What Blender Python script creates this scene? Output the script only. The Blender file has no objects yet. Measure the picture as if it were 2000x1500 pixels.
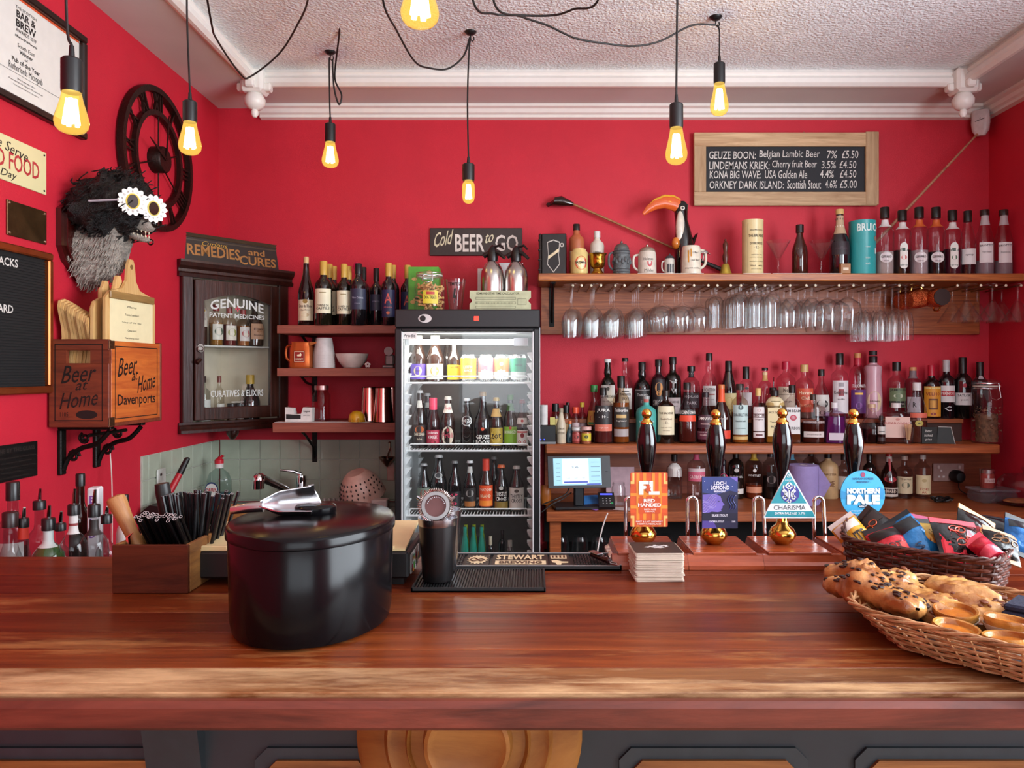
import bpy, bmesh, math, random
from math import sin, cos, pi, radians as R_
random.seed(7)
C = bpy.context.scene.collection
SC = bpy.context.scene
# ---------------------------------------------------------------- camera, world, lights, exposure
F, CX, CY, EYE = 1475.0, 1038.0, 725.0, 1.48
def PX(px, d): return (px - CX) * d / F
def PZ(py, d): return EYE - (py - CY) * d / F
def P(px, py, d): return (PX(px, d), d, PZ(py, d))
XL, XR, YB, YR = -1.512, 2.21, 3.65, -2.6       # left wall, right wall, back wall, rear wall
ZS, ZC = 2.75, 2.81                              # flat ceiling border, raised ceiling
BAR = 1.10
cam = bpy.data.cameras.new('camera'); camo = bpy.data.objects.new('camera', cam); C.objects.link(camo)
cam.sensor_width = 36; cam.lens = F * 36 / 2000; cam.shift_x = -(CX - 1000) / 2000; cam.shift_y = (CY - 750) / 2000
cam.clip_start = .05
camo.location = (0, 0, EYE); camo.rotation_euler = (pi / 2, 0, 0)
SC.camera = camo
w = bpy.data.worlds.new('sky'); SC.world = w; w.use_nodes = True
w.node_tree.nodes['Background'].inputs[0].default_value = (.72, .82, 1, 1)
w.node_tree.nodes['Background'].inputs[1].default_value = .6
SC.view_settings.view_transform = 'Standard'; SC.view_settings.look = 'None'
SC.view_settings.gamma = 1; SC.view_settings.use_curve_mapping = False
SC.view_settings.exposure = 1.0
cy = SC.cycles
cy.use_denoising = True; cy.max_bounces = 8; cy.diffuse_bounces = 3; cy.glossy_bounces = 4
cy.transmission_bounces = 6; cy.transparent_max_bounces = 64; cy.sample_clamp_indirect = 4
cy.caustics_reflective = False; cy.caustics_refractive = False
def area(name, loc, rot, sx, sy, power, col):
    l = bpy.data.lights.new(name, 'AREA'); l.shape = 'RECTANGLE'; l.size = sx; l.size_y = sy
    l.energy = power; l.color = col
    o = bpy.data.objects.new(name, l); C.objects.link(o); o.location = loc; o.rotation_euler = rot
    return o
# daylight through the side window beyond the frame; rear lamp behind the camera added for soft fill
area('side_window_daylight', (XR - .05, .55, 1.75), (0, R_(90), 0), 1.5, 2.3, 90, (.86, .93, 1))
area('rear_window_fill', (.5, YR + .06, 1.75), (R_(90), 0, 0), 2.6, 1.5, 21, (.9, .95, 1))
BULB_W = 5.6
BULB_COL = (1, .66, .30)
FRIDGE_W = 1.5
# ---------------------------------------------------------------- materials
_mc = {}
def hx(h):
    if not isinstance(h, str): return tuple(h)
    if len(h) == 3: h = ''.join(c * 2 for c in h)
    o = []
    for i in (0, 2, 4):
        c = int(h[i:i + 2], 16) / 255
        o.append(c / 12.92 if c <= .04045 else ((c + .055) / 1.055) ** 2.4)
    return tuple(o)
def newmat(name):
    m = bpy.data.materials.new(name); m.use_nodes = True
    nt = m.node_tree; b = nt.nodes['Principled BSDF']
    return m, nt, b
def N(nt, t, **k):
    n = nt.nodes.new(t)
    for a, v in k.items():
        if a in n.inputs: n.inputs[a].default_value = v
        else: setattr(n, a, v)
    return n
def coords(nt, sc=(1, 1, 1), kind='Object'):
    tc = nt.nodes.new('ShaderNodeTexCoord'); mp = nt.nodes.new('ShaderNodeMapping')
    nt.links.new(tc.outputs[kind], mp.inputs[0]); mp.inputs['Scale'].default_value = sc
    return mp.outputs[0]
def pm(col, rough=.5, metal=0., var=.12, scale=30, bump=0., coat=0., bscale=None, stretch=(1, 1, 1), spec=.5):
    """plain paint, paper, plastic or metal with a little procedural unevenness"""
    key = ('pm', col, rough, metal, var, scale, bump, coat, bscale, stretch, spec)
    if key in _mc: return _mc[key]
    m, nt, b = newmat('surface'); c = hx(col)
    b.inputs['Roughness'].default_value = rough; b.inputs['Metallic'].default_value = metal
    b.inputs['Coat Weight'].default_value = coat; b.inputs['Specular IOR Level'].default_value = spec
    co = coords(nt, stretch)
    n = N(nt, 'ShaderNodeTexNoise', Scale=scale, Detail=3.0); nt.links.new(co, n.inputs['Vector'])
    r = nt.nodes.new('ShaderNodeValToRGB'); r.color_ramp.elements[0].position = .3; r.color_ramp.elements[1].position = .7
    r.color_ramp.elements[0].color = tuple(x * (1 - var) for x in c) + (1,)
    r.color_ramp.elements[1].color = tuple(min(1, x * (1 + var)) for x in c) + (1,)
    nt.links.new(n.outputs[0], r.inputs[0]); nt.links.new(r.outputs[0], b.inputs['Base Color'])
    if bump:
        n2 = N(nt, 'ShaderNodeTexNoise', Scale=bscale or scale * 3, Detail=4.0); nt.links.new(co, n2.inputs['Vector'])
        bp = N(nt, 'ShaderNodeBump', Strength=bump, Distance=.01)
        nt.links.new(n2.outputs[0], bp.inputs['Height']); nt.links.new(bp.outputs[0], b.inputs['Normal'])
    _mc[key] = m
    return m
def wood(c1, c2, axis=0, scale=6, rough=.4, bump=.15, rand=.25, wear=None, weark=.55, coat=0, long=18, wearscale=3, spec=.5):
    key = ('wd', c1, c2, axis, scale, rough, bump, rand, wear, weark, coat, long, wearscale, spec)
    if key in _mc: return _mc[key]
    m, nt, b = newmat('wood')
    st = [long, long, long]; st[axis] = 1
    co = coords(nt, tuple(st))
    oi = nt.nodes.new('ShaderNodeObjectInfo')
    ad = N(nt, 'ShaderNodeVectorMath', operation='ADD'); nt.links.new(co, ad.inputs[0])
    ml = N(nt, 'ShaderNodeMath', operation='MULTIPLY'); ml.inputs[1].default_value = 37.0
    nt.links.new(oi.outputs['Random'], ml.inputs[0]); nt.links.new(ml.outputs[0], ad.inputs[1])
    n = N(nt, 'ShaderNodeTexNoise', Scale=scale, Detail=6.0, Roughness=.65, Distortion=.6)
    nt.links.new(ad.outputs[0], n.inputs['Vector'])
    r = nt.nodes.new('ShaderNodeValToRGB')
    r.color_ramp.elements[0].position = .32; r.color_ramp.elements[1].position = .68
    r.color_ramp.elements[0].color = hx(c1) + (1,); r.color_ramp.elements[1].color = hx(c2) + (1,)
    nt.links.new(n.outputs[0], r.inputs[0]); out = r.outputs[0]
    if wear:
        s2 = [wearscale * 5] * 3; s2[axis] = wearscale
        n3 = N(nt, 'ShaderNodeTexNoise', Scale=1.0, Detail=7.0, Roughness=.7)
        co2 = coords(nt, tuple(s2)); ad2 = N(nt, 'ShaderNodeVectorMath', operation='ADD')
        nt.links.new(co2, ad2.inputs[0]); nt.links.new(ml.outputs[0], ad2.inputs[1]); nt.links.new(ad2.outputs[0], n3.inputs['Vector'])
        rr = nt.nodes.new('ShaderNodeValToRGB'); rr.color_ramp.elements[0].position = weark; rr.color_ramp.elements[1].position = weark + .22
        nt.links.new(n3.outputs[0], rr.inputs[0])
        mx = N(nt, 'ShaderNodeMix', data_type='RGBA'); nt.links.new(rr.outputs[0], mx.inputs[0])
        nt.links.new(out, mx.inputs[6]); mx.inputs[7].default_value = hx(wear) + (1,); out = mx.outputs[2]
    if rand:
        hv = nt.nodes.new('ShaderNodeHueSaturation')
        mr = N(nt, 'ShaderNodeMapRange'); mr.inputs[3].default_value = 1 - rand; mr.inputs[4].default_value = 1 + rand
        nt.links.new(oi.outputs['Random'], mr.inputs[0]); nt.links.new(mr.outputs[0], hv.inputs['Value'])
        nt.links.new(out, hv.inputs['Color']); out = hv.outputs[0]
    nt.links.new(out, b.inputs['Base Color']); b.inputs['Roughness'].default_value = rough
    b.inputs['Coat Weight'].default_value = coat; b.inputs['Coat Roughness'].default_value = .2; b.inputs['Specular IOR Level'].default_value = spec
    if bump:
        bp = N(nt, 'ShaderNodeBump', Strength=bump, Distance=.004)
        nt.links.new(n.outputs[0], bp.inputs['Height']); nt.links.new(bp.outputs[0], b.inputs['Normal'])
    _mc[key] = m
    return m
def emit(col, k, name='light'):
    key = ('em', col, k)
    if key in _mc: return _mc[key]
    m, nt, b = newmat(name); b.inputs['Base Color'].default_value = hx(col) + (1,)
    b.inputs['Emission Color'].default_value = hx(col) + (1,); b.inputs['Emission Strength'].default_value = k
    _mc[key] = m
    return m
def glass(tint='ffffff', edge='9a9ea0', rough=.02, refl=1.0, painted_haze=.003):
    edge = '%02x%02x%02x' % tuple((int(edge[i:i + 2], 16) + 3 * 252) // 4 for i in (0, 2, 4))
    """thin glass: clear in the middle, darker and mirror-like towards its edges"""
    key = ('gl', tint, edge, rough, refl, painted_haze)
    if key in _mc: return _mc[key]
    m, nt, b = newmat('clear_glass'); nt.nodes.remove(b); out = nt.nodes['Material Output']
    lw = N(nt, 'ShaderNodeLayerWeight', Blend=.5)
    pw = N(nt, 'ShaderNodeMath', operation='POWER'); pw.inputs[1].default_value = 3.2
    nt.links.new(lw.outputs['Facing'], pw.inputs[0])
    mx = N(nt, 'ShaderNodeMix', data_type='RGBA'); mx.inputs[6].default_value = hx(tint) + (1,); mx.inputs[7].default_value = hx(edge) + (1,)
    nt.links.new(pw.outputs[0], mx.inputs[0])
    tr = nt.nodes.new('ShaderNodeBsdfTransparent'); nt.links.new(mx.outputs[2], tr.inputs[0])
    gl = nt.nodes.new('ShaderNodeBsdfGlossy'); gl.inputs['Roughness'].default_value = rough
    p5 = N(nt, 'ShaderNodeMath', operation='POWER'); p5.inputs[1].default_value = 4.5; nt.links.new(lw.outputs['Facing'], p5.inputs[0])
    mu = N(nt, 'ShaderNodeMapRange'); mu.inputs[3].default_value = .035 * refl; mu.inputs[4].default_value = .75 * refl; nt.links.new(p5.outputs[0], mu.inputs[0])
    ms = nt.nodes.new('ShaderNodeMixShader'); nt.links.new(mu.outputs[0], ms.inputs[0])
    df = nt.nodes.new('ShaderNodeBsdfTranslucent'); df.inputs[0].default_value = (.9, .92, .95, 1); d2 = nt.nodes.new('ShaderNodeBsdfDiffuse'); d2.inputs[0].default_value = (.9, .92, .95, 1)
    dm = nt.nodes.new('ShaderNodeMixShader'); nt.links.new(df.outputs[0], dm.inputs[1]); nt.links.new(d2.outputs[0], dm.inputs[2])
    fi = N(nt, 'ShaderNodeMapRange'); fi.inputs[3].default_value = painted_haze; fi.inputs[4].default_value = min(.5, painted_haze * 18); nt.links.new(pw.outputs[0], fi.inputs[0])  # whitish haze, strongest at the edges, painted in for bright reflections
    hz = nt.nodes.new('ShaderNodeMixShader'); nt.links.new(fi.outputs[0], hz.inputs[0]); nt.links.new(tr.outputs[0], hz.inputs[1]); nt.links.new(dm.outputs[0], hz.inputs[2])
    nt.links.new(hz.outputs[0], ms.inputs[1]); nt.links.new(gl.outputs[0], ms.inputs[2]); nt.links.new(ms.outputs[0], out.inputs[0])
    _mc[key] = m
    return m
def liquid(col, a=.6):
    key = ('lq', col, a)
    if key in _mc: return _mc[key]
    m, nt, b = newmat('liquid'); out = nt.nodes['Material Output']
    b.inputs['Base Color'].default_value = hx(col) + (1,); b.inputs['Roughness'].default_value = .08
    tr = nt.nodes.new('ShaderNodeBsdfTransparent'); tr.inputs[0].default_value = hx(col) + (1,)
    ms = nt.nodes.new('ShaderNodeMixShader'); ms.inputs[0].default_value = a
    nt.links.new(tr.outputs[0], ms.inputs[1]); nt.links.new(b.outputs[0], ms.inputs[2]); nt.links.new(ms.outputs[0], out.inputs[0])
    _mc[key] = m
    return m
def dglass(col): return pm(col, .06, 0, .05, 10, coat=.6)     # dark bottle glass full of drink
def metal(col, rough=.2, bump=0): return pm(col, rough, 1, .05, 40, bump)
# ---------------------------------------------------------------- mesh building
_gc = {}
def glyphs(s, bold=0, shear=0, res=2):
    key = (s, bold, shear, res)
    if key not in _gc:
        cu = bpy.data.curves.new('t', 'FONT'); cu.body = s; cu.resolution_u = res; cu.offset = bold; cu.shear = shear; cu.align_x = 'CENTER'
        ob = bpy.data.objects.new('t', cu); me = bpy.data.meshes.new_from_object(ob)
        v = [(p.co.x, p.co.y) for p in me.vertices]; f = [list(p.vertices) for p in me.polygons]
        bpy.data.objects.remove(ob); bpy.data.curves.remove(cu); bpy.data.meshes.remove(me)
        if v:
            x0 = min(p[0] for p in v); x1 = max(p[0] for p in v); y0 = min(p[1] for p in v); y1 = max(p[1] for p in v)
            v = [((p[0] - (x0 + x1) / 2) / max(x1 - x0, 1e-6), (p[1] - (y0 + y1) / 2) / max(y1 - y0, 1e-6)) for p in v]
        _gc[key] = (v, f)
    return _gc[key]
class MB:
    def __init__(s): s.v = []; s.f = []; s.m = []; s.sm = []
    def add(s, v, f, m=0, sm=False):
        o = len(s.v); s.v += [tuple(p) for p in v]
        for q in f: s.f.append([i + o for i in q]); s.m.append(m); s.sm.append(sm)
        return s
    def box(s, x0, x1, y0, y1, z0, z1, m=0, b=0):
        if x0 > x1: x0, x1 = x1, x0
        if y0 > y1: y0, y1 = y1, y0
        if z0 > z1: z0, z1 = z1, z0
        if not b:
            v = [(x, y, z) for z in (z0, z1) for y in (y0, y1) for x in (x0, x1)]
            return s.add(v, [(0, 2, 3, 1), (4, 5, 7, 6), (0, 1, 5, 4), (2, 6, 7, 3), (0, 4, 6, 2), (1, 3, 7, 5)], m)
        b = min(b, (x1 - x0) * .49, (y1 - y0) * .49, (z1 - z0) * .49)
        X = (x0, x1); Y = (y0, y1); Z = (z0, z1); v = []; ix = {}
        for i in (0, 1):
            for j in (0, 1):
                for k in (0, 1):
                    xi = X[i] + (b if i == 0 else -b); yi = Y[j] + (b if j == 0 else -b); zi = Z[k] + (b if k == 0 else -b)
                    for a, p in enumerate(((X[i], yi, zi), (xi, Y[j], zi), (xi, yi, Z[k]))):
                        ix[i, j, k, a] = len(v); v.append(p)
        f = []
        for t in (0, 1):
            f += [[ix[t, 0, 0, 0], ix[t, 1, 0, 0], ix[t, 1, 1, 0], ix[t, 0, 1, 0]], [ix[0, t, 0, 1], ix[1, t, 0, 1], ix[1, t, 1, 1], ix[0, t, 1, 1]],
                  [ix[0, 0, t, 2], ix[1, 0, t, 2], ix[1, 1, t, 2], ix[0, 1, t, 2]]]
            for u in (0, 1):
                f += [[ix[t, u, 0, 0], ix[t, u, 1, 0], ix[t, u, 1, 1], ix[t, u, 0, 1]], [ix[t, 0, u, 0], ix[t, 1, u, 0], ix[t, 1, u, 2], ix[t, 0, u, 2]],
                      [ix[0, t, u, 1], ix[1, t, u, 1], ix[1, t, u, 2], ix[0, t, u, 2]]]
                for q in (0, 1): f.append([ix[t, u, q, 0], ix[t, u, q, 1], ix[t, u, q, 2]])
        return s.add(v, f, m)
    def lathe(s, prof, n=20, m=0, c=(0, 0, 0), sx=1, sy=1, ax='z', p=None, sm=True):
        """profile points (radius, height[, squareness]) turned about an axis through c"""
        rings = []; v = []; f = []
        for q in prof:
            r, z = q[0], q[1]; pe = q[2] if len(q) > 2 else p
            if r <= 1e-6: rings.append([len(v)]); v.append((0, 0, z)); continue
            ring = []
            for i in range(n):
                t = 2 * pi * (i + .5) / n; k = 1
                if pe: k = (abs(cos(t)) ** pe + abs(sin(t)) ** pe) ** (-1 / pe)
                ring.append(len(v)); v.append((r * k * cos(t) * sx, r * k * sin(t) * sy, z))
            rings.append(ring)
        for a, b in zip(rings, rings[1:]):
            if len(a) == 1 and len(b) == 1: continue
            for i in range(n):
                j = (i + 1) % n
                if len(a) == 1: f.append([a[0], b[j], b[i]])
                elif len(b) == 1: f.append([a[i], a[j], b[0]])
                else: f.append([a[i], a[j], b[j], b[i]])
        if ax == 'x': v = [(z, x, y) for x, y, z in v]
        elif ax == 'y': v = [(x, z, y) for x, y, z in v]
        return s.add([(a + c[0], b + c[1], d + c[2]) for a, b, d in v], f, m, sm)
    def tube(s, pts, r, n=8, m=0, closed=False, sm=True, flat=1):
        L = len(pts); v = []; f = []; up = None
        rr = r if isinstance(r, (list, tuple)) else [r] * L
        for i, q in enumerate(pts):
            a = pts[(i - 1) % L] if (closed or i > 0) else q; b = pts[(i + 1) % L] if (closed or i < L - 1) else q
            t = [b[k] - a[k] for k in range(3)]; l = math.sqrt(sum(x * x for x in t)) or 1; t = [x / l for x in t]
            if up is None: up = (0, 0, 1) if abs(t[2]) < .9 else (1, 0, 0)
            d = sum(up[k] * t[k] for k in range(3)); u = [up[k] - d * t[k] for k in range(3)]
            l = math.sqrt(sum(x * x for x in u)) or 1; u = [x / l for x in u]; up = u
            w_ = (t[1] * u[2] - t[2] * u[1], t[2] * u[0] - t[0] * u[2], t[0] * u[1] - t[1] * u[0])
            for k in range(n):
                an = 2 * pi * k / n; ca = cos(an) * rr[i]; sa = sin(an) * rr[i] * flat
                v.append(tuple(q[j] + u[j] * ca + w_[j] * sa for j in range(3)))
        for i in range(L if closed else L - 1):
            for k in range(n):
                a = i * n + k; b = i * n + (k + 1) % n; c2 = ((i + 1) % L) * n + (k + 1) % n; d2 = ((i + 1) % L) * n + k
                f.append([a, b, c2, d2])
        if not closed: f += [list(range(n))[::-1], [(L - 1) * n + k for k in range(n)]]
        return s.add(v, f, m, sm)
    def prism(s, out, fn, d0, d1, m=0, sm=False):
        """outline points (u,v) extruded from depth d0 to d1 through fn(u,v,d)"""
        n = len(out); v = [fn(a, b, d0) for a, b in out] + [fn(a, b, d1) for a, b in out]
        f = [list(range(n))[::-1], list(range(n, 2 * n))]
        g = [[i, (i + 1) % n, n + (i + 1) % n, n + i] for i in range(n)]
        o = len(s.v); s.add(v, f, m); 
        for q in g: s.f.append([i + o for i in q]); s.m.append(m); s.sm.append(sm)
        return s
    def text(s, t, w_, h, fn, m=0, bold=0, shear=0, res=2):
        v, f = glyphs(t, bold, shear, res)
        return s.add([fn(a * w_, b * h) for a, b in v], f, m)
    def quad(s, fn, u0, u1, v0, v1, m=0, n=1):
        v = []; f = []
        for i in range(n + 1):
            u = u0 + (u1 - u0) * i / n; v += [fn(u, v0), fn(u, v1)]
            if i: f.append([2 * i - 2, 2 * i, 2 * i + 1, 2 * i - 1])
        return s.add(v, f, m, n > 1)
    def poly(s, pts, fn, m=0): return s.add([fn(a, b) for a, b in pts], [list(range(len(pts)))], m)
    def ell(s, c, r, m=0, n=12, k=8):
        pr = [(max(0, cos(-pi / 2 + pi * i / k)), sin(-pi / 2 + pi * i / k)) for i in range(k + 1)]
        pr[0] = (0, -1); pr[-1] = (0, 1); v0 = len(s.v); s.lathe(pr, n, m)
        for i in range(v0, len(s.v)): a = s.v[i]; s.v[i] = (a[0] * r[0] + c[0], a[1] * r[1] + c[1], a[2] * r[2] + c[2])
        return s
    def grid(s, nu, nv, fn, m=0, wrapu=False, sm=True):
        v = [fn(i / (nu if wrapu else nu - 1), j / (nv - 1)) for j in range(nv) for i in range(nu)]; f = []
        for j in range(nv - 1):
            for i in range(nu if wrapu else nu - 1):
                a = j * nu + i; b = j * nu + (i + 1) % nu; f.append([a, b, b + nu, a + nu])
        return s.add(v, f, m, sm)
    def loft(s, secs, n=14, m=0, bumpf=None):
        """sections (centre, side axis, up axis) joined into one closed skin"""
        v = []; f = []
        for k, (c, a, b) in enumerate(secs):
            for i in range(n):
                t = 2 * pi * i / n; q = 1 + (bumpf(k, t) if bumpf else 0)
                v.append(tuple(c[j] + (a[j] * cos(t) + b[j] * sin(t)) * q for j in range(3)))
        L = len(secs)
        for k in range(L - 1):
            for i in range(n): f.append([k * n + i, k * n + (i + 1) % n, (k + 1) * n + (i + 1) % n, (k + 1) * n + i])
        f += [list(range(n))[::-1], [(L - 1) * n + i for i in range(n)]]
        return s.add(v, f, m, True)
    def build(s, name, mats, parent=None, loc=None, rz=None, sharp=.7, mods=()):
        me = bpy.data.meshes.new(name); me.from_pydata(s.v, [], s.f)
        if not isinstance(mats, (list, tuple)): mats = [mats]
        for x in mats: me.materials.append(x)
        me.polygons.foreach_set('material_index', [min(i, len(mats) - 1) for i in s.m])
        me.polygons.foreach_set('use_smooth', s.sm)
        bm = bmesh.new(); bm.from_mesh(me)
        bmesh.ops.recalc_face_normals(bm, faces=bm.faces)
        if any(s.sm):
            for e in bm.edges:
                if len(e.link_faces) == 2 and e.calc_face_angle(0) > sharp: e.smooth = False
        bm.to_mesh(me); bm.free(); me.update()
        o = bpy.data.objects.new(name, me); C.objects.link(o)
        if parent: o.parent = parent
        if loc: o.location = loc
        if rz is not None: o.rotation_euler = (0, 0, rz)
        return o
def T(name, label, cat, loc=(0, 0, 0), rz=0, group=None, rot=None):
    o = bpy.data.objects.new(name, None); C.objects.link(o); o.empty_display_size = .02
    o.location = loc; o.rotation_euler = rot or (0, 0, rz)
    o['label'] = label; o['category'] = cat
    if group: o['group'] = group
    return o
def tag(o, label, cat, group=None):
    o['label'] = label; o['category'] = cat
    if group: o['group'] = group
    return o
def struct(o): o['kind'] = 'structure'; return o
def copy_tree(o, loc, label=None, rot=None, group=None):
    r = o.copy(); C.objects.link(r); r.location = loc
    if rot: r.rotation_euler = rot
    if label: r['label'] = label
    if group: r['group'] = group
    for ch in list(o.children):
        c = ch.copy(); C.objects.link(c); c.parent = r
        for g in list(ch.children):
            d = g.copy(); C.objects.link(d); d.parent = c
    return r
def plane_fn(o, u, v, off=0.):
    n = (u[1] * v[2] - u[2] * v[1], u[2] * v[0] - u[0] * v[2], u[0] * v[1] - u[1] * v[0])
    return lambda a, b, d=0.: tuple(o[k] + u[k] * a + v[k] * b + n[k] * (off + d) for k in range(3))
def front(y, off=0., x=0., z=0.):      # a plane facing the camera side (-Y)
    return lambda a, b, d=0.: (x + a, y - off - d, z + b)
ORD = 'first second third fourth fifth sixth seventh eighth ninth tenth eleventh twelfth thirteenth fourteenth fifteenth sixteenth seventeenth eighteenth nineteenth twentieth'.split()
# ---------------------------------------------------------------- the room
RED = pm('c31b31', .62, 0, .05, 6, .12, bscale=220)
WHITE = pm('e3dfd9', .5, 0, .03, 8)
ARTEX = pm('eff0f2', .85, 0, .05, 10, 1, bscale=85)
DARKW = pm('17181b', .6, 0, .1)
T_ = .1
def wall(name, x0, x1, y0, y1, z0, z1, m=RED): return struct(MB().box(x0, x1, y0, y1, z0, z1).build(name, m))
wall('wall_back', XL - T_, XR + T_, YB, YB + T_, 0, ZC + .1)
wall('wall_left', XL - T_, XL, YR, YB, 0, ZC + .1)
m = MB()      # right wall with a window opening beyond the frame
for b_ in ((YR, -.65, 0, ZC + .1), (1.75, YB, 0, ZC + .1), (-.65, 1.75, 0, .95), (-.65, 1.75, 2.55, ZC + .1)): m.box(XR, XR + T_, *b_)
struct(m.build('wall_right', RED))
m = MB()
for b_ in ((XL, -.9, 0, ZC + .1), (1.9, XR, 0, ZC + .1), (-.9, 1.9, 0, .95), (-.9, 1.9, 2.55, ZC + .1)): m.box(b_[0], b_[1], YR - T_, YR, b_[2], b_[3])
struct(m.build('wall_rear', pm('dcd8d0', .7)))
def window(name, along, a0, a1, at, z0, z1):
    m = MB(); g = MB(); r = .05
    def bx(M_, u0, u1, w0, w1, d0, d1): M_.box(*((at + d0, at + d1, u0, u1) if along == 'y' else (u0, u1, at + d0, at + d1)), w0, w1)
    for u in (a0, (a0 + a1) / 2 - r / 2, a1 - r): bx(m, u, u + r, z0, z1, .0, .05)
    for z in (z0, (z0 + z1) / 2 - r / 2, z1 - r): bx(m, a0, a1, z, z + r, .005, .045)
    o = struct(m.build(name, WHITE)); bx(g, a0, a1, z0, z1, .022, .026)
    g.build('pane', glass('f8fafa', 'c0c8cc'), o)
window('window_1', 'y', -.65, 1.75, XR + .04, .95, 2.55)
window('added_window', 'x', -.9, 1.9, YR - .09, .95, 2.55)  # unseen rear window, added along with its lamp for soft fill
wall('floor', XL - T_, XR + T_, YR - T_, YB + T_, -.1, 0, wood('8a7660', 'b39c80', 0, 3))
RX0, RX1, RY1, RY0 = -1.235, 1.92, 3.35, YR
m = MB().box(RX0, RX1, RY0, RY1, ZC, ZC + .1); struct(m.build('ceiling', ARTEX))
m = MB(); m.box(XL, RX0, YR, YB, ZS, ZC + .1).box(RX1, XR, YR, YB, ZS, ZC + .1).box(RX0, RX1, RY1, YB, ZS, ZC + .1)
struct(m.build('ceiling_border', pm('cfc8c6', .7, 0, .03, 5)))
def mould(name, path, prof, mat):
    """profile (out, down) swept along a horizontal path; out is to the path's left"""
    m = MB(); v = []; f = []; k = len(prof); L = len(path)
    for i, (x, y, z) in enumerate(path):
        def nrm(a, b): dx, dy = b[0] - a[0], b[1] - a[1]; l = math.hypot(dx, dy); return (-dy / l, dx / l)
        ns = ([nrm(path[i - 1], path[i])] if i else []) + ([nrm(path[i], path[i + 1])] if i < L - 1 else [])
        nx = sum(q[0] for q in ns) / len(ns); ny = sum(q[1] for q in ns) / len(ns); l2 = nx * nx + ny * ny
        for o, d in prof: v.append((x + nx / l2 * o, y + ny / l2 * o, z - d))
    for i in range(L - 1):
        for j in range(k): f.append([i * k + j, i * k + (j + 1) % k, (i + 1) * k + (j + 1) % k, (i + 1) * k + j])
    f += [list(range(k))[::-1], [(L - 1) * k + j for j in range(k)]]
    m.add(v, f); return struct(m.build(name, mat))
GLOSSW = pm('ece8e2', .35, 0, .02)
rail = [(0, -.06), (.018, -.06), (.026, -.045), (.018, -.035), (.03, -.02), (.03, 0), (.015, .012), (0, .012), (-.02, 0), (-.02, -.06)]
mould('trim_1', [(RX1, YR, ZS), (RX1, RY1, ZS), (RX0, RY1, ZS), (RX0, YR, ZS)], rail, GLOSSW)
corn = [(0, 0), (.07, 0), (.07, .012), (.05, .018), (.042, .034), (.026, .04), (.026, .052), (0, .056)]
mould('trim_2', [(XR, YR, ZS), (XR, YB, ZS), (-1.305, YB, ZS)], corn, GLOSSW)
for i, (x, y) in enumerate(((RX0, RY1), (RX1, RY1))):
    t = T('corner_finial', ['white acorn shaped drop finial under the ceiling trim above the corner cabinet', 'white acorn shaped drop finial under the ceiling trim near the motion sensor'][i], 'finial', (x + (.012 if i == 0 else -.012), y - .012, ZS))
    a = MB().box(-.05, .05, -.05, .05, -.045, .06, b=.012).box(-.075, .075, -.02, .02, -.035, .0, b=.006).box(-.02, .02, -.075, .075, -.035, .0, b=.006)
    a.build('block', GLOSSW, t)
    MB().lathe([(0, -.15), (.008, -.148), (.016, -.135), (.016, -.122), (.012, -.115), (.03, -.11), (.044, -.09), (.046, -.07), (.035, -.05), (.03, -.044), (0, -.044)], 20).build('acorn', GLOSSW, t)
# ---------------------------------------------------------------- tiles and sink
TILE = pm('a9b09d', .25, 0, .1, 12, coat=.3); GROUT = pm('b9b8ae', .8)
def tiles(name, lab, axis, a0, a1, z0, z1):
    t = T(name, lab, 'tiles', (XL, a0, z0) if axis == 'y' else (a0, YB, z0))
    L = a1 - a0; H = z1 - z0; s = .0965
    bm = MB(); bm.box(*((0, .004, 0, L) if axis == 'y' else (0, L, -.004, 0)), 0, H).build('grout_bed', GROUT, t)
    first = {}
    nz = math.ceil(H / s); na = math.ceil(L / s)
    for j in range(nz):
        for i in range(na):
            u1 = L - i * s if axis == 'y' else min(L, (i + 1) * s); u0 = max(0, L - (i + 1) * s) if axis == 'y' else i * s
            q0 = max(0, H - (j + 1) * s); q1 = H - j * s; k = (round(u1 - u0, 4), round(q1 - q0, 4))
            if k not in first:
                g = .0016
                o = MB().box(*((.0, .0085, g, k[0] - g) if axis == 'y' else (g, k[0] - g, -.0085, 0)), g, k[1] - g, b=.0015).build('tile', TILE, t); first[k] = o
            else:
                o = first[k].copy(); C.objects.link(o); o.parent = t
            o.location = (0, u0, q0) if axis == 'y' else (u0, 0, q0)
    return t
tiles('tile_splashback', 'pale green square tiles on the side wall beside the wine shelves', 'y', 2.92, 3.641, .852, 1.15)
tiles('tile_splashback', 'grey green square tiles on the back wall under the three small shelves', 'x', -1.5035, -.575, .852, 1.15)
STEEL = pm('b9bcbd', .28, 1, .06, 20, .03, stretch=(1, 20, 20)); CHROME = pm('e4e6e8', .07, 1, .02)
t = T('sink_unit', 'stainless steel sink and drainer top below the grey green tiles', 'sink', (-1.03, 3.3, 0))
MB().box(-.475, .455, -.27, .34, .0, .80, b=.004).build('cabinet', pm('2a2623', .6), t)
m = MB(); m.box(-.475, .455, -.28, -.2, .80, .85, b=.004).box(-.475, .455, .22, .34, .80, .85, b=.004).box(-.475, -.40, -.2, .22, .80, .85).box(.0, .455, -.2, .22, .80, .846)
m.box(-.40, 0, -.2, .22, .62, .63).box(-.402, -.4, -.2, .22, .62, .84).box(0, .002, -.2, .22, .62, .84).box(-.4, 0, -.202, -.2, .62, .84).box(-.4, 0, .22, .222, .62, .84)
for k in range(8): m.box(.05 + k * .045, .07 + k * .045, -.18, .2, .846, .85)
m.build('steel_top', STEEL, t)
t = T('mixer_tap', 'chrome kitchen mixer tap with pull out spray head over the sink', 'tap', (PX(588, 3.52), 3.52, .85))
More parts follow.
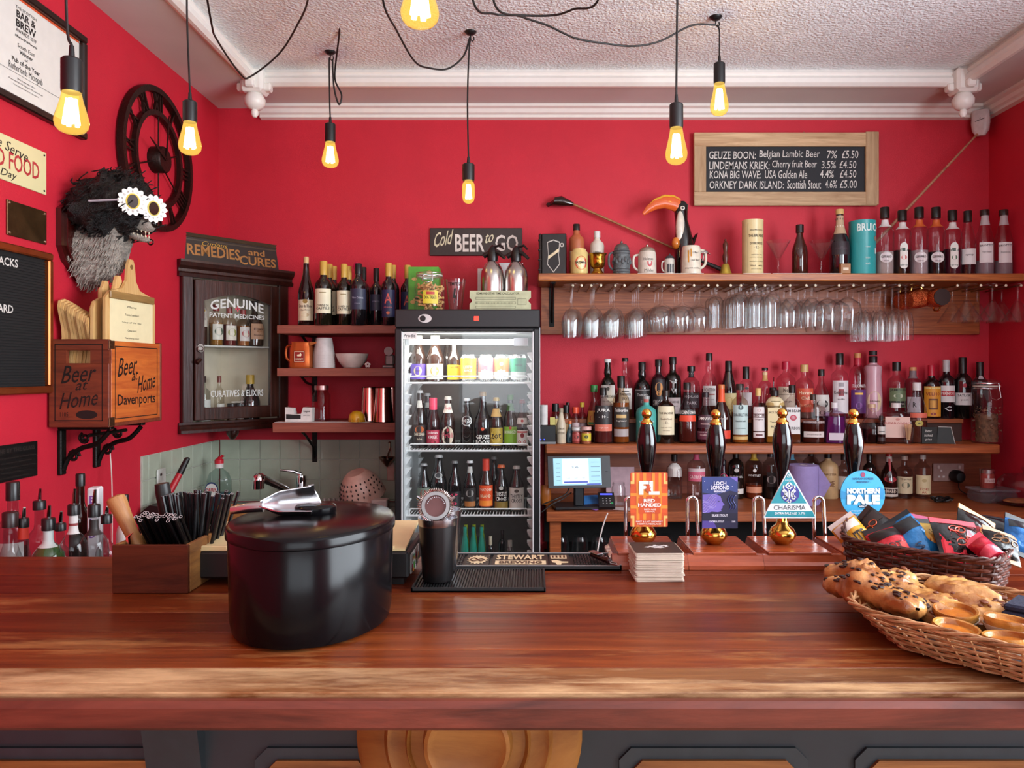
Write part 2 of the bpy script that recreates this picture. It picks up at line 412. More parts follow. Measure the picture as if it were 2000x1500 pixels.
m = MB().lathe([(.03, 0), (.03, .01), (.024, .02), (.024, .10), (.027, .12), (.024, .145), (0, .15)], 20).build('mixer_body', CHROME, t)
x1 = PX(508, 3.2) - PX(588, 3.52); z1 = PZ(937, 3.2) - .85
m = MB().tube([(-.01, -.02, .035), (x1 * .4, -.14, z1 * .62), (x1 * .8, -.28, z1 * .95), (x1, -.32, z1 + .01)], [.013, .015, .017, .019], 14)
m.ell((x1 - .004, -.325, z1), (.027, .027, .03)).lathe([(.0, -.036), (.026, -.036), (.026, -.0), (0, 0)], 18, c=(x1 - .006, -.33, z1)); m.build('spray_head', CHROME, t)
MB().tube([(0, 0, .15), (-.03, -.01, .165), (-.09, -.02, .172)], [.009, .007, .005], 10).build('lever', CHROME, t)
# ---------------------------------------------------------------- back counter, shelves
SHELFW = wood('85421e', 'bd743a', 0, 5, .42, .2, .12)
SHELFD = wood('74361a', 'ae5e30', 0, 5, .4, .2, .12, long=22)
LAM = wood('7e4032', '96513f', 0, 9, .5, .08, .06)
d0 = 3.165
t = T('back_counter', 'long reddish wooden counter under the spirit shelf beside the fridge', 'counter', (1.1, 3.4, 0))
MB().box(.062 - 1.1, XR - 1.1, d0 - 3.4, YB - 3.4, .847, .89, b=.004).build('worktop', SHELFD, t)
MB().box(.075 - 1.1, .125 - 1.1, -.2, -.15, 0, .847, b=.004).build('leg', SHELFD, t)
MB().box(1.02, 1.07, -.2, -.15, 0, .847, b=.004).build('leg', SHELFD, t)
MB().box(.075 - 1.1, XR - 1.1, -.14, .24, .63, .66).build('lower_shelf', pm('1c1310', .6), t)
MB().box(.062 - 1.1, XR - 1.1, .225, YB - 3.4, .0, .62).box(.062 - 1.1, XR - 1.1, .235, YB - 3.4, .66, .847).build('back_panel', pm('120d0b', .7), t)
MB().box(.062 - 1.1, XR - 1.1, .228, .25, .89, 1.105, b=.003).build('upstand_board', wood('7a3a22', '9a5232', 0, 4, .45), t)
t = T('spirit_shelf', 'middle wooden wall shelf carrying two tiers of spirit bottles', 'shelf', (1.1, 3.5, 1.152))
r_ = []
m = MB().box(.062 - 1.1, 1.0, -.12, .15, -.042, 0, b=.006); m.build('board', SHELFD, t)
MB().box(.14 - 1.1, 2.02 - 1.1, .03, .15, .085, .105, b=.002).build('raised_tier', SHELFD, t)
MB().box(.14 - 1.1, 2.02 - 1.1, .045, .15, 0, .085).build('tier_support', pm('3b1d14', .6), t)
t = T('display_shelf', 'top wooden wall shelf of tankards and syrup bottles with glass rack below', 'shelf', (1.1, 3.5, 1.918))
MB().box(.03 - 1.1, XR - 1.102, -.12, .15, -.034, 0, b=.004).build('board', SHELFW, t)
MB().box(PX(1056, 3.63) - 1.1, PX(1912, 3.63) - 1.1, .122, .15, 1.656 - 1.918, -.034, b=.003).build('back_board', SHELFD, t)
IRON = pm('15120f', .45, .6, .2, 60, .2)
def bracket(t, x, z0, z1, d=.2, y1=.12):
    MB().box(x - .012, x + .012, y1 - .004, y1, z0, z1, b=.001).tube([(x, y1, z0 + .02), (x, y1 - .03, z0 + .08), (x, y1 - d * .7, z1 - .03), (x, y1 - d, z1 - .006)], .006, 8).box(x - .012, x + .012, y1 - d, y1, z1 - .006, z1).build('bracket', IRON, t)
bracket(t, PX(1078, 3.6) - 1.1, -.225, -.034)

CREAM = pm('e9dfc6', .45)
RODX = [1119, 1136, 1155, 1174, 1202, 1220, 1249, 1268, 1297, 1315, 1337, 1356, 1384, 1402, 1428, 1448, 1476, 1495, 1525, 1544, 1576, 1594, 1640, 1668, 1689, 1728, 1758, 1804, 1823, 1872, 1918, 1948, 1967, 1997]
for px in RODX:
    x = PX(px, 3.35) - 1.1
    MB().tube([(x, .122, -.057), (x, -.14, -.057)], .0032, 6).ell((x, -.142, -.057), (.0062, .005, .0062), 1, 8, 6).build('hanging_rod', [metal('a9885e', .3), CREAM], t)
# three small shelves
ZW = [PZ(635, 3.34), PZ(719, 3.34), PZ(826, 3.34)]
for i in range(3):
    x0 = PX(538, 3.34) + .006 if i < 2 else PX(532, 3.34); th = [.037, .036, .042][i]
    t = T('wall_shelf', ['terracotta brown shelf of wine bottles beside the fridge', 'terracotta brown shelf holding a copper jug and a bowl', 'lowest terracotta brown shelf, with upturned cocktail tins'][i], 'shelf', ((x0 - .585) / 2, 3.5, ZW[i]))
    h_ = (-.585 - x0) / 2
    MB().box(-h_, h_, -.16, .15, -th, 0, b=.002).build('board', LAM, t)
    bx_ = PX(612, 3.62) - (x0 - .585) / 2
    bracket(t, bx_, -.16 - (.05 if i == 2 else 0), -th, .2, .144)
# ---------------------------------------------------------------- the bar
WB1 = wood('4a1608', '7c3415', 0, 2.2, .33, .3, .12, wear='9a5a2c', weark=.6, long=14, spec=.3)
WB2 = wood('541f0c', '8a421a', 0, 2.2, .34, .3, .12, wear='b37e4a', weark=.52, long=14, spec=.3)
WB3 = wood('5c341b', '8e5c34', 0, 2.2, .36, .35, .1, wear='c9a478', weark=.43, long=14, spec=.4)
BX0, BX1 = XL + .002, XR - .002
yf, yb = .889, 1.548
t = T('bar_counter', 'long dark wooden bar counter with worn front planks', 'bar', (0, 1.2, 0))
ys = [yf + .004, .921, .968, 1.03, 1.10, 1.19, 1.29, 1.41, yb]
for i in range(8):
    MB().box(BX0, BX1, ys[i] - 1.2 + .0004, ys[i + 1] - 1.2 - .0004, BAR - .034, BAR, b=.0012).build('plank', [WB3, WB3, WB2, WB2, WB1, WB2, WB1, WB1][i], t)
m = MB().box(BX0, BX1, yf - 1.2 - .016, yf - 1.2 + .004, BAR - .038, BAR - .004, b=.006); m.build('nosing', wood('280c07', '7a3a2a', 0, 2.6, .38, .3, .0, long=6), t)
SLATE = pm('2c3237', .5, 0, .1, 14)
MB().box(BX0, BX1, .07, .30, .0, BAR - .036).build('front_panel', SLATE, t)
CB = pm('30393e', .45)
pr = [(.07, 0), (0, 0), (0, -.016), (.006, -.02), (.007, -.026), (.003, -.036), (.008, -.047), (.012, -.05), (.012, -.054), (.02, -.058), (.021, -.1), (.07, -.3)]
MB().prism(pr, lambda a, b, d: (-.595 + d, a, BAR - .037 + b), -.046, .046).build('corbel', CB, t)
WPAN = wood('6b3d18', '9a6533', 0, 3, .5, .3, .2)
for k, (x0, x1) in enumerate(((-.445, -.27), (.165, .445), (.56, .86), (-1.0, -.62))):
    m = MB(); f_ = front(-.0, 0, 0, 0); zt = .831; c_ = .02
    oc = lambda g: [(x0 - g, .5), (x1 + g, .5), (x1 + g, zt - c_ + g), (x1 - c_ + g, zt + g), (x0 + c_ - g, zt + g), (x0 - g, zt - c_ + g)]
    pf = lambda a, b, d: (a, .07 + d, b)
    MB().prism(oc(.0), pf, -.012, .0).build('panel', WPAN, t)
    MB().prism(oc(.018), pf, -.006, .0).build('panel_surround', CB, t)
t2 = T('carved_plaque', 'round carved wooden plaque with rings below the bar edge', 'plaque', (PX(913, 1.2), 1.268, PZ(1455, 1.2)))
pr = [(0, -.075), (.052, -.074), (.062, -.08), (.068, -.078), (.072, -.06), (.092, -.058), (.097, -.066), (.101, -.056), (.122, -.052), (.13, -.056), (.137, -.046), (.176, -.04), (.185, -.03), (.185, 0), (0, 0)]
MB().lathe([(r, z) for r, z in pr], 56, ax='y').build('disc', wood('7a4719', 'b27a3a', 0, 2.0, .4, .7, 0, long=5), t2)
# ---------------------------------------------------------------- bulbs and their cables
BLK = pm('0f0e0e', .45); CABLE = pm('17120f', .55)
AMBER = glass('f7c46a', 'c98a2c', .03)
def amber():
    m, nt, b = newmat('glowing_amber_glass'); out = nt.nodes['Material Output']; nt.nodes.remove(b)
    tr = nt.nodes.new('ShaderNodeBsdfTransparent'); tr.inputs[0].default_value = (1, .86, .5, 1)
    em = nt.nodes.new('ShaderNodeEmission'); em.inputs[0].default_value = (1, .62, .12, 1); em.inputs[1].default_value = .9
    gl = nt.nodes.new('ShaderNodeBsdfGlossy'); gl.inputs['Roughness'].default_value = .05
    lw = N(nt, 'ShaderNodeLayerWeight', Blend=.5)
    a = nt.nodes.new('ShaderNodeMixShader'); a.inputs[0].default_value = .35; nt.links.new(tr.outputs[0], a.inputs[1]); nt.links.new(em.outputs[0], a.inputs[2])
    fr = N(nt, 'ShaderNodeMath', operation='POWER'); fr.inputs[1].default_value = 5; nt.links.new(lw.outputs['Facing'], fr.inputs[0]); c_ = nt.nodes.new('ShaderNodeMixShader'); nt.links.new(fr.outputs[0], c_.inputs[0])
    nt.links.new(a.outputs[0], c_.inputs[1]); nt.links.new(gl.outputs[0], c_.inputs[2]); nt.links.new(c_.outputs[0], out.inputs[0])
    return m
AMB = amber(); FIL = emit((1, .86, .5), 14, 'filament')
def spline(pts, n=8):
    o = []; L = len(pts)
    for i in range(L - 1):
        p0, p1, p2, p3 = pts[max(0, i - 1)], pts[i], pts[i + 1], pts[min(L - 1, i + 2)]
        for k in range(n):
            t = k / n; o.append(tuple(.5 * (2 * p1[j] + (p2[j] - p0[j]) * t + (2 * p0[j] - 5 * p1[j] + 4 * p2[j] - p3[j]) * t * t + (3 * p1[j] - p0[j] - 3 * p2[j] + p3[j]) * t ** 3) for j in range(3)))
    return o + [tuple(pts[-1])]
def bulb(px, d, ys0, ys1, yb1, wpx, label, cable, slim=False):
    """socket from ys0 to ys1, glass down to yb1; cable: points above the socket"""
    x = PX(px, d); z1 = PZ(ys1, d); H = z1 - PZ(yb1, d); r = wpx / 2 * d / F; hs = PZ(ys0, d) - z1; k = r
    t = T('pendant_bulb', label, 'pendant light', (x, d, z1), group='filament bulbs hanging over the bar')
    rs = .62 * r if not slim else .95 * r
    MB().lathe([(0, -.006), (rs * .96, -.006), (rs, 0), (rs, hs), (rs * .8, hs + .004), (.3 * rs, hs + .006), (.22 * rs, hs + .03), (0, hs + .032)], 20).build('lamp_socket', BLK, t)
    if slim: pr = [(.5, 0), (.62, -.08), (.95, -.2), (1, -.35), (1, -.7), (.85, -.88), (.5, -.97), (0, -1)]
    else: pr = [(.52, 0), (.56, -.08), (.68, -.28), (.86, -.5), (.98, -.66), (1, -.74), (.93, -.85), (.72, -.94), (.4, -.985), (0, -1)]
    MB().lathe([(q * r, z * H) for q, z in pr], 24).build('glass_envelope', AMB, t)
    f = MB()
    for i in range(5):
        a = 2 * pi * i / 5; f.tube([(cos(a) * r * .2, sin(a) * r * .2, -.22 * H), (cos(a) * r * .42, sin(a) * r * .42, -.8 * H)], r * .15, 6)
    f.lathe([(0, -.78 * H), (.42 * r, -.7 * H), (.38 * r, -.4 * H), (.2 * r, -.25 * H), (0, -.22 * H)], 10); f.build('filament', FIL, t)
    l = bpy.data.lights.new('bulb_light', 'POINT'); l.energy = BULB_W * (.6 if slim else 1); l.color = BULB_COL; l.shadow_soft_size = r * .45
    o = bpy.data.objects.new('bulb_light', l); C.objects.link(o); o.parent = t; o.location = (0, 0, -.5 * H)
    top = (0, 0, hs + .03)
    pts = [top] + [(a - x, b - d, c_ - z1) for a, b, c_ in cable]
    MB().tube(spline(pts, 6), .0032, 6).build('cable', CABLE, t)
    return t
def hook(px, py, lab):
    d = (ZC - EYE) * F / (CY - py); x = PX(px, d)
    t = T('ceiling_hook', lab, 'hook', (x, d, ZC))
    MB().lathe([(0, -.012), (.012, -.012), (.022, -.004), (.024, 0), (0, 0)], 16).build('rose', BLK, t)
    MB().tube([(0, 0, -.01), (0, 0, -.03), (.008, 0, -.038), (.014, 0, -.03), (.012, 0, -.02)], .0025, 6).build('hook_wire', BLK, t)
    return (x, d, ZC)
h3 = hook(645, 101, 'small black ceiling hook above the bulb over the wine bottles')
h4 = hook(919, 62, 'small black ceiling hook above the slim tubular bulb')
h7 = hook(1398, 33, 'small black ceiling hook above the bulb nearest the chalkboard')
def up(px, d): return (PX(px, d), d, ZC - .002)
bulb(140, 1.55, 118, 175, 262, 62, 'amber filament bulb in front of the framed award certificate', [P(129, 0, 1.55), (PX(129, 1.55), 1.55, ZC)])
bulb(371, 2.35, 200, 235, 303, 43, 'amber filament bulb beside the iron wall clock', [P(366, 60, 2.35), P(365, -10, 2.35), (PX(366, 2.35), 2.35, ZC)])
d3 = h3[1]; bulb(645, d3, 243, 275, 328, 33, 'amber filament bulb hanging above the wine bottle shelf', [P(644, 200, d3), P(643, 120, d3), (h3[0], d3, ZC - .03)])
d4 = h4[1]; bulb(915, d4, 322, 350, 398, 25, 'slim tubular filament bulb above the fridge', [P(913, 200, d4), P(916, 100, d4), (h4[0], d4, ZC - .03)], True)
bulb(820, 1.3, -105, -45, 53, 76, 'large amber filament bulb cut off by the top of the picture', [(PX(820, 1.3), 1.3, ZC)])
bulb(1321, 2.2, 205, 246, 322, 43, 'amber filament bulb above the ceramic toucan', [P(1322, 60, 2.2), P(1323, -20, 2.2), (PX(1323, 2.2), 2.2, ZC)])
d7 = h7[1]; bulb(1405, d7 - .02, 125, 160, 226, 36, 'amber filament bulb hanging in front of the top edge of the chalkboard', [P(1405, 90, d7), P(1405, 60, d7), (h7[0] + .006, d7, ZC - .03)])
def cable(lab, pts): tag(MB().tube(spline(pts, 10), .0036, 7).build('lamp_cable', CABLE), lab, 'cable')
cable('black lamp cable swagged past the corner finial above the wall clock', [up(385, 2.3), P(412, 40, 2.6), P(425, 80, 2.75), P(470, 145, 2.95), P(490, 149, 3.0), P(545, 105, 2.95), P(580, 50, 2.8), P(602, -5, 2.6), up(610, 2.3)])
cable('black lamp cable looping down beside the hook over the wine shelf', [(h3[0] + .01, h3[1], ZC - .03), P(650, 135, d3), P(653, 175, d3), P(662, 204, d3), P(667, 185, d3), P(655, 158, d3), P(655, 130, d3), P(663, 60, 2.95), P(664, -5, 2.7), up(664, 2.45)])
cable('black lamp cable drooping to the hook above the slim bulb', [up(745, 2.3), P(748, 0, 2.4), P(775, 60, 2.6), P(810, 120, 2.8), P(840, 133, 2.9), P(875, 134, 2.93), P(905, 110, 2.95), P(917, 75, h4[1]), (h4[0], h4[1], ZC - .03)])
cable('long black lamp cable drooping across the ceiling to the hook near the chalkboard', [up(960, 2.2), P(965, 5, 2.3), P(1020, 33, 2.45), P(1070, 50, 2.55), P(1125, 75, 2.65), P(1190, 86, 2.72), P(1240, 90, 2.75), P(1290, 80, 2.78), P(1350, 50, 2.81), (h7[0], h7[1], ZC - .03)])
cable('black lamp cable crossing the other cable at the middle of the ceiling', [up(900, 2.2), P(925, 5, 2.3), P(965, 27, 2.45), P(1010, 30, 2.48), P(1080, 30, 2.48), P(1120, 18, 2.42), P(1170, -5, 2.3), up(1185, 2.15)])
# ---------------------------------------------------------------- things on the side wall
LW = lambda off, d, z: plane_fn((XL + off, d, z), (0, 1, 0), (0, 0, 1))
INK = pm('1c1a19', .6); PAPER = pm('ddd9d2', .6, 0, .03)
def frame_lw(t, y0, y1, z0, z1, wd, dep, mat, name='frame', off=0):
    m = MB()
    for b_ in ((y0, y1, z1 - wd, z1), (y0, y1, z0, z0 + wd), (y0, y0 + wd, z0 + wd, z1 - wd), (y1 - wd, y1, z0 + wd, z1 - wd)): m.box(off, off + dep, b_[0], b_[1], b_[2], b_[3], b=.004)
    return m.build(name, mat, t)
y0, y1, z0, z1 = 1.93, 2.535, 2.255, 2.60; cyy, czz = (y0 + y1) / 2, (z0 + z1) / 2
t = T('framed_certificate', 'award certificate in a dark wooden frame high on the red wall', 'certificate', (XL, cyy, czz)); hy, hz = (y1 - y0) / 2, (z1 - z0) / 2
frame_lw(t, -hy, hy, -hz, hz, .024, .024, pm('1d0f0b', .35))
m = MB().box(0, .008, -hy + .02, hy - .02, -hz + .02, hz - .02, 0); f_ = plane_fn((.0085, 0, 0), (0, 1, 0), (0, 0, 1))
m.quad(f_, -hy + .02, hy - .026, hz - .031, hz - .024, 2); m.build('paper', [PAPER, INK, pm('d2542e', .6)], t)
def lines(m, fn, rows, mi=1, cx=0):
    for tx, cz, w_, h, *bd in rows: m.text(tx, w_, h, lambda a, b: fn(a + cx, b + cz), mi, *(bd or []))
m = MB(); f2 = plane_fn((.0088, .015, 0), (0, 1, 0), (0, 0, 1))
lines(m, f2, [('THE SCOTTISH', .118, .092, .009), ('BAR &', .099, .085, .022, .02), ('BREW', .072, .088, .023, .02), ('AWARDS 2019', .051, .09, .011), ('#BarandPubAwards', .033, .098, .008, .01), ('South East', .008, .075, .012), ('Winner', -.009, .06, .012, .02), ('of', -.024, .014, .009), ('Pub of the Year', -.04, .125, .014, .02), ('Rutherfords Micropub', -.064, .15, .026), ('20th September 2019', -.092, .08, .006), ('Presented at the Glasgow Marriott Hotel', -.102, .15, .006), ('In association with our sponsors', -.113, .11, .006)], 0)
m.quad(f2, -.2, .17, -.0785, -.0775, 0); m.build('lettering', INK, t)
y0, y1, z0, z1 = 1.93, 2.348, 2.027, 2.158
t = T('food_sign', 'cream enamel food sign with red and black letters under the certificate', 'sign', (XL, y1, (z0 + z1) / 2)); hz = .0655
m = MB().box(0, .004, y0 - y1, 0, -hz, hz, 0, b=.001); m.build('plate', pm('d9cf9f', .35, 0, .06, 4), t)
m = MB(); f2 = plane_fn((.0046, 0, 0), (0, 1, 0), (0, 0, 1))
m.text('We Serve', .17, .03, lambda a, b: f2(a - .172, b + .036 + (a) * -.12), 1, 0, .35)
m.text('GOOD FOOD', .30, .052, lambda a, b: f2(a - .185, b - .003), 0, .012)
m.text('All Day', .13, .028, lambda a, b: f2(a - .2, b - .046), 1, 0, .3)
for u in (-.012,):
    for q in (-.055, .055): m.lathe([(0, 0), (.003, 0), (.003, .002), (0, .002)], 8, 1, c=(.0045, u, q), ax='x')
m.build('lettering', [pm('b5323a', .5), INK], t)
t = T('brass_plaque', 'small tarnished brass plaque under the cream food sign', 'plaque', (XL, 2.26, 1.924))
MB().box(0, .005, -.088, .088, -.051, .051, b=.001).build('plate', pm('5f452b', .35, .8, .35, 14, .1), t)
m = MB()
for u in (-.08, .08):
    for q in (-.043, .043): m.lathe([(0, .009), (.003, .008), (.0045, .0055), (.0045, .004), (0, .004)], 10, c=(0, u, q), ax='x')
m.build('screws', metal('c9b9a0', .3), t)
y0, y1, z0, z1 = 1.9, 2.3575, 1.412, 1.846; hz = (z1 - z0) / 2
t = T('letter_board', 'black grooved letter board with a copper frame listing snacks', 'sign', (XL, y1, (z0 + z1) / 2))
frame_lw(t, y0 - y1, 0, -hz, hz, .022, .022, pm('a5532a', .3, .8, .15, 14))
m = MB().box(0, .006, y0 - y1 + .01, -.012, -hz + .012, hz - .012)
for k in range(46): z = -hz + .024 + k * .0083; m.box(.006, .0085, y0 - y1 + .02, -.022, z, z + .005)
m.build('felt_panel', pm('0d0c0d', .8), t)
m = MB(); f2 = plane_fn((.0092, 0, 0), (0, 1, 0), (0, 0, 1))
for tx, u, z, w_, h in (('SNACKS', -.152, .165, .12, .024), ('&', -.215, .107, .022, .024), ('BOARD', -.165, .03, .105, .024)): m.text(tx, w_, h, lambda a, b: f2(a + u - .055, b + z), 0, .02)
m.build('letters', pm('cfcac4', .5), t)
t = T('black_plaque', 'black engraved plaque low on the red wall under the letter board', 'plaque', (XL, 2.304, 1.215))
MB().box(0, .006, -.3, 0, -.053, .053, b=.0015).build('plate', pm('0e0c0c', .35), t)
m = MB(); f2 = plane_fn((.0064, 0, 0), (0, 1, 0), (0, 0, 1)); m.text('DINE BY THE GLASS', .17, .012, lambda a, b: f2(a - .1, b + .036))
for k in range(5): m.text('finest ales and spirits served here', [.2, .16, .19, .1, .14][k], .006, lambda a, b: f2(a - .11, b + .014 - k * .014))
m.build('lettering', pm('3a302c', .4), t)
# clock
IRONB = pm('24130e', .45, .5, .3, 40, .2)
cl = T('wall_clock', 'large skeleton wall clock of dark iron with roman numerals', 'clock', (XL, 3.02, 2.325)); Rk = .283
def ring(r0, r1, x0, x1, n=48): return MB().lathe([(r0, x0), (r1, x0), (r1, x1), (r0, x1), (r0, x0)], n, ax='x')
ring(Rk - .022, Rk, .008, .032).build('outer_ring', IRONB, cl); ring(.172, .192, .012, .030).build('inner_ring', IRONB, cl)
NUM = ['XII', 'I', 'II', 'III', 'IIII', 'V', 'VI', 'VII', 'VIII', 'IX', 'X', 'XI']
for k, tx in enumerate(NUM):
    a = pi / 2 - k * pi / 6; m = MB(); wd = {'I': .018, 'V': .036, 'X': .036}; tot = sum(wd[c] for c in tx); u = -tot / 2
    def seg(u0, u1, v0=.19, v1=.264):
        # numeral stroke from inner radius to outer radius, along the tangent
        p = [(u0 - .0035, v0), (u0 + .0035, v0), (u1 + .0035, v1), (u1 - .0035, v1)]
        rot = lambda q: (q[0] * sin(a) + q[1] * cos(a), -q[0] * cos(a) + q[1] * sin(a))
        m.prism([rot(q) for q in p], lambda b, c_, d_: (d_, b, c_), .014, .024)
    for c in tx:
        w_ = wd[c]; cx_ = u + w_ / 2
        if c == 'I': seg(cx_, cx_)
        elif c == 'V': seg(cx_ , cx_ - .013); seg(cx_, cx_ + .013)
        else: seg(cx_ - .013, cx_ + .013); seg(cx_ + .013, cx_ - .013)
        u += w_
    m.build('numeral', IRONB, cl)
MB().lathe([(0, 0), (.052, 0), (.052, .045), (.048, .05), (0, .05)], 28, ax='x').build('hub', IRONB, cl)
for a, L in ((R_(83), .165), (R_(158), .12)):
    m = MB(); ca, sa = cos(a), sin(a); pr_ = [(0, -.006), (L, -.003), (L + .02, 0), (L, .003), (0, .006)]
    m.prism([(q[0] * ca - q[1] * sa, q[0] * sa + q[1] * ca) for q in pr_], lambda b, c_, d_: (d_, b, c_), .051, .054).build('hand', IRONB, cl)
m = MB()
for a in (R_(90), R_(-90), R_(20), R_(-32), R_(200)): m.tube([(.02, .04 * cos(a), .04 * sin(a)), (.02, .175 * cos(a), .175 * sin(a))], .003, 6)
m.build('spokes', IRONB, cl)
# mounted animal head with a wig and daisy glasses
hd = T('mounted_head', 'taxidermy badger head with bared teeth on a varnished shield', 'taxidermy', (XL, 2.525, 1.90))
sh = [(-.125, .10), (-.10, .115), (0, .125), (.10, .115), (.125, .10), (.125, -.02), (.10, -.065), (.045, -.105), (0, -.135), (-.045, -.105), (-.10, -.065), (-.125, -.02)]
m = MB().prism(sh, lambda a, b, d: (d, a, b), 0, .018).prism([(a * .88, b * .88) for a, b in sh], lambda a, b, d: (d, a, b), .018, .03); m.build('shield', pm('3a0f0c', .18, 0, .15, 10, coat=.5), hd)
FUR = pm('c6bbae', .9, 0, .35, 30, 1.0, bscale=260, stretch=(1, 1, 3)); 
def fur(k, t): return .05 * sin(5 * t + k * 2.1) * (1 if k < 6 else .3)
S = lambda x, y, z, ry, rz, tilt=0: ((x, y, z), (0, ry, 0), (-rz * sin(tilt), 0, rz * cos(tilt)))
secs = [S(.02, 0, -.03, .088, .105), S(.05, 0, -.025, .086, .11, .1), S(.085, -.003, -.008, .078, .10, .3), S(.115, -.006, .018, .072, .088, .35), S(.145, -.01, .065, .070, .072, .2),
        S(.17, -.014, .085, .064, .06), S(.19, -.018, .085, .05, .046), S(.215, -.022, .072, .036, .031), S(.238, -.026, .064, .028, .023), S(.256, -.03, .06, .023, .019), S(.266, -.032, .06, .013, .011)]
sk = MB().loft(secs, 18, 0, fur).loft([S(.16, -.014, .05, .036, .026), S(.185, -.018, .038, .028, .018), S(.215, -.022, .022, .022, .013), S(.24, -.026, .014, .016, .009), S(.252, -.028, .014, .007, .005)], 14).build('head', FUR, hd)
MB().loft([S(.165, -.016, .06, .03, .018), S(.205, -.02, .046, .022, .015), S(.232, -.025, .038, .014, .011)], 12).build('mouth', pm('2a0d0c', .4), hd)
m = MB()
for s_ in (-1, 1):
    for k in range(5):
        for up_, zz in ((1, .050 - k * .002), (-1, .033 - k * .003)):
            x = .192 + k * .012; y = -.019 - k * .0015 + s_ * (.025 - k * .0035); m.lathe([(0, 0), (.003, 0), (.002, .006), (0, .011 if k == 4 else .008)] if up_ < 0 else [(0, -.011 if k == 4 else -.008), (.002, -.006), (.003, 0), (0, 0)], 6, c=(x, y, zz))
m.build('teeth', pm('dccfb4', .35), hd)
MB().ell((.268, -.032, .066), (.013, .016, .013)).build('nose', pm('0b0a0a', .2), hd)
m = MB()
for s_ in (-1, 1): m.ell((.10, -.006 + s_ * .06, .105), (.012, .02, .022))
m.build('ears', FUR, hd)
MB().lathe([(.008, -.002), (.011, 0), (.008, .002), (.006, 0), (.008, -.002)], 14, c=(.255, -.032, .006), ax='y').build('mouth_ring', metal('38302c', .3), hd)
m = MB(); rf = random.Random(9)
for _ in range(900):
    k = rf.random() * 4.4; i = int(k); q = k - i; a = rf.random() * 6.28; A, B = secs[i], secs[i + 1]
    c_, u_, w_ = [tuple(A[j][n] * (1 - q) + B[j][n] * q for n in range(3)) for j in range(3)]; p = tuple(c_[n] + u_[n] * cos(a) + w_[n] * sin(a) for n in range(3)); L = rf.uniform(.012, .024)
    o_ = tuple(u_[n] * cos(a) + w_[n] * sin(a) for n in range(3)); m.tube([p, (p[0] - .2 * L + o_[0] * .05, p[1] + o_[1] * .06, p[2] - L * .7 + o_[2] * .04), (p[0] - .4 * L, p[1] + o_[1] * .08, p[2] - L)], [.0022, .0016, .0004], 3)
m.build('fur_tufts', FUR, hd)['kind'] = 'stuff'
# wig
wg = T('curly_wig', 'black curly wig on the taxidermy head', 'wig', (XL + .125, 2.505, 2.012))
rnd = random.Random(3)
def wigf(u, v):
    a = 2 * pi * u; b = pi * (v - .5); q = 1 + .09 * sin(5 * a + 3 * b) + .07 * sin(9 * a - 7 * b + 1) + .05 * sin(14 * a + 11 * b)
    return (.143 * cos(b) * cos(a) * q * (.93 if cos(a) < 0 else .88), .116 * cos(b) * sin(a) * q, .014 + .106 * sin(b) * q - .03 * cos(b) * (.5 - .5 * cos(a)))
HAIR = pm('0c0807', .45, 0, .4, 60, .8, bscale=300)
MB().grid(30, 18, wigf, 0, True).build('hair_mass', HAIR, wg)
m = MB()
for k in range(420):
    u, v = rnd.random(), .12 + .85 * rnd.random(); p = wigf(u, v); r = .008 + .008 * rnd.random(); ph = rnd.random() * 6; ax = [rnd.uniform(-1, 1) for _ in range(3)]; l = math.sqrt(sum(q * q for q in ax)) or 1; ax = [q / l for q in ax]
    pts = []
    for j in range(9):
        t_ = j / 8; a = ph + t_ * 5.2
        pts.append((p[0] + r * cos(a) + ax[0] * .03 * t_, p[1] + r * sin(a) + ax[1] * .03 * t_, p[2] + r * .6 * sin(a + 1) + ax[2] * .025 * t_))
    m.tube(pts, [.0022] * 8 + [.0006], 4)
o = m.build('curls', HAIR, wg); o['kind'] = 'stuff'
# daisy glasses: two petalled frames with dark lenses facing along the snout
gl = T('daisy_glasses', 'novelty sunglasses with white daisy petal frames on the badger head', 'glasses', (XL + .218, 2.425, 2.022))
def daisy(cx_, cy_, cz_, tw):
    c_, s_ = cos(tw), sin(tw); fn = lambda a, b, d: (cx_ + c_ * d + s_ * a * 1.2, cy_ + a * c_ * 1.2 - d * s_, cz_ + b * 1.22)
    m = MB()
    for k in range(14):
        a = 2 * pi * k / 14; pt = []
        for j in range(9):
            q = pi * j / 8; u = .021 + .017 * sin(q); v = -.0085 * cos(q); pt.append((u * cos(a) - v * sin(a), u * sin(a) + v * cos(a)))
        m.prism(pt, fn, .0, .003)
    rg = [(.0235 * cos(2 * pi * j / 20), .0235 * sin(2 * pi * j / 20)) for j in range(20)]
    m.prism(rg, fn, -.001, .004)
    m.build('petal_frame', pm('efece8', .4), gl)
    MB().prism([(a * .72, b * .88) for a, b in rg], fn, .004, .0055).build('rim', pm('c9b435', .35), gl)
    MB().prism([(a * .55, b * .75) for a, b in rg], fn, .0055, .007).build('lens', pm('2b150c', .08, coat=.4), gl)
daisy(.02, -.012, .0, R_(56)); daisy(.055, .048, -.010, R_(40))
m = MB().tube([(-.01, -.04, .0), (-.085, -.075, -.012)], .0035, 6); m.build('temple_arm', pm('9a8f98', .3), gl)
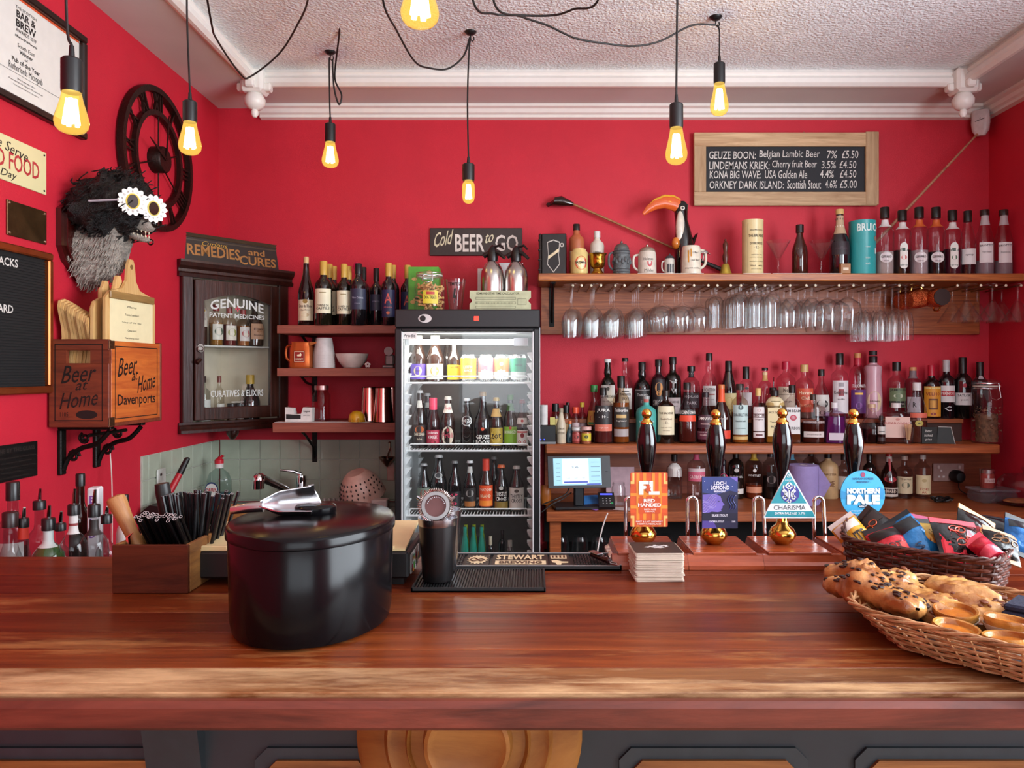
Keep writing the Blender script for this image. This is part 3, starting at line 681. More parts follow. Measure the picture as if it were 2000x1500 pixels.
# crate on iron brackets
CRW = wood('a8481b', 'd0702c', 1, 4, .55, .25, .1, wear='5a2412', weark=.62, long=10)
CRD = wood('5d2412', '83381c', 0, 4, .6, .25, .08, wear='2f120a', weark=.6, long=10)
ka, kb, kz0, kz1 = 2.352, 2.69, 1.305, 1.58; kx = XL + .008; kw = .188
ct = T('wooden_crate', 'old orange wooden beer crate with black lettering on a wall bracket', 'crate', (kx, ka, kz0)); H = kz1 - kz0; Lc = kb - ka
MB().box(0, kw, .012, Lc - .012, 0, .012, b=.002).build('base_board', CRD, ct)
m = MB()   # front end with a slotted hand hole
hp = [(.045 + .045 * .0 + .1 * u, H - .055) for u in (0, 1)]
m.box(0, kw, 0, .014, 0, H - .075, b=.002).box(0, kw, 0, .014, H - .035, H, b=.002).box(0, .055, 0, .014, H - .0755, H - .0345).box(.13, kw, 0, .014, H - .0755, H - .0345)
m.build('end_board', CRD, ct)
MB().box(0, kw, Lc - .014, Lc, 0, H, b=.002).build('end_board', CRD, ct)
MB().box(kw - .012, kw, .0145, Lc - .0145, .012, H - .004, b=.0015).build('side_board', CRW, ct); MB().box(0, .012, .0145, Lc - .0145, .012, H - .004, b=.0015).build('side_board', CRW, ct)
for z in (.004, H - .03): MB().box(kw - .001, kw + .002, .0, .03, z, z + .026, b=.0008).build('corner_strap', metal('6a4a35', .5, .2), ct)
INKB = pm('170a06', .6); f1 = plane_fn((kw + .0006, Lc / 2, H / 2), (0, 1, 0), (0, 0, 1)); m = MB()
m.text('Beer', .12, .06, lambda a, b: f1(a - .06, b + .055 + a * .12), 0, .004, .35).text('at', .04, .03, lambda a, b: f1(a - .015, b + .022 + a * .1), 0, .004, .35).text('Home', .12, .055, lambda a, b: f1(a + .06, b + .0 + a * .15), 0, .004, .35).text('Davenports', .24, .045, lambda a, b: f1(a, b - .06), 0, .012)
def outline(m, fn, u0, u1, v0, v1, w_=.003, mi=0):
    m.quad(fn, u0, u1, v0, v0 + w_, mi).quad(fn, u0, u1, v1 - w_, v1, mi).quad(fn, u0, u0 + w_, v0, v1, mi).quad(fn, u1 - w_, u1, v0, v1, mi)
outline(m, f1, -.135, .135, -.115, .118)
f1 = plane_fn((kw / 2, -.0006, H / 2), (1, 0, 0), (0, 0, 1))
m.text('Beer', .11, .055, lambda a, b: f1(a, b + .03 + a * .08), 0, .004, .35).text('at', .04, .026, lambda a, b: f1(a + .01, b - .008 + a * .08), 0, .004, .35).text('Home', .12, .05, lambda a, b: f1(a, b - .05 + a * .12), 0, .004, .35)
outline(m, f1, -.075, .075, -.118, .122); m.poly([(.025 + .034 * cos(q * pi / 8), -.098 + .014 * sin(q * pi / 8)) for q in range(16)], f1); m.text('1105', .025, .014, lambda a, b: f1(a - .045, b - .097))
m.build('lettering', INKB, ct)
for i, y in enumerate((2.42, 2.615)):
    b = T('wall_bracket', ['cast iron scroll bracket under the near end of the crate', 'cast iron scroll bracket under the far end of the crate'][i], 'bracket', (XL, y, kz0 - .012))
    m = MB().box(0, .014, -.015, .015, -.145, .0, b=.003).box(0, .17, -.012, .012, 0, .0115, b=.002)
    m.tube(spline([(.012, 0, -.13), (.03, 0, -.09), (.07, 0, -.06), (.12, 0, -.045), (.16, 0, -.005)], 6), .008, 8)
    m.tube([(.045 + .02 * (1 - k / 22) * cos(k * .55), 0, -.085 + .02 * (1 - k / 22) * sin(k * .55)) for k in range(20)], .005, 6)
    m.tube([(.08 + .018 * (1 - k / 22) * cos(k * .55 + 2), 0, -.028 + .018 * (1 - k / 22) * sin(k * .55 + 2)) for k in range(20)], .0045, 6); m.build('scroll', IRON, b)
t = T('bracket_rod', 'iron rod joining the two brackets below the crate', 'rod', (XL + .1, 2.5, kz0 - .03)); MB().tube([(0, -.09, 0), (0, .13, .0)], .006, 8).build('bar', IRON, t)
tag(MB().tube(spline([P(214, 868, 2.62), P(218, 930, 2.62), P(219, 985, 2.6), P(219, 1060, 2.6)], 6), .002, 6).build('string', pm('d8cfc4', .7)), 'thin white string hanging from the far crate bracket', 'string')
# menu boards standing in the crate
BAM = wood('c9995a', 'e0ba80', 2, 6, .5, .1, .08)
bz = kz0 + .0125
def paddle(w_, h, hh, th=.009):
    """paddle board w_ wide, shoulders at h, handle up to hh, standing along Y and facing the room"""
    q = w_ / 2; o = [(-q, 0), (q, 0), (q, h - .04), (q * .82, h - .015), (q * .35, h), (.026, h + .03), (.02, hh - .02), (.01, hh), (-.01, hh), (-.02, hh - .02), (-.026, h + .03), (-q * .35, h), (-q * .82, h - .015), (-q, h - .04)]
    return MB().prism(o, lambda a, b, d: (d, a, b), -th / 2, th / 2)
def stand(lab, x, y, mk, rz=0, group=None):
    t = T('menu_board', lab, 'menu board', (kx + x, ka + y, bz), rz, group); mk().build('board', BAM, t); return t
t = stand('bamboo paddle menu board with a cream menu sheet facing the bar', .163, .172, lambda: paddle(.285, .435, .535), R_(-3))
MB().box(.0046, .006, -.12, .125, .06, .395).build('menu_sheet', pm('e6d9ae', .6, 0, .03), t)
m = MB(); fq = plane_fn((.0064, 0, 0), (0, 1, 0), (0, 0, 1))
for k in range(8): m.text(['Menu', 'Toasted sandwich', 'Soup of the day', 'Cheese board', 'Meat sharing board', 'Nachos and dips', 'Pastries', 'Please order at the bar'][k], .05 + (k % 3) * .03, .007, lambda a, b: fq(a, b + .375 - k * .026))
m.build('lettering', INK, t); MB().box(.0046, .012, -.125, .128, .396, .42, b=.002).build('clip_bar', wood('8c6a3a', 'b08a52', 1, 6), t)
MB().lathe([(0, 0), (.008, 0), (.008, .0009), (0, .0009)], 14, c=(.0046, 0, .51), ax='x').build('hole', pm('7a5a30', .6), t)
for k in range(4):
    stand(ORD[k] + ' tall bamboo paddle board behind the cream menu sheet in the crate', .147 - .014 * k, .125 - .012 * k + .03 * (k % 2), lambda: paddle(.15, .40, .475 - .01 * k), 0, 'tall paddle boards in the crate')
for k in range(10):
    o = [(.0, 0), (.17, 0), (.17, .28), (.12, .33), (.06, .385), (.02, .392), (.0, .385), (-.006, .365), (.004, .335), (.016, .30), (.018, .27), (.006, .21)]
    stand(ORD[k] + ' low wavy edged serving board counted from the wall in the crate', .018 + .0098 * k, .026 + .002 * (k % 3), lambda: MB().prism([(a, b - .006 * k) if b else (a, b) for a, b in o], lambda a, b, d: (d, a, b), -.0042, .0042), 0, 'wavy boards in the crate')
# ---------------------------------------------------------------- bottles, cans, jars
SH = {
 'sp': [(.93, 0), (1, .015), (1, .60), (.97, .64), (.85, .69), (.6, .725), (.42, .75), (.37, .79), (.36, .97)],
 'bu': [(.93, 0), (1, .015), (1, .52), (.95, .58), (.75, .64), (.5, .685), (.42, .70), (.44, .72), (.5, .76), (.46, .82), (.38, .86), (.37, .97)],
 'wn': [(.95, 0), (1, .012), (1, .60), (.93, .655), (.7, .70), (.45, .735), (.38, .77), (.36, .97)],
 'bg': [(.95, 0), (1, .012), (1, .43), (.9, .53), (.62, .64), (.42, .74), (.36, .85), (.36, .97)],
 'br': [(.93, 0), (1, .015), (1, .50), (.95, .56), (.7, .68), (.5, .77), (.42, .85), (.40, .97)],
 'sq': [(.95, 0), (1, .02), (1, .62), (.93, .70), (.65, .755), (.36, .79), (.3, .82), (.3, .97)],
 'sl': [(.93, 0), (1, .012), (1, .68), (.9, .74), (.55, .79), (.42, .83), (.38, .97)],
 'cn': [(.93, 0), (1, .015), (1, .50), (.8, .62), (.55, .75), (.40, .86), (.38, .97)],
 'jg': [(.8, 0), (.97, .03), (1, .2), (.98, .42), (.8, .56), (.5, .66), (.34, .74), (.3, .97)],
 'fl': [(.95, 0), (1, .02), (1, .68), (.93, .74), (.5, .78), (.3, .80), (.28, .84), (.28, .97)],
 'tk': [(.9, 0), (1, .01), (.98, .3), (.86, .62), (.95, .74), (.9, .77), (.45, .80), (.42, .97)],
 'mn': [(.93, 0), (1, .02), (1, .62), (.9, .72), (.5, .8), (.45, .97)],
}
def prof_r(pr, z):
    for (r0, z0), (r1, z1) in zip(pr, pr[1:]):
        if z <= z1: return r0 + (r1 - r0) * (z - z0) / max(z1 - z0, 1e-6)
    return pr[-1][0]
_pc = {}
def bottle(name, label, x, y, z, H, R, shape='sp', body='clear:f4f6f6', cap=('111', .86, 1), labels=(), fill=None, sq=None, sy=1, group=None, cat='bottle', crown=False, n=20, rz=None):
    """an upright bottle: body, drink, cap, and labels wrapped round its front.
    labels: (z0, z1, colour, half angle in radians, [(text, z, width, height, colour)])"""
    pr = SH[shape]; pe = sq
    if rz is None: rz = math.atan2(-x, y) * .55
    t = T(name, label, cat, (x, y, z), rz, group)
    kind, col = body.split(':') if ':' in body else ('dark', body)
    cz0 = cap[1] if cap else 1
    full = [(0, 0)] + [(r * R, h * H, pe if (pe and h < .66) else None) for r, h in pr if h < max(cz0, .9)]
    zc = (cz0 if cap else 1) * H + .001; full += [(prof_r(pr, zc / H) * R, zc), (0, zc)]
    key = ('b', shape, round(H, 3), round(R, 3), body, pe, sy, cz0)
    if key in _pc:
        o = _pc[key].copy(); C.objects.link(o); o.parent = t
    else:
        m = MB().lathe(full, n, sy=sy)
        mat = glass(*(col.split(',') if ',' in col else (col,))) if kind == 'clear' else pm(col, .28, 0, .05, coat=.2) if kind == 'frost' else pm(col, .45) if kind == 'matt' else dglass(col)
        o = m.build('glass_body', mat, t); _pc[key] = o
    if fill:
        fz, fc = fill[0], fill[1]; al = fill[2] if len(fill) > 2 else .6
        q = [(0, .012 * H)] + [(r * R * .93, max(h * H, .012 * H), pe if (pe and h < .66) else None) for r, h in pr if h < fz]
        q += [(prof_r(pr, fz) * R * .93, fz * H, pe if (pe and fz < .66) else None), (0, fz * H)]
        MB().lathe(q, n, sy=sy).build('drink', liquid(fc, al), t)
    if cap:
        cc, c0, c1 = cap[0], cap[1], cap[2]; rc = (cap[3] if len(cap) > 3 else max(prof_r(pr, c0), prof_r(pr, .9)) + .05) * R
        m = MB()
        if crown: m.lathe([(0, c0 * H), (rc * 1.1, c0 * H), (rc * 1.12, (c0 + .012) * H), (rc * .9, c1 * H), (0, c1 * H)], n)
        else: m.lathe([(0, c0 * H), (rc, c0 * H), (rc, (c1 - .008) * H), (rc * .9, c1 * H), (0, c1 * H)], n)
        m.build('cap', metal(cc[1:], .3) if cc[0] == '@' else pm(cc, .35, 0, .08), t)
    for L in labels:
        z0, z1, lc, ha = L[0] * H, L[1] * H, L[2], L[3]; tx = L[4] if len(L) > 4 else []
        ks = [max(z0, min(z1, h * H)) for _, h in pr if z0 < h * H < z1]; zs = [z0] + ks + [z1]
        flat = pe is not None and L[1] < .7
        def rad(zz): return prof_r(pr, zz / H) * R + .0008
        def fn(a, b, d=0.):
            r = rad(b) + d
            if flat: return (max(-r * .9, min(r * .9, a)), -r * sy, b)
            q = a / r; return (r * sin(q), -r * cos(q) * sy, b)
        m = MB(); mats = [pm(lc, .5, 0, .05, 12) if lc and lc[0] != '@' else metal((lc or '@888')[1:], .3)]; hw = ha
        if lc:
            v = []; f = []; nn = 2 if flat else 10
            for zz in zs:
                for i in range(nn + 1):
                    r = rad(zz); a = -ha + 2 * ha * i / nn
                    v.append(((a / 1.2) * r * .95 if flat else r * sin(a), -r * sy if flat else -r * cos(a) * sy, zz))
            for j in range(len(zs) - 1):
                for i in range(nn): k = j * (nn + 1) + i; f.append([k, k + 1, k + nn + 2, k + nn + 1])
            m.add(v, f, 0, not flat)
        for s_, tz, w_, h_, tc in tx:
            mt = pm(tc, .5, 0, .02)
            if mt not in mats: mats.append(mt)
            if s_ == '#':     # a coloured block
                v = []; 
                m.quad(lambda a, b: fn(a, b, .0004), -w_ * R, w_ * R, (tz - h_ / 2) * H, (tz + h_ / 2) * H, mats.index(mt), 1 if flat else 6)
            elif s_ == 'o':
                m.poly([(w_ * R * cos(q * pi / 9), tz * H + h_ * H / 2 * sin(q * pi / 9)) for q in range(18)], lambda a, b: fn(a, b, .0006), mats.index(mt))
            else: m.text(s_, w_ * 2 * R, h_ * H, lambda a, b: fn(a, b + tz * H, .0009), mats.index(mt), .012, 0, 1)
        m.build('label', mats, t)
    return t
def row(zb, d, items, group=None):
    """items: (name, label, px, top py, width px, shape, body, cap, labels, fill, extra)"""
    for it in items:
        name, lab, px, py, wpx, shape, body, cap, labels = it[:9]
        fill = it[9] if len(it) > 9 else None; ex = it[10] if len(it) > 10 else {}
        dd = ex.pop('d', d) if ex else d
        x = PX(px, dd); H = PZ(py, dd) - zb; R = wpx / 2 * dd / F
        bottle(name, lab, x, dd, zb, H, R, shape, body, cap, labels, fill, group=group, **ex)
# ---------------------------------------------------------------- the fridge
FX0, FX1, FY0, FY1, FZ1 = PX(771, 3.1), PX(1055, 3.1), 3.1, 3.64, PZ(604, 3.1)
fr = T('bottle_fridge', 'black glass door drinks fridge with a bright strip light', 'fridge', ((FX0 + FX1) / 2, 3.37, 0)); fx = (FX1 - FX0) / 2; fy0, fy1 = -.27, .27
FBL = pm('17171a', .38, 0, .08); FWH = pm('d9dbdc', .45, 0, .03); ZI1 = PZ(650, 3.12); ZH = PZ(640, 3.1)
m = MB().box(-fx, -fx + .03, fy0 + .035, fy1, .06, FZ1, b=.002).box(fx - .03, fx, fy0 + .035, fy1, .06, FZ1, b=.002).box(-fx + .03, fx - .03, fy1 - .03, fy1, .06, FZ1)
m.box(-fx + .03, fx - .03, fy0 + .035, fy1 - .03, ZI1 + .004, FZ1).box(-fx + .03, fx - .03, fy0 + .035, fy1 - .03, .06, .12).box(-fx + .03, fx - .03, fy0 + .05, fy1, 0, .06)
m.build('cabinet', FBL, fr)
m = MB(); m.box(-fx + .03, -fx + .034, fy0 + .04, fy1 - .03, .12, ZI1).box(fx - .034, fx - .03, fy0 + .04, fy1 - .03, .12, ZI1).box(-fx + .034, fx - .034, fy0 + .04, fy1 - .034, ZI1, ZI1 + .004).box(-fx + .034, fx - .034, fy0 + .04, fy1 - .034, .12, .124)
m.build('liner', FWH, fr); MB().box(-fx + .034, fx - .034, fy1 - .034, fy1 - .03, .12, ZI1).build('back_liner', pm('5a5450', .5), fr)  # back of the white interior coloured dark, shade put into the colour
m = MB()
for k in range(5):
    for j in range(3): m.box(-.06 + j * .055, -.012 + j * .055, fy1 - .036, fy1 - .034, ZI1 - .085 - k * .014, ZI1 - .080 - k * .014)
m.build('vent_slots', pm('777', .6), fr)
MB().box(-fx, fx, fy0, fy0 + .034, ZH, FZ1, b=.005).build('header_panel', FBL, fr)
m = MB(); zf = (ZH + FZ1) / 2; f_ = front(fy0 - .0006)
m.lathe([(0, 0), (.022, 0), (.022, .002), (0, .002)], 24, 0, c=(PX(830, 3.1) - (FX0 + FX1) / 2, fy0 - .002, zf), ax='y', sx=1.25, sy=.8).lathe([(0, -.003), (.012, -.003), (.012, 0), (0, 0)], 20, 1, c=(PX(826, 3.1) - (FX0 + FX1) / 2, fy0 - .002, zf), ax='y')
m.build('thermostat_lock', [pm('cfcac8', .4), BLK], fr)
MB().box(-.008 + .035, .012 + .035, fy0 - .002, fy0, zf - .009, zf + .009).build('temperature_display', emit('ff3a2a', .9), fr)
dw = .027
m = MB().box(-fx, -fx + dw, fy0, fy0 + .034, .08, ZH - .003, b=.004).box(fx - dw, fx - .002, fy0, fy0 + .034, .08, ZH - .003, b=.004).box(-fx + dw, fx - dw, fy0, fy0 + .034, ZI1 - .008 + .012, ZH - .003, b=.003).box(-fx + dw, fx - dw, fy0, fy0 + .034, .08, .12)
dr = m.build('door', FBL, fr)
MB().box(-fx + dw, fx - dw, fy0 + .012, fy0 + .016, .12, ZI1 + .005).build('door_glass', glass('fdfefe', 'd5d8da', .015, 1, .006), dr)
MB().box(-fx + dw, -fx + dw + .004, fy0 - .001, fy0 + .02, .12, ZI1 + .004).box(fx - dw - .004, fx - dw, fy0 - .001, fy0 + .02, .12, ZI1 + .004).box(fx - .002, fx, fy0 - .001, fy0 + .03, .08, ZH).build('white_gasket', FWH, dr)
m = MB().box(-fx + .03, -fx + .088, fy0 + .0105, fy0 + .0118, ZI1 - .026, ZI1 + .002); m.text('Prodis', .048, .014, lambda a, b: (a - fx + .059, fy0 + .0102, b + ZI1 - .012), 1, .012); m.build('badge', [pm('e8e6e2', .5), INK], dr)
zt = PZ(668, 3.18)
MB().tube([(-fx + .05, fy0 + .07, zt), (fx - .11, fy0 + .07, zt)], .011, 10).build('strip_light', emit('fdfdf2', 6), fr)
MB().box(-fx + .036, -fx + .05, fy0 + .055, fy0 + .085, zt - .014, zt + .014).box(fx - .11, fx - .05, fy0 + .055, fy0 + .085, zt - .016, zt + .016).build('light_holder', FWH, fr)
l = area('fridge_strip_light', (0, fy0 + .085, zt - .005), (R_(25), 0, 0), .40, .04, FRIDGE_W, (1, .99, .93)); l.parent = fr
l.data.use_shadow = True
m = MB()
for sx_ in (-1, 1):
    x0 = sx_ * (fx - .034); z = .16
    while z < ZI1 - .1:
        for yy in (fy0 + .06, fy1 - .12): m.prism([(0, 0), (-.020 * sx_, .03), (-.020 * sx_, .034), (0, .036)], lambda a, b, d: (x0 + a, d, z + b), yy, yy + .04)
        z += .044
m.build('shelf_racks', FWH, fr)
FZ = [PZ(748, 3.17), PZ(880, 3.17), PZ(1006, 3.17)]
WIRE = pm('e6e8e8', .35)
for k, z in enumerate(FZ):
    m = MB(); ya, yb_ = fy0 + .06, fy1 - .05; xa, xb = -fx + .05, fx - .05
    m.tube([(xa - .014, ya, z), (xb + .014, ya, z)], .0045, 6).tube([(xa - .014, yb_, z), (xb + .014, yb_, z)], .0045, 6)
    m.tube([(xa, ya, z - .002), (xa, ya, z + .022), (xa + .006, ya, z + .028), (xb - .006, ya, z + .028), (xb, ya, z + .022), (xb, ya, z - .002)], .0028, 6)
    for i in range(38):
        x = xa + (xb - xa) * i / 37; m.tube([(x, ya, z + .002), (x, yb_, z + .002)], .0016, 4)
    m.build('wire_shelf', WIRE, fr)
zf = [z + .005 for z in FZ]; g_ = 'cold drinks in the fridge'; AL = '@c9ccce'
def can(lab, px, d, zb, body, low, txts, group=g_):
    x = PX(px, d); R = .033; H = .115
    t = T('drink_can', lab, 'can', (x, d, zb), 0, group)
    MB().lathe([(0, .003), (R * .75, 0), (R * .8, .002), (R, .012), (R, H - .014), (R * .82, H - .002), (R * .84, H), (R * .78, H), (R * .76, H - .005), (0, H - .005)], 22).build('can_body', metal('d7dadb', .25), t)
    m = MB(); fn = lambda a, b, d_=0.: ((R + .0006 + d_) * sin(a / R), -(R + .0006 + d_) * cos(a / R), b); mats = [pm(body, .35), pm(low, .4)]
    m.quad(fn, -R * 2, R * 2, .0125 if body == low else .042, H - .0145, 0, 14)
    if body != low: m.quad(fn, -R * 2, R * 2, .0125, .042, 1, 14)
    for tx, z, w_, h, tc in txts:
        mt = pm(tc, .5, 0, .02)
        if mt not in mats: mats.append(mt)
        if tx == 'o': m.poly([(w_ * cos(q * pi / 8), z + h * sin(q * pi / 8)) for q in range(16)], lambda a, b: fn(a, b, .0004), mats.index(mt))
        else: m.text(tx, w_, h, lambda a, b: fn(a, b + z, .0008), mats.index(mt), .015, .1)
    m.build('printed_sleeve', mats, t)
d = 3.26; B = 'bottle'
bb = 'beer_bottle'
row(zf[0], 3.25, [
 (bb, 'corked beer bottle with a purple shield label, top fridge shelf', 817, 655, 32, 'cn', '2a1810', ('d8d4c4', .80, 1), [(.05, .38, '5a45a0', 1.1, [('o', .23, .5, .2, 'c9b98a'), ('Grande', .24, .36, .05, '3a3050')])]),
 (bb, 'corked beer bottle with a cream shield label, top fridge shelf', 850, 655, 35, 'cn', '2a1810', ('d8d4c4', .80, 1), [(.05, .38, 'e6dfc0', 1.1, [('o', .23, .5, .2, 'b39a52'), ('Reserve', .24, .36, .05, 'f0e8c8')])]),
 (bb, 'dark beer bottle with a yellow cartoon label behind the orange can', 887, 668, 28, 'br', '241a16', ('222', .94, 1), [(.05, .42, 'c9b02c', 1.1, [('CHOUFFE', .36, .7, .06, '222222')])], None, {'crown': True}),
 (bb, 'dark beer bottle standing behind the yellow labelled one', 873, 662, 26, 'br', '241a16', ('ccc', .94, 1), [], None, {'d': 3.34, 'crown': True}),
], g_)
can('orange can with white block lettering on the top fridge shelf', 915, 3.22, zf[0], 'e59a1c', 'e59a1c', [('LEITH', .062, .036, .012, 'f6efe0'), ('JUICE', .046, .036, .012, 'f6efe0')])
can('pink and white can next to the orange block lettered can', 949, 3.23, zf[0], 'c77f8a', 'e2d8d2', [('pilot', .045, .035, .016, 'f2ece8'), ('o', .075, .008, .008, 'e9dcd8')])
can('peach and white can between the pink can and the green can', 980, 3.23, zf[0], 'e08a52', 'e6d9cc', [('pilot', .045, .035, .016, 'f4ece4'), ('o', .075, .008, .008, 'f0dccc')])
can('green can with a white hill print at the end of the top fridge shelf', 1013, 3.21, zf[0], '2f8a68', 'c9d2cc', [('alpine', .07, .03, .01, '1b3b38')])
can('pale green can standing behind the green hill print can', 1000, 3.30, zf[0], '6fae86', 'd3ddd2', [])
row(zf[1], 3.25, [
 (bb, 'dark beer bottle with an orange island label, second fridge shelf', 820, 762, 26, 'br', '1b100c', ('bbb', .95, 1), [(.08, .40, '2b1d1a', 1.1, [('o', .32, .7, .12, 'c4622e'), ('DARK ISLAND', .24, .85, .05, 'e6d8c0'), ('ale', .16, .4, .04, 'c9b8a0')]), (.70, .82, 'c8c4bc', .7)], None, {'crown': True}),
 (bb, 'dark beer bottle behind the orange island label one', 835, 768, 24, 'br', '1b100c', ('bbb', .95, 1), [(.72, .82, 'c8c4bc', .7)], None, {'d': 3.36, 'crown': True}),
 (bb, 'cherry beer bottle with a bright pink foil neck, second fridge shelf', 846, 777, 27, 'br', '2a0d10', ('f0486a', .58, 1, .58), [(.06, .36, 'b53048', 1.1, [('Lindemans', .31, .8, .05, 'f3e4e0'), ('KRIEK', .22, .7, .06, 'f6ece8'), ('o', .12, .5, .08, '7a1420')])]),
 (bb, 'beer bottle with an oval pink and cream label, second fridge shelf', 875, 774, 29, 'br', '26130f', ('d6d2c8', .93, 1), [(.68, .86, 'e2dccf', 1.2, [('Früli', .77, .4, .06, 'b5324a')]), (.06, .42, '26130f', .1, [('o', .24, .85, .36, 'e8dcc8'), ('o', .24, .78, .32, 'd8c9b0'), ('Früli', .25, .75, .1, 'b5324a'), ('o', .35, .16, .06, 'b03040')])], None, {'crown': True}),
 (bb, 'dark beer bottle with a white diamond label, second fridge shelf', 912, 778, 26, 'br', '191210', ('ccc', .95, 1), [(.5, .62, None, 1, [('o', .55, .85, .2, 'd8d8d4'), ('o', .55, .74, .16, '4a4a4c'), ('ROZA', .55, .7, .06, 'e4e4e0')])], None, {'crown': True}),
 (bb, 'tall dark bottle lettered in white capitals, middle of the second fridge shelf', 943, 765, 34, 'bg', '151012', ('8a6a3a', .92, 1), [(.05, .4, None, 1, [('GEUZE', .20, .85, .07, 'f2efe8'), ('BOON', .11, .85, .08, 'f2efe8'), ('o', .34, .2, .06, 'd0502c')])]),
 (bb, 'beer bottle with a yellow label and gold neck, second fridge shelf', 969, 776, 27, 'br', '271811', ('b9963a', .93, 1), [(.62, .78, 'd2a860', 1.1), (.05, .40, 'b89c3a', 1.2, [('o', .24, .8, .26, 'd0b24e'), ('zot', .24, .8, .12, '2a1d10')])], None, {'crown': True}),
 (bb, 'beer bottle with a green label and green neck foil, second fridge shelf', 997, 771, 27, 'br', '1d140e', ('4a7a32', .90, 1, .46), [(.70, .84, '3d6a2c', 1.1), (.06, .40, '7fae2c', 1.1, [('MONGOZO', .30, .95, .06, 'f2f4e0'), ('o', .38, .2, .06, 'b83a2a')])]),
 (bb, 'beer bottle with a white and red alcohol free label by the fridge door edge', 1020, 780, 25, 'br', '2b1612', ('8a2a2c', .92, 1), [(.50, .62, 'ddd9d4', 1.0, [('o', .56, .22, .06, 'b03030')]), (.05, .37, 'e4e0da', 1.1, [('0,0', .12, .7, .09, 'c0282c'), ('o', .26, .3, .1, '8a2428'), ('#', .33, .9, .03, 'c83a3c')])], None, {'crown': True}),
], g_)
row(zf[2], 3.25, [
 (bb, 'dark beer bottle with a round green label, third fridge shelf', 828, 905, 27, 'br', '131010', ('999', .95, 1), [(.2, .5, '6f7a6c', 1.1, [('o', .38, .5, .16, '8a3a2a')])], None, {'crown': True}),
 (bb, 'dark swing top style bottle with an oval badge, third fridge shelf', 857, 888, 32, 'br', '121212', ('aaa', .95, 1), [(.5, .62, None, 1, [('o', .64, .5, .1, 'b8bab8'), ('o', .64, .42, .075, '33363a')])], None, {'crown': True}),
 (bb, 'dark bottle with a black and pink label behind the cocktail tins', 888, 900, 26, 'br', '121010', ('777', .95, 1), [(.08, .4, '1b1418', 1.1, [('o', .34, .5, .05, 'd0305a'), ('o', .16, .4, .05, 'd0305a')])], None, {'crown': True}),
 (bb, 'dark beer bottle with a pirate face label, third fridge shelf', 918, 899, 26, 'br', '14100e', ('c8c8c8', .95, 1), [(.76, .88, 'b5b5b0', .9), (.12, .46, '191412', 1.1, [('o', .36, .6, .14, '8d8a86'), ('o', .34, .12, .04, '191412'), ('#', .15, .9, .1, 'a5662c')])], None, {'crown': True}),
 (bb, 'cider bottle with a bright orange label, third fridge shelf', 949, 896, 28, 'br', '2a150d', ('d0402c', .76, 1, .5), [(.10, .50, 'e2501e', 1.2, [('THATCHER', .42, .95, .05, 'f6e6d0'), ('BRAND', .30, .8, .06, 'f6d8b0'), ('#', .16, 1.0, .1, 'f08a2a')])]),
 (bb, 'cider bottle with white thistle lettering on dark glass', 979, 902, 28, 'br', '14110e', ('d86a3a', .88, .94, .5), [(.06, .2, '8a6f2a', 1.1), (.25, .5, None, 1, [('THISTLY', .36, .9, .09, 'ece8e0'), ('CROSS', .26, .8, .08, 'ece8e0'), ('o', .48, .3, .08, 'bdb9b0')])], None, {'crown': True}),
 (bb, 'cider bottle with a large white thistle label, third fridge shelf', 1009, 904, 31, 'br', '1b120e', ('c8c6c0', .88, .94, .46), [(.04, .50, 'd9d6cc', 1.05, [('THISTLY', .32, .85, .08, '24221f'), ('CROSS', .23, .75, .08, '24221f'), ('o', .43, .3, .07, '5a564e')])], None, {'crown': True}),
 (bb, 'dark beer bottle at the back of the third fridge shelf', 965, 892, 24, 'br', '120f0e', ('888', .95, 1), [], None, {'d': 3.36, 'crown': True}),
], g_)
zb = .62
MB().box(-fx + .04, fx - .04, fy0 + .07, fy1 - .05, .605, .615).build('wire_shelf', WIRE, fr)
t = T('bottle_pack', 'shrink wrapped pack of green and lime soft drink bottles low in the fridge', 'bottle pack', (PX(925, 3.3), 3.3, zb)); 
MB().box(-.055, .055, -.05, .1, .0, .17, b=.02).build('wrap', glass('e8f4f0', '9ab5b0', .1), t)
for i in range(3):
    for j in range(2): MB().lathe([(0, .002), (.016, .002), (.017, .09), (.012, .13), (.008, .15), (.008, .185), (0, .185)], 12, c=(-.036 + i * .036, -.025 + j * .05, 0)).build('pack_bottle', pm('2f8f7c' if j == 0 else '9fb02a', .15, coat=.4), t)
row(zb, 3.28, [('wine_bottle', 'dark bottle with a pale cork low in the fridge', 958, 1047, 13, 'wn', '141010', ('c9c0a4', .72, 1, .5), []),
 ('wine_bottle', 'tall black bottle in the shadow at the bottom of the fridge', 981, 1035, 15, 'wn', '0d0c0c', ('1a1a1a', .75, 1, .5), [], None, {'d': 3.36}),
 ('soda_bottle', 'small silver capped bottle low in the fridge', 996, 1055, 15, 'mn', '4a4a48', ('b0aea6', .66, 1, .6), [])], g_)
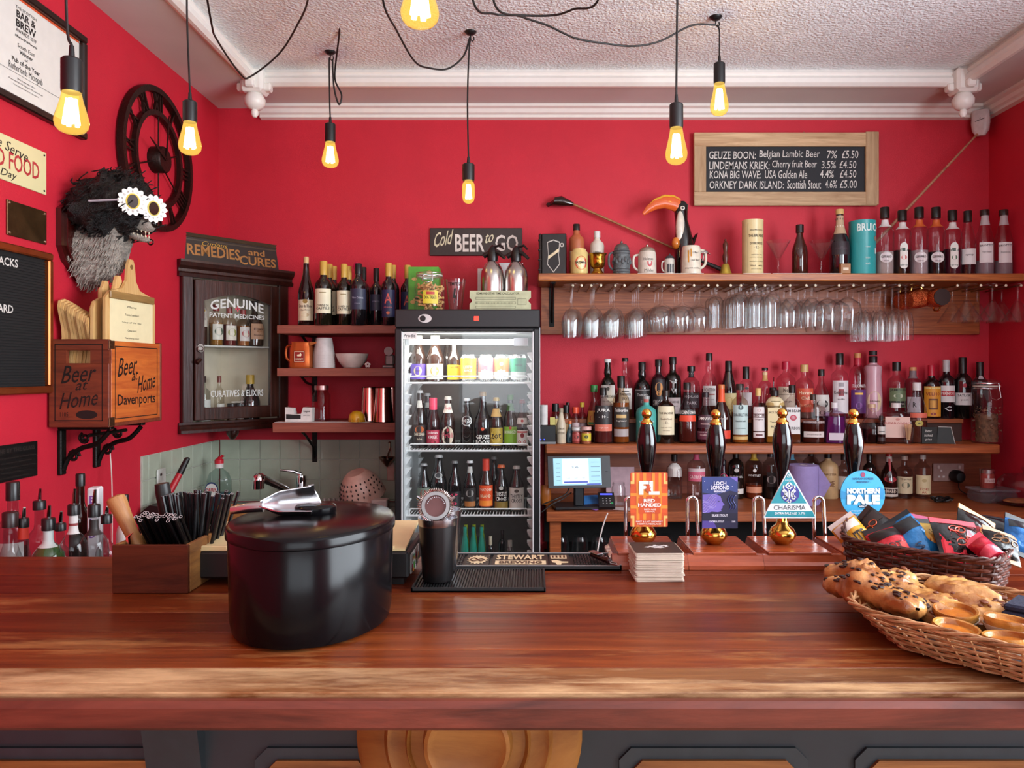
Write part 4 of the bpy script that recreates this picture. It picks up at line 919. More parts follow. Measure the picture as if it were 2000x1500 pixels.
# ---------------------------------------------------------------- things on top of the fridge
zt = FZ1 + .001
t = T('treat_box', 'green cardboard box printed with biscuits behind the treat jar', 'box', (PX(829, 3.36), 3.36, zt)); h = PZ(521, 3.33) - zt
m = MB().box(-.067, .067, -.03, .04, 0, h, b=.001); f_ = front(-.0306)
for k in range(12):
    u, v = rnd.uniform(-.052, .052), rnd.uniform(.02, h - .02); m.poly([(u + .012 * cos(q * pi / 5), v + .008 * sin(q * pi / 5)) for q in range(10)], f_, 1)
m.build('carton', [pm('4f9a2e', .5), pm('c9a566', .6)], t)
def kilner(name, lab, x, y, z, R, H, filling, fillh, cat='jar'):
    t = T(name, lab, cat, (x, y, z))
    MB().lathe([(0, 0), (R * .95, 0), (R, .008), (R, H * .78), (R * .9, H * .84), (R * .82, H * .86), (R * .84, H * .88)], 26).build('glass_body', glass('fdfefe', '9aa4a4'), t)
    MB().lathe([(0, H * .905), (R * .86, H * .905), (R * .9, H * .93), (R * .88, H * .965), (R * .6, H * .99), (0, H)], 26).build('glass_lid', glass('fdfefe', '9aa4a4'), t)
    MB().lathe([(R * .84, H * .88), (R * .88, H * .88), (R * .88, H * .905), (R * .84, H * .905), (R * .84, H * .88)], 26).build('rubber_seal', pm('c9c2b6', .6), t)
    m = MB().lathe([(R * .91, H * .85), (R * .93, H * .85), (R * .93, H * .862), (R * .91, H * .862), (R * .91, H * .85)], 26).lathe([(R * .9, H * .93), (R * .92, H * .93), (R * .92, H * .942), (R * .9, H * .942), (R * .9, H * .93)], 26)
    m.tube([(-.02, -R * .9, H * .86), (-.022, -R * 1.12, H * .72), (0, -R * 1.16, H * .68), (.022, -R * 1.12, H * .72), (.02, -R * .9, H * .94)], .0018, 6).tube([(-.02, R * .9, H * .86), (-.02, R * 1.0, H * .9), (.02, R * 1.0, H * .9), (.02, R * .9, H * .94)], .0018, 6)
    m.build('wire_clasp', metal('c9ccce', .25), t)
    return t
jx, jh, jr = PX(839, 3.24), PZ(530, 3.24) - zt, 29 * 3.24 / F
t = kilner('treat_jar', 'clip top glass jar of bone shaped dog treats on the fridge', jx, 3.24, zt, jr, jh, None, 0)
m = MB(); 
for k in range(90):
    a = rnd.random() * 6.28; r = jr * .8 * math.sqrt(rnd.random()); z = .012 + rnd.random() * jh * .62; b_ = rnd.random() * 3.14; c_, s_ = cos(b_), sin(b_); L = .011
    p = (r * cos(a), r * sin(a), z); q = (L * c_, L * s_ * .6, L * s_ * .6)
    m.tube([tuple(p[i] - q[i] for i in range(3)), tuple(p[i] + q[i] for i in range(3))], .004, 6).ell(tuple(p[i] - q[i] for i in range(3)), (.006, .006, .006), 0, 6, 4).ell(tuple(p[i] + q[i] for i in range(3)), (.006, .006, .006), 0, 6, 4)
o = m.build('dog_treats', pm('cf9f62', .7, 0, .25, 40), t); o['kind'] = 'stuff'
m = MB(); r = jr + .001; fn = lambda a, b, d=0.: ((r + d) * sin(a / r), -(r + d) * cos(a / r), b); m.quad(fn, -.02, .045, .03, .085, 0, 10).text('DOG TREATS', .052, .014, lambda a, b: fn(a + .012, b + .056, .0006), 1, .015).quad(lambda a, b: fn(a, b, .0003), -.005, .03, .068, .08, 2, 6); m.build('label', [pm('d6c23a', .5), INK, pm('b5392a', .5)], t)
bl = T('pint_glass', 'clear tapered glass printed with black lettering on the fridge', 'glass', (PX(890, 3.3), 3.3, zt)); h = PZ(546, 3.3) - zt
MB().lathe([(0, .003), (.024, .003), (.026, .0), (.028, .004), (.044, h), (.042, h), (.0265, .01), (0, .01)], 24).build('glass_body', glass('fdfefe', '8a9094'), bl)
m = MB(); rr = .0415; fn = lambda a, b, d=0.: (rr * sin(a / rr), -rr * cos(a / rr) - .0008, b); m.text('TEMPEST', .066, .015, lambda a, b: fn(a, b + h * .84), 0, .01)
m.poly([(-.004, h * .7), (.006, h * .72), (.0, h * .5), (.008, h * .5), (-.006, h * .2), (-.001, h * .42), (-.009, h * .42)], lambda a, b: (a, -.0375, b)); m.build('lettering', INK, bl)
tag(MB().lathe([(0, 0), (.052, 0), (.058, .006), (.05, .014), (.03, .018), (0, .018)], 24).build('dark_dish', pm('24120f', .3)), 'shallow dark dish behind the printed pint glass', 'dish').location = (PX(885, 3.4), 3.4, zt)
for i, px in enumerate((962, 1008)):
    t = T('soda_siphon', ['brushed steel soda siphon with black head, beside the pint glass', 'polished steel soda siphon with black head, at the shelf end of the fridge top'][i], 'siphon', (PX(px, 3.36), 3.36, zt)); h = PZ([478, 479][i], 3.36) - zt; R = 23 * 3.36 / F
    MB().lathe([(0, 0), (R * .9, 0), (R, .01), (R, h * .5), (R * .93, h * .62), (R * .6, h * .72), (R * .38, h * .76), (R * .38, h * .8), (0, h * .8)], 26).build('steel_body', pm('c6c4c0', .22, 1, .06, 30, .04, stretch=(20, 20, 1)), t)
    m = MB().lathe([(R * .42, h * .76), (R * .46, h * .8), (R * .4, h * .9), (R * .25, h * .96), (0, h)], 18).tube([(0, 0, h * .9), (.03, -.02, h * .87), (.055, -.03, h * .79)], [.008, .009, .007], 10).tube([(-.005, 0, h * .95), (.035, -.012, h * .99), (.05, -.02, h * .93)], [.006, .006, .004], 8).tube([(0, .0, h * .9), (-.04, .01, h * .84)], [.012, .012], 12)
    m.build('siphon_head', pm('151414', .35), t)
t = T('calculator_card', 'pale green printed slide rule card leaning on the fridge top', 'card', (PX(977, 3.2), 3.2, zt), rot=(R_(-8), 0, 0)); w_ = 60 * 3.2 / F; h = PZ(567, 3.2) - zt
m = MB(); f_ = front(0); oc = [(-w_, .0), (w_, 0), (w_, h * .35), (w_ - .01, h * .45), (w_ - .01, h * .55), (w_, h * .65), (w_, h), (-w_, h), (-w_, h * .65), (-w_ + .01, h * .55), (-w_ + .01, h * .45), (-w_, h * .35)]
m.prism(oc, lambda a, b, d: (a, d, b), -.001, .001).text('EDMUND STAR TIME CALCULATOR', w_ * 1.4, .009, lambda a, b: f_(a - .01, b + h * .87, .0015), 1, .01)
for k in range(3): outline(m, lambda a, b: f_(a, b, .0015), -w_ * .8, w_ * .5, h * (.12 + .22 * k), h * (.24 + .22 * k), .0012, 1)
for k in range(30): m.quad(lambda a, b: f_(a, b, .0015), -w_ * .78 + k * .0052, -w_ * .78 + k * .0052 + .0012, h * .36, h * .42, 1)
outline(m, lambda a, b: f_(a, b, .0015), w_ * .56, w_ * .85, h * .3, h * .6, .0012, 1)
m.build('printed_card', [pm('b3b795', .55), pm('38402c', .6)], t)
t = T('paper_sheets', 'loose white papers propped behind the soda siphons', 'papers', (PX(975, 3.5), 3.5, zt)); m = MB().box(-.1, .08, .0, .002, 0, .22).box(-.02, .11, -.01, -.008, 0, .245); m.build('sheets', pm('d8cfd0', .6), t)
t = T('cold_beer_sign', 'black metal sign lettered in cream and white above the fridge', 'sign', (PX(930, YB), YB - .012, PZ(473, YB))); w_ = 90 * YB / F; h = 27 * YB / F
m = MB().box(-w_, w_, 0, .01, -h, h, b=.002); m.build('plate', pm('2c211e', .45, 0, .2), t)
m = MB(); f_ = front(-.0008); m.text('BEER', .142, .084, lambda a, b: f_(a - .03, b - .006), 0, .02).text('GO', .11, .078, lambda a, b: f_(a + .148, b - .006), 0, .012).text('Cold', .092, .07, lambda a, b: f_(a - .155, b + .016 + a * .2), 1, .01, .4).text('to', .04, .045, lambda a, b: f_(a + .065, b + .018 + a * .2), 1, .006, .4)
m.build('lettering', [pm('d8d0c8', .5), pm('cfc8a8', .5)], t)
# ---------------------------------------------------------------- wine and small shelves by the fridge
W_ = 'wine_bottle'; zt = ZW[0] + .001
gw = 'wine bottles on the top terracotta shelf'
def castle(lab, px, py, w_, d): return (W_, lab, px, py, w_, 'wn', '17140c', ('c9a24a', .78, 1, .44), [(.18, .56, 'e4dcbc', 1.05, [('CONDE DE', .30, .75, .035, '2a2418'), ('CASTILE', .255, .85, .04, '2a2418'), ('#', .50, .4, .012, '8a7a4a')])], None, {'d': d})
row(zt, 3.40, [
 (W_, 'sloping shouldered red wine bottle stopped with a cork beside the corner cabinet', 598, 502, 31, 'bg', '1d0d0c', ('cfae7a', .90, 1, .33), [(.07, .37, 'ddcfae', 1.1, [('Cotes du Rhone', .28, .9, .05, '4a2a20'), ('o', .345, .3, .06, '8a6a2a'), ('Appellation', .22, .6, .025, '4a2a20'), ('o', .15, .5, .06, 'c4b088')])]),
 castle('cream labelled wine bottle with gold capsule, front of its row', 632, 510, 33, 3.36),
 castle('cream labelled wine bottle standing second in the gold capsule row', 643, 516, 30, 3.46), castle('cream labelled wine bottle at the back of the gold capsule row', 652, 520, 28, 3.56),
 castle('tan labelled gold capsule wine bottle in front of the pink stoppered one', 672, 516, 29, 3.38), castle('gold capsule wine bottle tucked behind the tan labelled bottle', 681, 520, 27, 3.5),
 (W_, 'wine bottle with a dark navy label and a white stopper', 700, 510, 33, 'wn', '131215', ('1a181a', .80, .96, .42), [(.24, .56, '2b2e45', 1.05, [('Vino Crianza', .42, .7, .035, 'a9a9b8'), ('rioja', .33, .35, .02, '8a8a98')])], None, {'d': 3.36}),
 (W_, 'dark wine bottle behind the navy labelled bottle', 710, 522, 28, 'wn', '131215', ('161416', .78, 1, .42), [], None, {'d': 3.5}),
 (W_, 'slim dark wine bottle with a charcoal label, seventh along the wine shelf', 735, 524, 25, 'wn', '121014', ('151315', .78, 1, .46), [(.26, .54, '25263a', 1.05, [('crianza', .42, .6, .03, '77778a')])], None, {'d': 3.42}),
 (W_, 'gold capsule wine bottle with an ornate letter A on a navy label', 759, 514, 28, 'wn', '121014', ('c9a24a', .78, 1, .46), [(.12, .56, '23244a', 1.05, [('A', .42, .5, .16, 'd0584a'), ('rioja', .28, .6, .03, 'b05a5a'), ('o', .19, .25, .05, 'c0603a')])], None, {'d': 3.36}),
 (W_, 'gold capsule wine bottle behind the letter A bottle', 768, 518, 25, 'wn', '121014', ('c9a24a', .78, 1, .46), [], None, {'d': 3.5}),
 (W_, 'gold capsule wine bottle half hidden by the green treat box', 796, 518, 27, 'wn', '121014', ('c9a24a', .78, 1, .46), [(.12, .56, '23244a', 1.05, [('A', .42, .5, .16, 'd0584a')])], None, {'d': 3.5}),
], gw)
tag(MB().ell((0, 0, 0), (.014, .01, .022), 0).build('stopper', pm('d0205a', .3)), 'bright pink bottle stopper behind the navy labelled wine bottle', 'stopper').location = (PX(694, 3.45), 3.47, PZ(520, 3.45))
zt = ZW[1] + .001; COP = pm('c96a35', .3, .7, .15, 12)
t = T('copper_jug', 'orange copper water jug with a red badge on the middle shelf', 'jug', (PX(591, 3.4), 3.4, zt)); h = PZ(668, 3.4) - zt
MB().lathe([(0, 0), (.046, 0, 8), (.048, .01, 8), (.046, h * .75, 8), (.04, h * .92, 8), (.042, h, 8), (.038, h, 8), (.038, h * .9, 8), (0, h * .88, 8)], 28).build('jug_body', COP, t)
MB().tube(spline([(-.04, 0, h * .88), (-.07, 0, h * .8), (-.072, 0, h * .4), (-.044, 0, h * .2)], 6), .006, 8).build('handle', COP, t)
m = MB().add([(.03, -.03, h * .8), (.03, .03, h * .8), (.075, 0, h), (.038, -.03, h), (.038, .03, h)], [(0, 2, 3), (1, 4, 2), (0, 1, 2)]); m.build('spout', COP, t)
m = MB(); f_ = front(-.0492); m.quad(f_, -.024, .024, h * .2, h * .66, 0); outline(m, lambda a, b: f_(a, b, .0006), -.022, .022, h * .23, h * .63, .002, 1); m.text('WHISKY', .034, .01, lambda a, b: f_(a, b + h * .33, .0006), 1)
m.poly([(-.01, h * .5), (-.008, h * .44), (.008, h * .44), (.011, h * .5), (.006, h * .58), (.002, h * .52)], lambda a, b: f_(a, b, .0006), 1); m.build('badge', [pm('8a1f18', .4), pm('e6d2b0', .5)], t)
WPL = pm('cfc6c2', .45)
first = None
for k in range(6):
    lab = ORD[k] + ' white plastic tub from the bottom of the stack beside the copper jug'; loc = (PX(633, 3.42), 3.42, zt + k * .0105)
    if first is None:
        first = T('plastic_tub', lab, 'tub', loc, 0, 'stacked white tubs'); MB().lathe([(0, .08), (.034, .08), (.046, .0), (.049, 0), (.049, .004), (.0355, .083), (0, .083)], 24).build('tub_body', WPL, first)
    else: copy_tree(first, loc, lab)
t = T('serving_bowl', 'wide white bowl on the middle terracotta shelf', 'bowl', (PX(688, 3.42), 3.42, zt)); h = PZ(691, 3.42) - zt; R = 32 * 3.42 / F
MB().lathe([(0, 0), (R * .5, 0), (R * .55, .003), (R * .85, h * .5), (R, h), (R * .965, h), (R * .8, h * .5), (R * .45, .009), (0, .008)], 32).build('bowl_body', pm('ddcfc6', .3, coat=.4), t)
t = T('paper_flower', 'small white flower shaped ornament beside the bowl', 'ornament', (PX(718, 3.38), 3.38, zt)); m = MB()
for k in range(5): m.ell((.008 * cos(k * 1.256 + 1.57), 0, .014 + .008 * sin(k * 1.256 + 1.57)), (.006, .003, .006), 0, 8, 6)
m.build('petals', WPL, t)
t = T('kitchen_scale', 'small grey scale half hidden by the edge of the fridge', 'scale', (PX(762, 3.42), 3.42, zt)); MB().box(-.03, .02, -.03, .03, 0, .012, b=.003).box(-.02, .02, -.02, .02, .012, .06, b=.006).lathe([(0, -.02), (.02, -.02), (.02, .0), (0, .0)], 18, c=(-.002, -.01, .075), ax='y').build('scale_body', pm('77706e', .35, .3), t)
zt = ZW[2] + .001
t = T('drink_coaster_sheet', 'thin pale paper liner on the lowest terracotta shelf', 'liner', (PX(655, 3.38), 3.39, zt)); MB().box(-.26, .16, -.05, .05, 0, .002).build('liner', pm('cdb9b4', .6), t)
zt += .003
t = T('tape_dispenser', 'white and black desk tape dispenser on the lowest shelf', 'dispenser', (PX(586, 3.38), 3.38, zt))
m = MB(); o = [(-.06, 0), (.058, 0), (.06, .062), (.02, .064), (.012, .035), (-.018, .032), (-.026, .06), (-.06, .064)]; m.prism(o, lambda a, b, d: (a, d, b), -.022, .022); m.build('dispenser_body', pm('d8d2cc', .4), t)
m = MB(); f_ = front(-.0226); m.poly([(-.055, .012), (.01, .012), (.01, .03), (-.055, .034)], f_, 0).text('tape', .03, .01, lambda a, b: f_(a + .036, b + .045), 0, .01).text('made to grip', .03, .006, lambda a, b: f_(a + .036, b + .028), 0); m.build('printing', INK, t)
t = T('storage_jar', 'reddish empty glass jar with a metal lid on the lowest shelf', 'jar', (PX(628, 3.44), 3.44, zt)); h = PZ(753, 3.44) - zt; R = 17.5 * 3.44 / F
MB().lathe([(0, 0), (R, 0), (R, h * .72), (R * .75, h * .82), (R * .7, h * .9), (0, h * .9)], 24).build('glass_body', glass('e8c8c8', '905a5e'), t); MB().lathe([(0, h * .88), (R * .78, h * .88), (R * .78, h), (0, h)], 24).build('lid', metal('b58a86', .35), t)
t = T('citrus_squeezer', 'yellow plastic citrus squeezer on the lowest shelf', 'squeezer', (PX(697, 3.36), 3.36, zt)); R = 16 * 3.36 / F
MB().lathe([(0, .05), (R * .5, .046), (R * .9, .032), (R, .016), (R, .01), (0, .01)], 22).build('dome', pm('d9a520', .3, coat=.3), t); m = MB()
for s_ in (-1, 1): m.box(s_ * .014 - .004, s_ * .014 + .004, -R - .004, -R + .02, 0, .018, b=.002)
m.lathe([(0, 0), (R * 1.02, 0), (R * 1.02, .01), (0, .01)], 22); m.build('base', pm('c48a1a', .35), t)
first = None; TIN = pm('d8a79c', .16, 1, .05)
for k, (px, w_, dd) in enumerate(((722, 28, 3.44), (749, 32, 3.38), (766, 30, 3.47))):
    lab = ['cocktail tin upturned beside the yellow squeezer', 'largest looking cocktail tin upturned in front of the other two', 'cocktail tin upturned against the fridge'][k]
    loc = (PX(px, dd), dd, zt)
    if first is None:
        first = T('cocktail_tin', lab, 'cocktail tin', loc, 0, 'upturned cocktail tins'); h = PZ(756, 3.38) - zt
        MB().lathe([(.043, .0), (.0445, .0), (.044, .006), (.033, h - .004), (.029, h), (0, h - .001)], 26).build('tin_body', TIN, first)
    else: copy_tree(first, loc, lab)
# ---------------------------------------------------------------- corner cabinet
A_ = (XL + .004, 3.232); B_ = (-1.172, YB - .004); cw = math.hypot(B_[0] - A_[0], B_[1] - A_[1]); ang = math.atan2(B_[1] - A_[1], B_[0] - A_[0]); hw = cw / 2
cc = T('corner_cabinet', 'dark wooden corner cabinet with an arched glass door of medicine bottles', 'cabinet', ((A_[0] + B_[0]) / 2, (A_[1] + B_[1]) / 2, 1.225), ang)
MAH = wood('1f0c08', '3c1a12', 2, 5, .3, .15, .06, coat=.3); Hc = 1.945 - 1.225; dp = .25
m = MB()   # side returns run to the two walls, back to the corner
KX, KY = .055, .245
for z0_, z1_ in ((0, .02), (Hc - .03, Hc - .01)): m.prism([(-hw * .92, .012), (hw * .9, .012), (KX, KY)], lambda a, b, d: (a, b, d), z0_, z1_)
m.build('carcass_panel', MAH, cc)
m = MB(); 
for s_ in (-1, 1): m.add([(s_ * hw * .92, .012, 0), (KX, KY, 0), (KX, KY, Hc - .01), (s_ * hw * .92, .012, Hc - .01)], [(0, 1, 2, 3)])
m.build('back_lining', pm('e0d2ba', .6, 0, .1, 8), cc)
sw = .05
for s_ in (-1, 1): MB().box(s_ * hw * .97 - (0 if s_ < 0 else sw), s_ * hw * .97 + (sw if s_ < 0 else 0), -.012, .012, .03, Hc - .05, b=.004).build('stile', MAH, cc)
cr = [(.0, 0), (-.02, .0), (-.024, .014), (-.014, .022), (-.014, .034), (-.03, .046), (-.036, .062), (-.036, .072), (.0, .072)]
m = MB(); m.prism(cr, lambda a, b, d: (d, a, Hc - .058 + b), -hw - .01, hw + .01); m.build('cornice_moulding', MAH, cc)
m = MB(); m.prism([(0, 0), (-.03, 0), (-.03, .012), (-.02, .02), (-.022, .03), (-.012, .036), (-.012, .045), (0, .045)], lambda a, b, d: (d, a, b - .012), -hw - .006, hw + .006); m.build('base_moulding', MAH, cc)
MB().lathe([(0, -.05), (.012, -.045), (.028, -.02), (.03, 0), (0, 0)], 16, c=(.0, .04, -.01)).build('drop_finial', MAH, cc)
dx = hw * .97 - sw - .003; dz0, dz1 = .04, Hc - .065; ox, oz0, oz1 = dx - .045, dz0 + .055, dz1 - .06
m = MB().box(-dx, -ox, -.016, .008, dz0, dz1, b=.003).box(ox, dx, -.016, .008, dz0, dz1, b=.003).box(-ox - .002, ox + .002, -.015, .007, dz0, oz0, b=.003)
ar = [(-ox - .002, dz1), (ox + .002, dz1), (ox + .002, oz1 - .03)] + [(ox * (1 - 2 * k / 12), oz1 - .03 + .034 * sin(pi * k / 12)) for k in range(13)] + [(-ox - .002, oz1 - .03)]
m.prism(ar, lambda a, b, d: (a, d, b), -.015, .007)
dr = m.build('door', wood('241109', '432015', 2, 5, .28, .15, 0, coat=.35), cc)
gm = MB().box(-ox, ox, -.004, -.001, oz0, oz1 + .004); gm.build('door_glass', glass('fdfefe', 'c8c8c6', .01, 1, .008), dr)
WT = pm('cfcfca', .5); m = MB(); f_ = front(-.0046); zt_ = oz1 - .06
v, f = glyphs('GENUINE', .02); m.add([f_(a * ox * 1.62, b * .042 + zt_ + .028 - 1.1 * (a * ox * 1.62) ** 2) for a, b in v], f)
m.text('PATENT MEDICINES', ox * 1.66, .02, lambda a, b: f_(a, b + zt_ - .03), 0, .015).text('CURATIVES & ELIXIRS', ox * 1.6, .03, lambda a, b: f_(a, b + oz0 + .06), 0, .01)
m.quad(f_, -.012, .012, zt_ - .001, zt_ + .006, 1).quad(f_, -.0035, .0035, zt_ - .009, zt_ + .014, 1); outline(m, f_, -.03, .03, oz0 + .018, oz0 + .022, .001); m.build('painted_lettering', [WT, pm('c04050', .5)], dr)
m = MB().lathe([(0, -.006), (.014, -.006), (.015, 0), (0, 0)], 16, c=(-dx + .022, -.017, .36), ax='y').tube([(-dx + .022 + .013 * cos(q * .5), -.026, .352 + .013 * sin(q * .5)) for q in range(12)], .002, 6, closed=True); m.build('ring_pull', metal('a8a29a', .3), dr)
m = MB().lathe([(0, -.004), (.011, -.004), (.011, 0), (0, 0)], 14, c=(-dx + .022, -.017, .305), ax='y').tube([(-dx + .022, -.02, .305), (-dx + .015, -.035, .305), (-dx - .004, -.04, .29)], [.006, .007, .009], 10); m.build('turn_knob', pm('2c120c', .3), dr)
zs = dz0 + .33
MB().prism([(-ox - .02, .015), (ox + .02, .015), (KX + .02, KY - .03), (KX - .02, KY - .03)], lambda a, b, d: (a, b, d), zs - .008, zs).build('inner_shelf', pm('a59c90', .4), cc)
MB().box(-ox, ox, -.0, .002, zs - .006, zs).build('shelf_edge', pm('c9c6be', .4), cc)
def incab(u, v, z): c_, s_ = cos(ang), sin(ang); return (cc.location[0] + u * c_ - v * s_, cc.location[1] + u * s_ + v * c_, 1.225 + z)
def cb(name, lab, u, v, z, H, R, shape, body, cap, labels, fill=None, **k):
    p = incab(u, v, z + .001); bottle(name, lab, p[0], p[1], p[2], H, R, shape, body, cap, labels, fill, rz=ang, **k)
gm_ = 'bottles in the corner cabinet'; q_ = ox
cb('medicine_bottle', 'tall brown bottle with a hanging paper tag in the cabinet', -q_ * .86, .07, zs, .235, .03, 'sp', '3a1a0e', ('8a7a6a', .9, 1), [(.35, .72, 'd5cdbf', .9, [('o', .66, .4, .06, 'a8863a'), ('tonic', .5, .5, .04, '6a5a4a')])], group=gm_)
for k, (u, cl, lc) in enumerate(((-.48, 'b98a34', 'd9d3c4'), (-.08, '7a1f1f', 'd9cfc0'), (.34, 'c07a2a', 'd9cfc8'))):
    cb('tincture_bottle', 'wax topped small bottle of ' + ['amber', 'dark red', 'orange'][k] + ' tincture in the cabinet', q_ * u, .045, zs, .185 - .008 * k, .030, 'sp', 'clear:e8dcd0,7a6a5a', ('8a2a24', .84, 1, .46), [(.14, .52, lc, .95, [('o', .34, .7, .2, ['4a5a44', '8a8a3a', 'b04a4a'][k]), ('o', .31, .35, .1, 'e0d6c4')])], (.55, cl, .75), group=gm_)
cb('medicine_bottle', 'wide brown apothecary bottle with a peach label in the cabinet', q_ * .76, .06, zs, .215, .042, 'jg', '3a2312', ('2a1a10', .9, 1), [(.16, .5, 'c99a78', .9, [('Elixir', .38, .6, .05, '5a2a1a'), ('Numbers', .25, .6, .04, '5a2a1a'), ('o', .33, .3, .05, 'b5805a')])], group=gm_)
zb_ = .022
cb('medicine_bottle', 'dark round bottle with a yellow cap at the bottom of the cabinet', q_ * .62, .06, zb_, .215, .046, 'jg', '17120e', ('c9a23a', .80, 1, .42), [], group=gm_)
cb('medicine_bottle', 'clear slim bottle with a brown stopper low in the cabinet', -q_ * .3, .07, zb_, .21, .022, 'sp', 'clear:eeeae4,7a7268', ('7a3a30', .86, 1), [(.06, .4, 'cfc8bc', .9)], group=gm_)
cb('medicine_bottle', 'clear bottle with a white label beside the cabinet hinge, bottom shelf', -q_ * .8, .06, zb_, .21, .03, 'sp', 'clear:e6e8e6,6a6e6c', ('3a2a28', .86, 1), [(.05, .5, 'd2d0c8', 1, [('Rx', .3, .4, .1, '555550')])], group=gm_)
for k in range(2): cb('pill_jar', ['small brown pill jar with a dark lid, nearer the clear bottle', 'small brown pill jar with a dark lid, nearer the yellow capped bottle'][k], q_ * (-.03 + .24 * k), .04, zb_, .085, .019, 'mn', '5a3a2a', ('1c1614', .74, 1, 1), [(.15, .5, 'd5cfc6', 1)], group=gm_, cat='jar')
# painted sign on top of the cabinet
t = T('remedies_sign', 'old carved wooden sign with gold lettering leaning on the corner cabinet', 'sign', incab(0, .04, Hc + .016), ang, rot=(R_(-6), 0, ang)); w_ = hw * .93; h = .128
m = MB().box(-w_, w_, 0, .012, 0, h, b=.002); m.build('board', pm('231711', .45, 0, .2, 8), t)
m = MB().prism([(0, 0), (-.012, 0), (-.014, .006), (-.008, .01), (-.016, .016), (-.012, .022), (-.018, .03), (0, .032)], lambda a, b, d: (d, .012 + a, h - .03 + b), -w_ - .004, w_ + .004); m.build('top_moulding', pm('4a3a2c', .35, 0, .2, 8), t)
m = MB(); f_ = front(-.0006); m.text('REMEDIES', .25, .05, lambda a, b: f_(a - .085, b + .056), 0, .02).text('and', .085, .03, lambda a, b: f_(a + .125, b + .078), 0, .015).text('CURES', .19, .042, lambda a, b: f_(a + .13, b + .036), 0, .02).text('Curious', .12, .022, lambda a, b: f_(a - .08, b + .09), 1, 0, .4)
m.build('lettering', [pm('a5713a', .4, .2), pm('c2983a', .35, .3)], t)
# ---------------------------------------------------------------- sink-side things
t = T('dish_soap', 'clear washing up liquid bottle with a red cap against the tiles', 'bottle', (PX(428, 3.4), 3.4, .851)); h = PZ(890, 3.4) - .851; R = 24 * 3.4 / F
MB().lathe([(0, 0), (R * .9, 0), (R, .01), (R, h * .55), (R * .8, h * .68), (R * .35, h * .76), (R * .3, h * .8), (0, h * .8)], 24, sy=.6).build('bottle_body', glass('e4ecec', '8a9898'), t)
MB().lathe([(0, .004), (R * .85, .004), (R * .92, .012), (R * .92, h * .33), (0, h * .33)], 24, sy=.6).build('soap', liquid('2a7f9a', .6), t)
MB().lathe([(0, h * .78), (R * .34, h * .78), (R * .34, h * .86), (0, h * .86)], 16).build('collar', WPL, t)
MB().lathe([(0, h * .86), (R * .36, h * .86), (R * .36, h * .93), (R * .2, h * .95), (0, h)], 16).tube([(0, 0, h * .93), (.014, 0, h), (.02, 0, h * .98)], .006, 8).build('cap', pm('c02030', .35), t)
m = MB(); f_ = front(-R * .61); m.poly([(-.02 + .034 * cos(q * pi / 12) * .9, h * .38 + .04 * sin(q * pi / 12)) for q in range(24)], f_, 0); m.poly([(-.02 + .026 * cos(q * pi / 12), h * .40 + .028 * sin(q * pi / 12)) for q in range(24)], lambda a, b: f_(a, b, .001), 1); m.text('FAIRY', .044, .017, lambda a, b: f_(a - .02, b + h * .40, .0018), 2, .02); m.build('label', [pm('2a3a6a', .4), pm('e6e2de', .4), pm('c02a3a', .4)], t)
t = T('colander', 'pale pink plastic colander tilted over the drainer', 'colander', (PX(712, 3.4), 3.4, .905), rot=(R_(18), R_(-14), 0)); R = 43 * 3.4 / F; h = .115
MB().grid(40, 10, lambda u, v: (R * cos(2 * pi * u) * (.42 + .58 * sin(pi / 2 * (1 - v)) ** .7) if v < 1 else R * .42 * cos(2 * pi * u), R * sin(2 * pi * u) * (.42 + .58 * sin(pi / 2 * (1 - v)) ** .7) if v < 1 else R * .42 * sin(2 * pi * u), .02 + h * v), 0, True).lathe([(R * .42, .02 + h), (0, .02 + h)], 40).lathe([(R, .02), (R * 1.03, .022), (R * 1.03, .014), (R, .012)], 40).build('bowl', pm('cfa898', .35, coat=.2), t)
m = MB()
for j in range(4):
    for k in range(11):
        a = -pi * .94 + k * pi * .088 + .05 * (j % 2); v_ = .25 + .16 * j; rr = R * (.42 + .58 * sin(pi / 2 * (1 - v_)) ** .7) + .0012; z = .02 + h * v_; m.ell((rr * cos(a), rr * sin(a), z), (.0035, .0035, .006), 0, 6, 4)
o = m.build('drain_holes', pm('2a1c18', .6), t); o['kind'] = 'stuff'
t = T('dish_rack', 'white plastic dish rack prongs beside the colander', 'rack', (PX(655, 3.46), 3.46, .851)); m = MB().box(-.06, .2, -.03, .06, 0, .008, b=.002)
for k in range(9): m.prism([(0, 0), (.012, 0), (.008, .04), (.002, .045)], lambda a, b, d: (-.05 + k * .022 + a, d, .006 + b), -.02, .0)
m.build('rack_body', pm('bdb8b2', .5), t)
t = T('cutlery_caddy', 'pale plastic cutlery caddy beside the colander', 'caddy', (PX(745, 3.3), 3.3, .851)); m = MB().box(-.04, .03, -.03, .03, 0, .07, b=.004); m.build('caddy_body', pm('b9aea8', .45), t)
t = T('soup_ladle', 'steel ladle hanging by the edge of the fridge', 'ladle', (PX(748, 3.5), 3.659, PZ(870, 3.5))); m = MB().tube(spline([(.0, -.02, 0), (.008, -.03, .0), (.008, -.03, -.03), (0, -.04, -.06), (.0, -.05, -.1)], 5), .004, 8).grid(20, 6, lambda u, v: (.04 * sin(pi / 2 * v) * cos(2 * pi * u), -.06 + .04 * sin(pi / 2 * v) * sin(2 * pi * u), -.085 - .03 * (1 - cos(pi / 2 * (1 - v))) + .02 * v), 0, True); m.build('ladle_body', metal('b59a8a', .2), t)
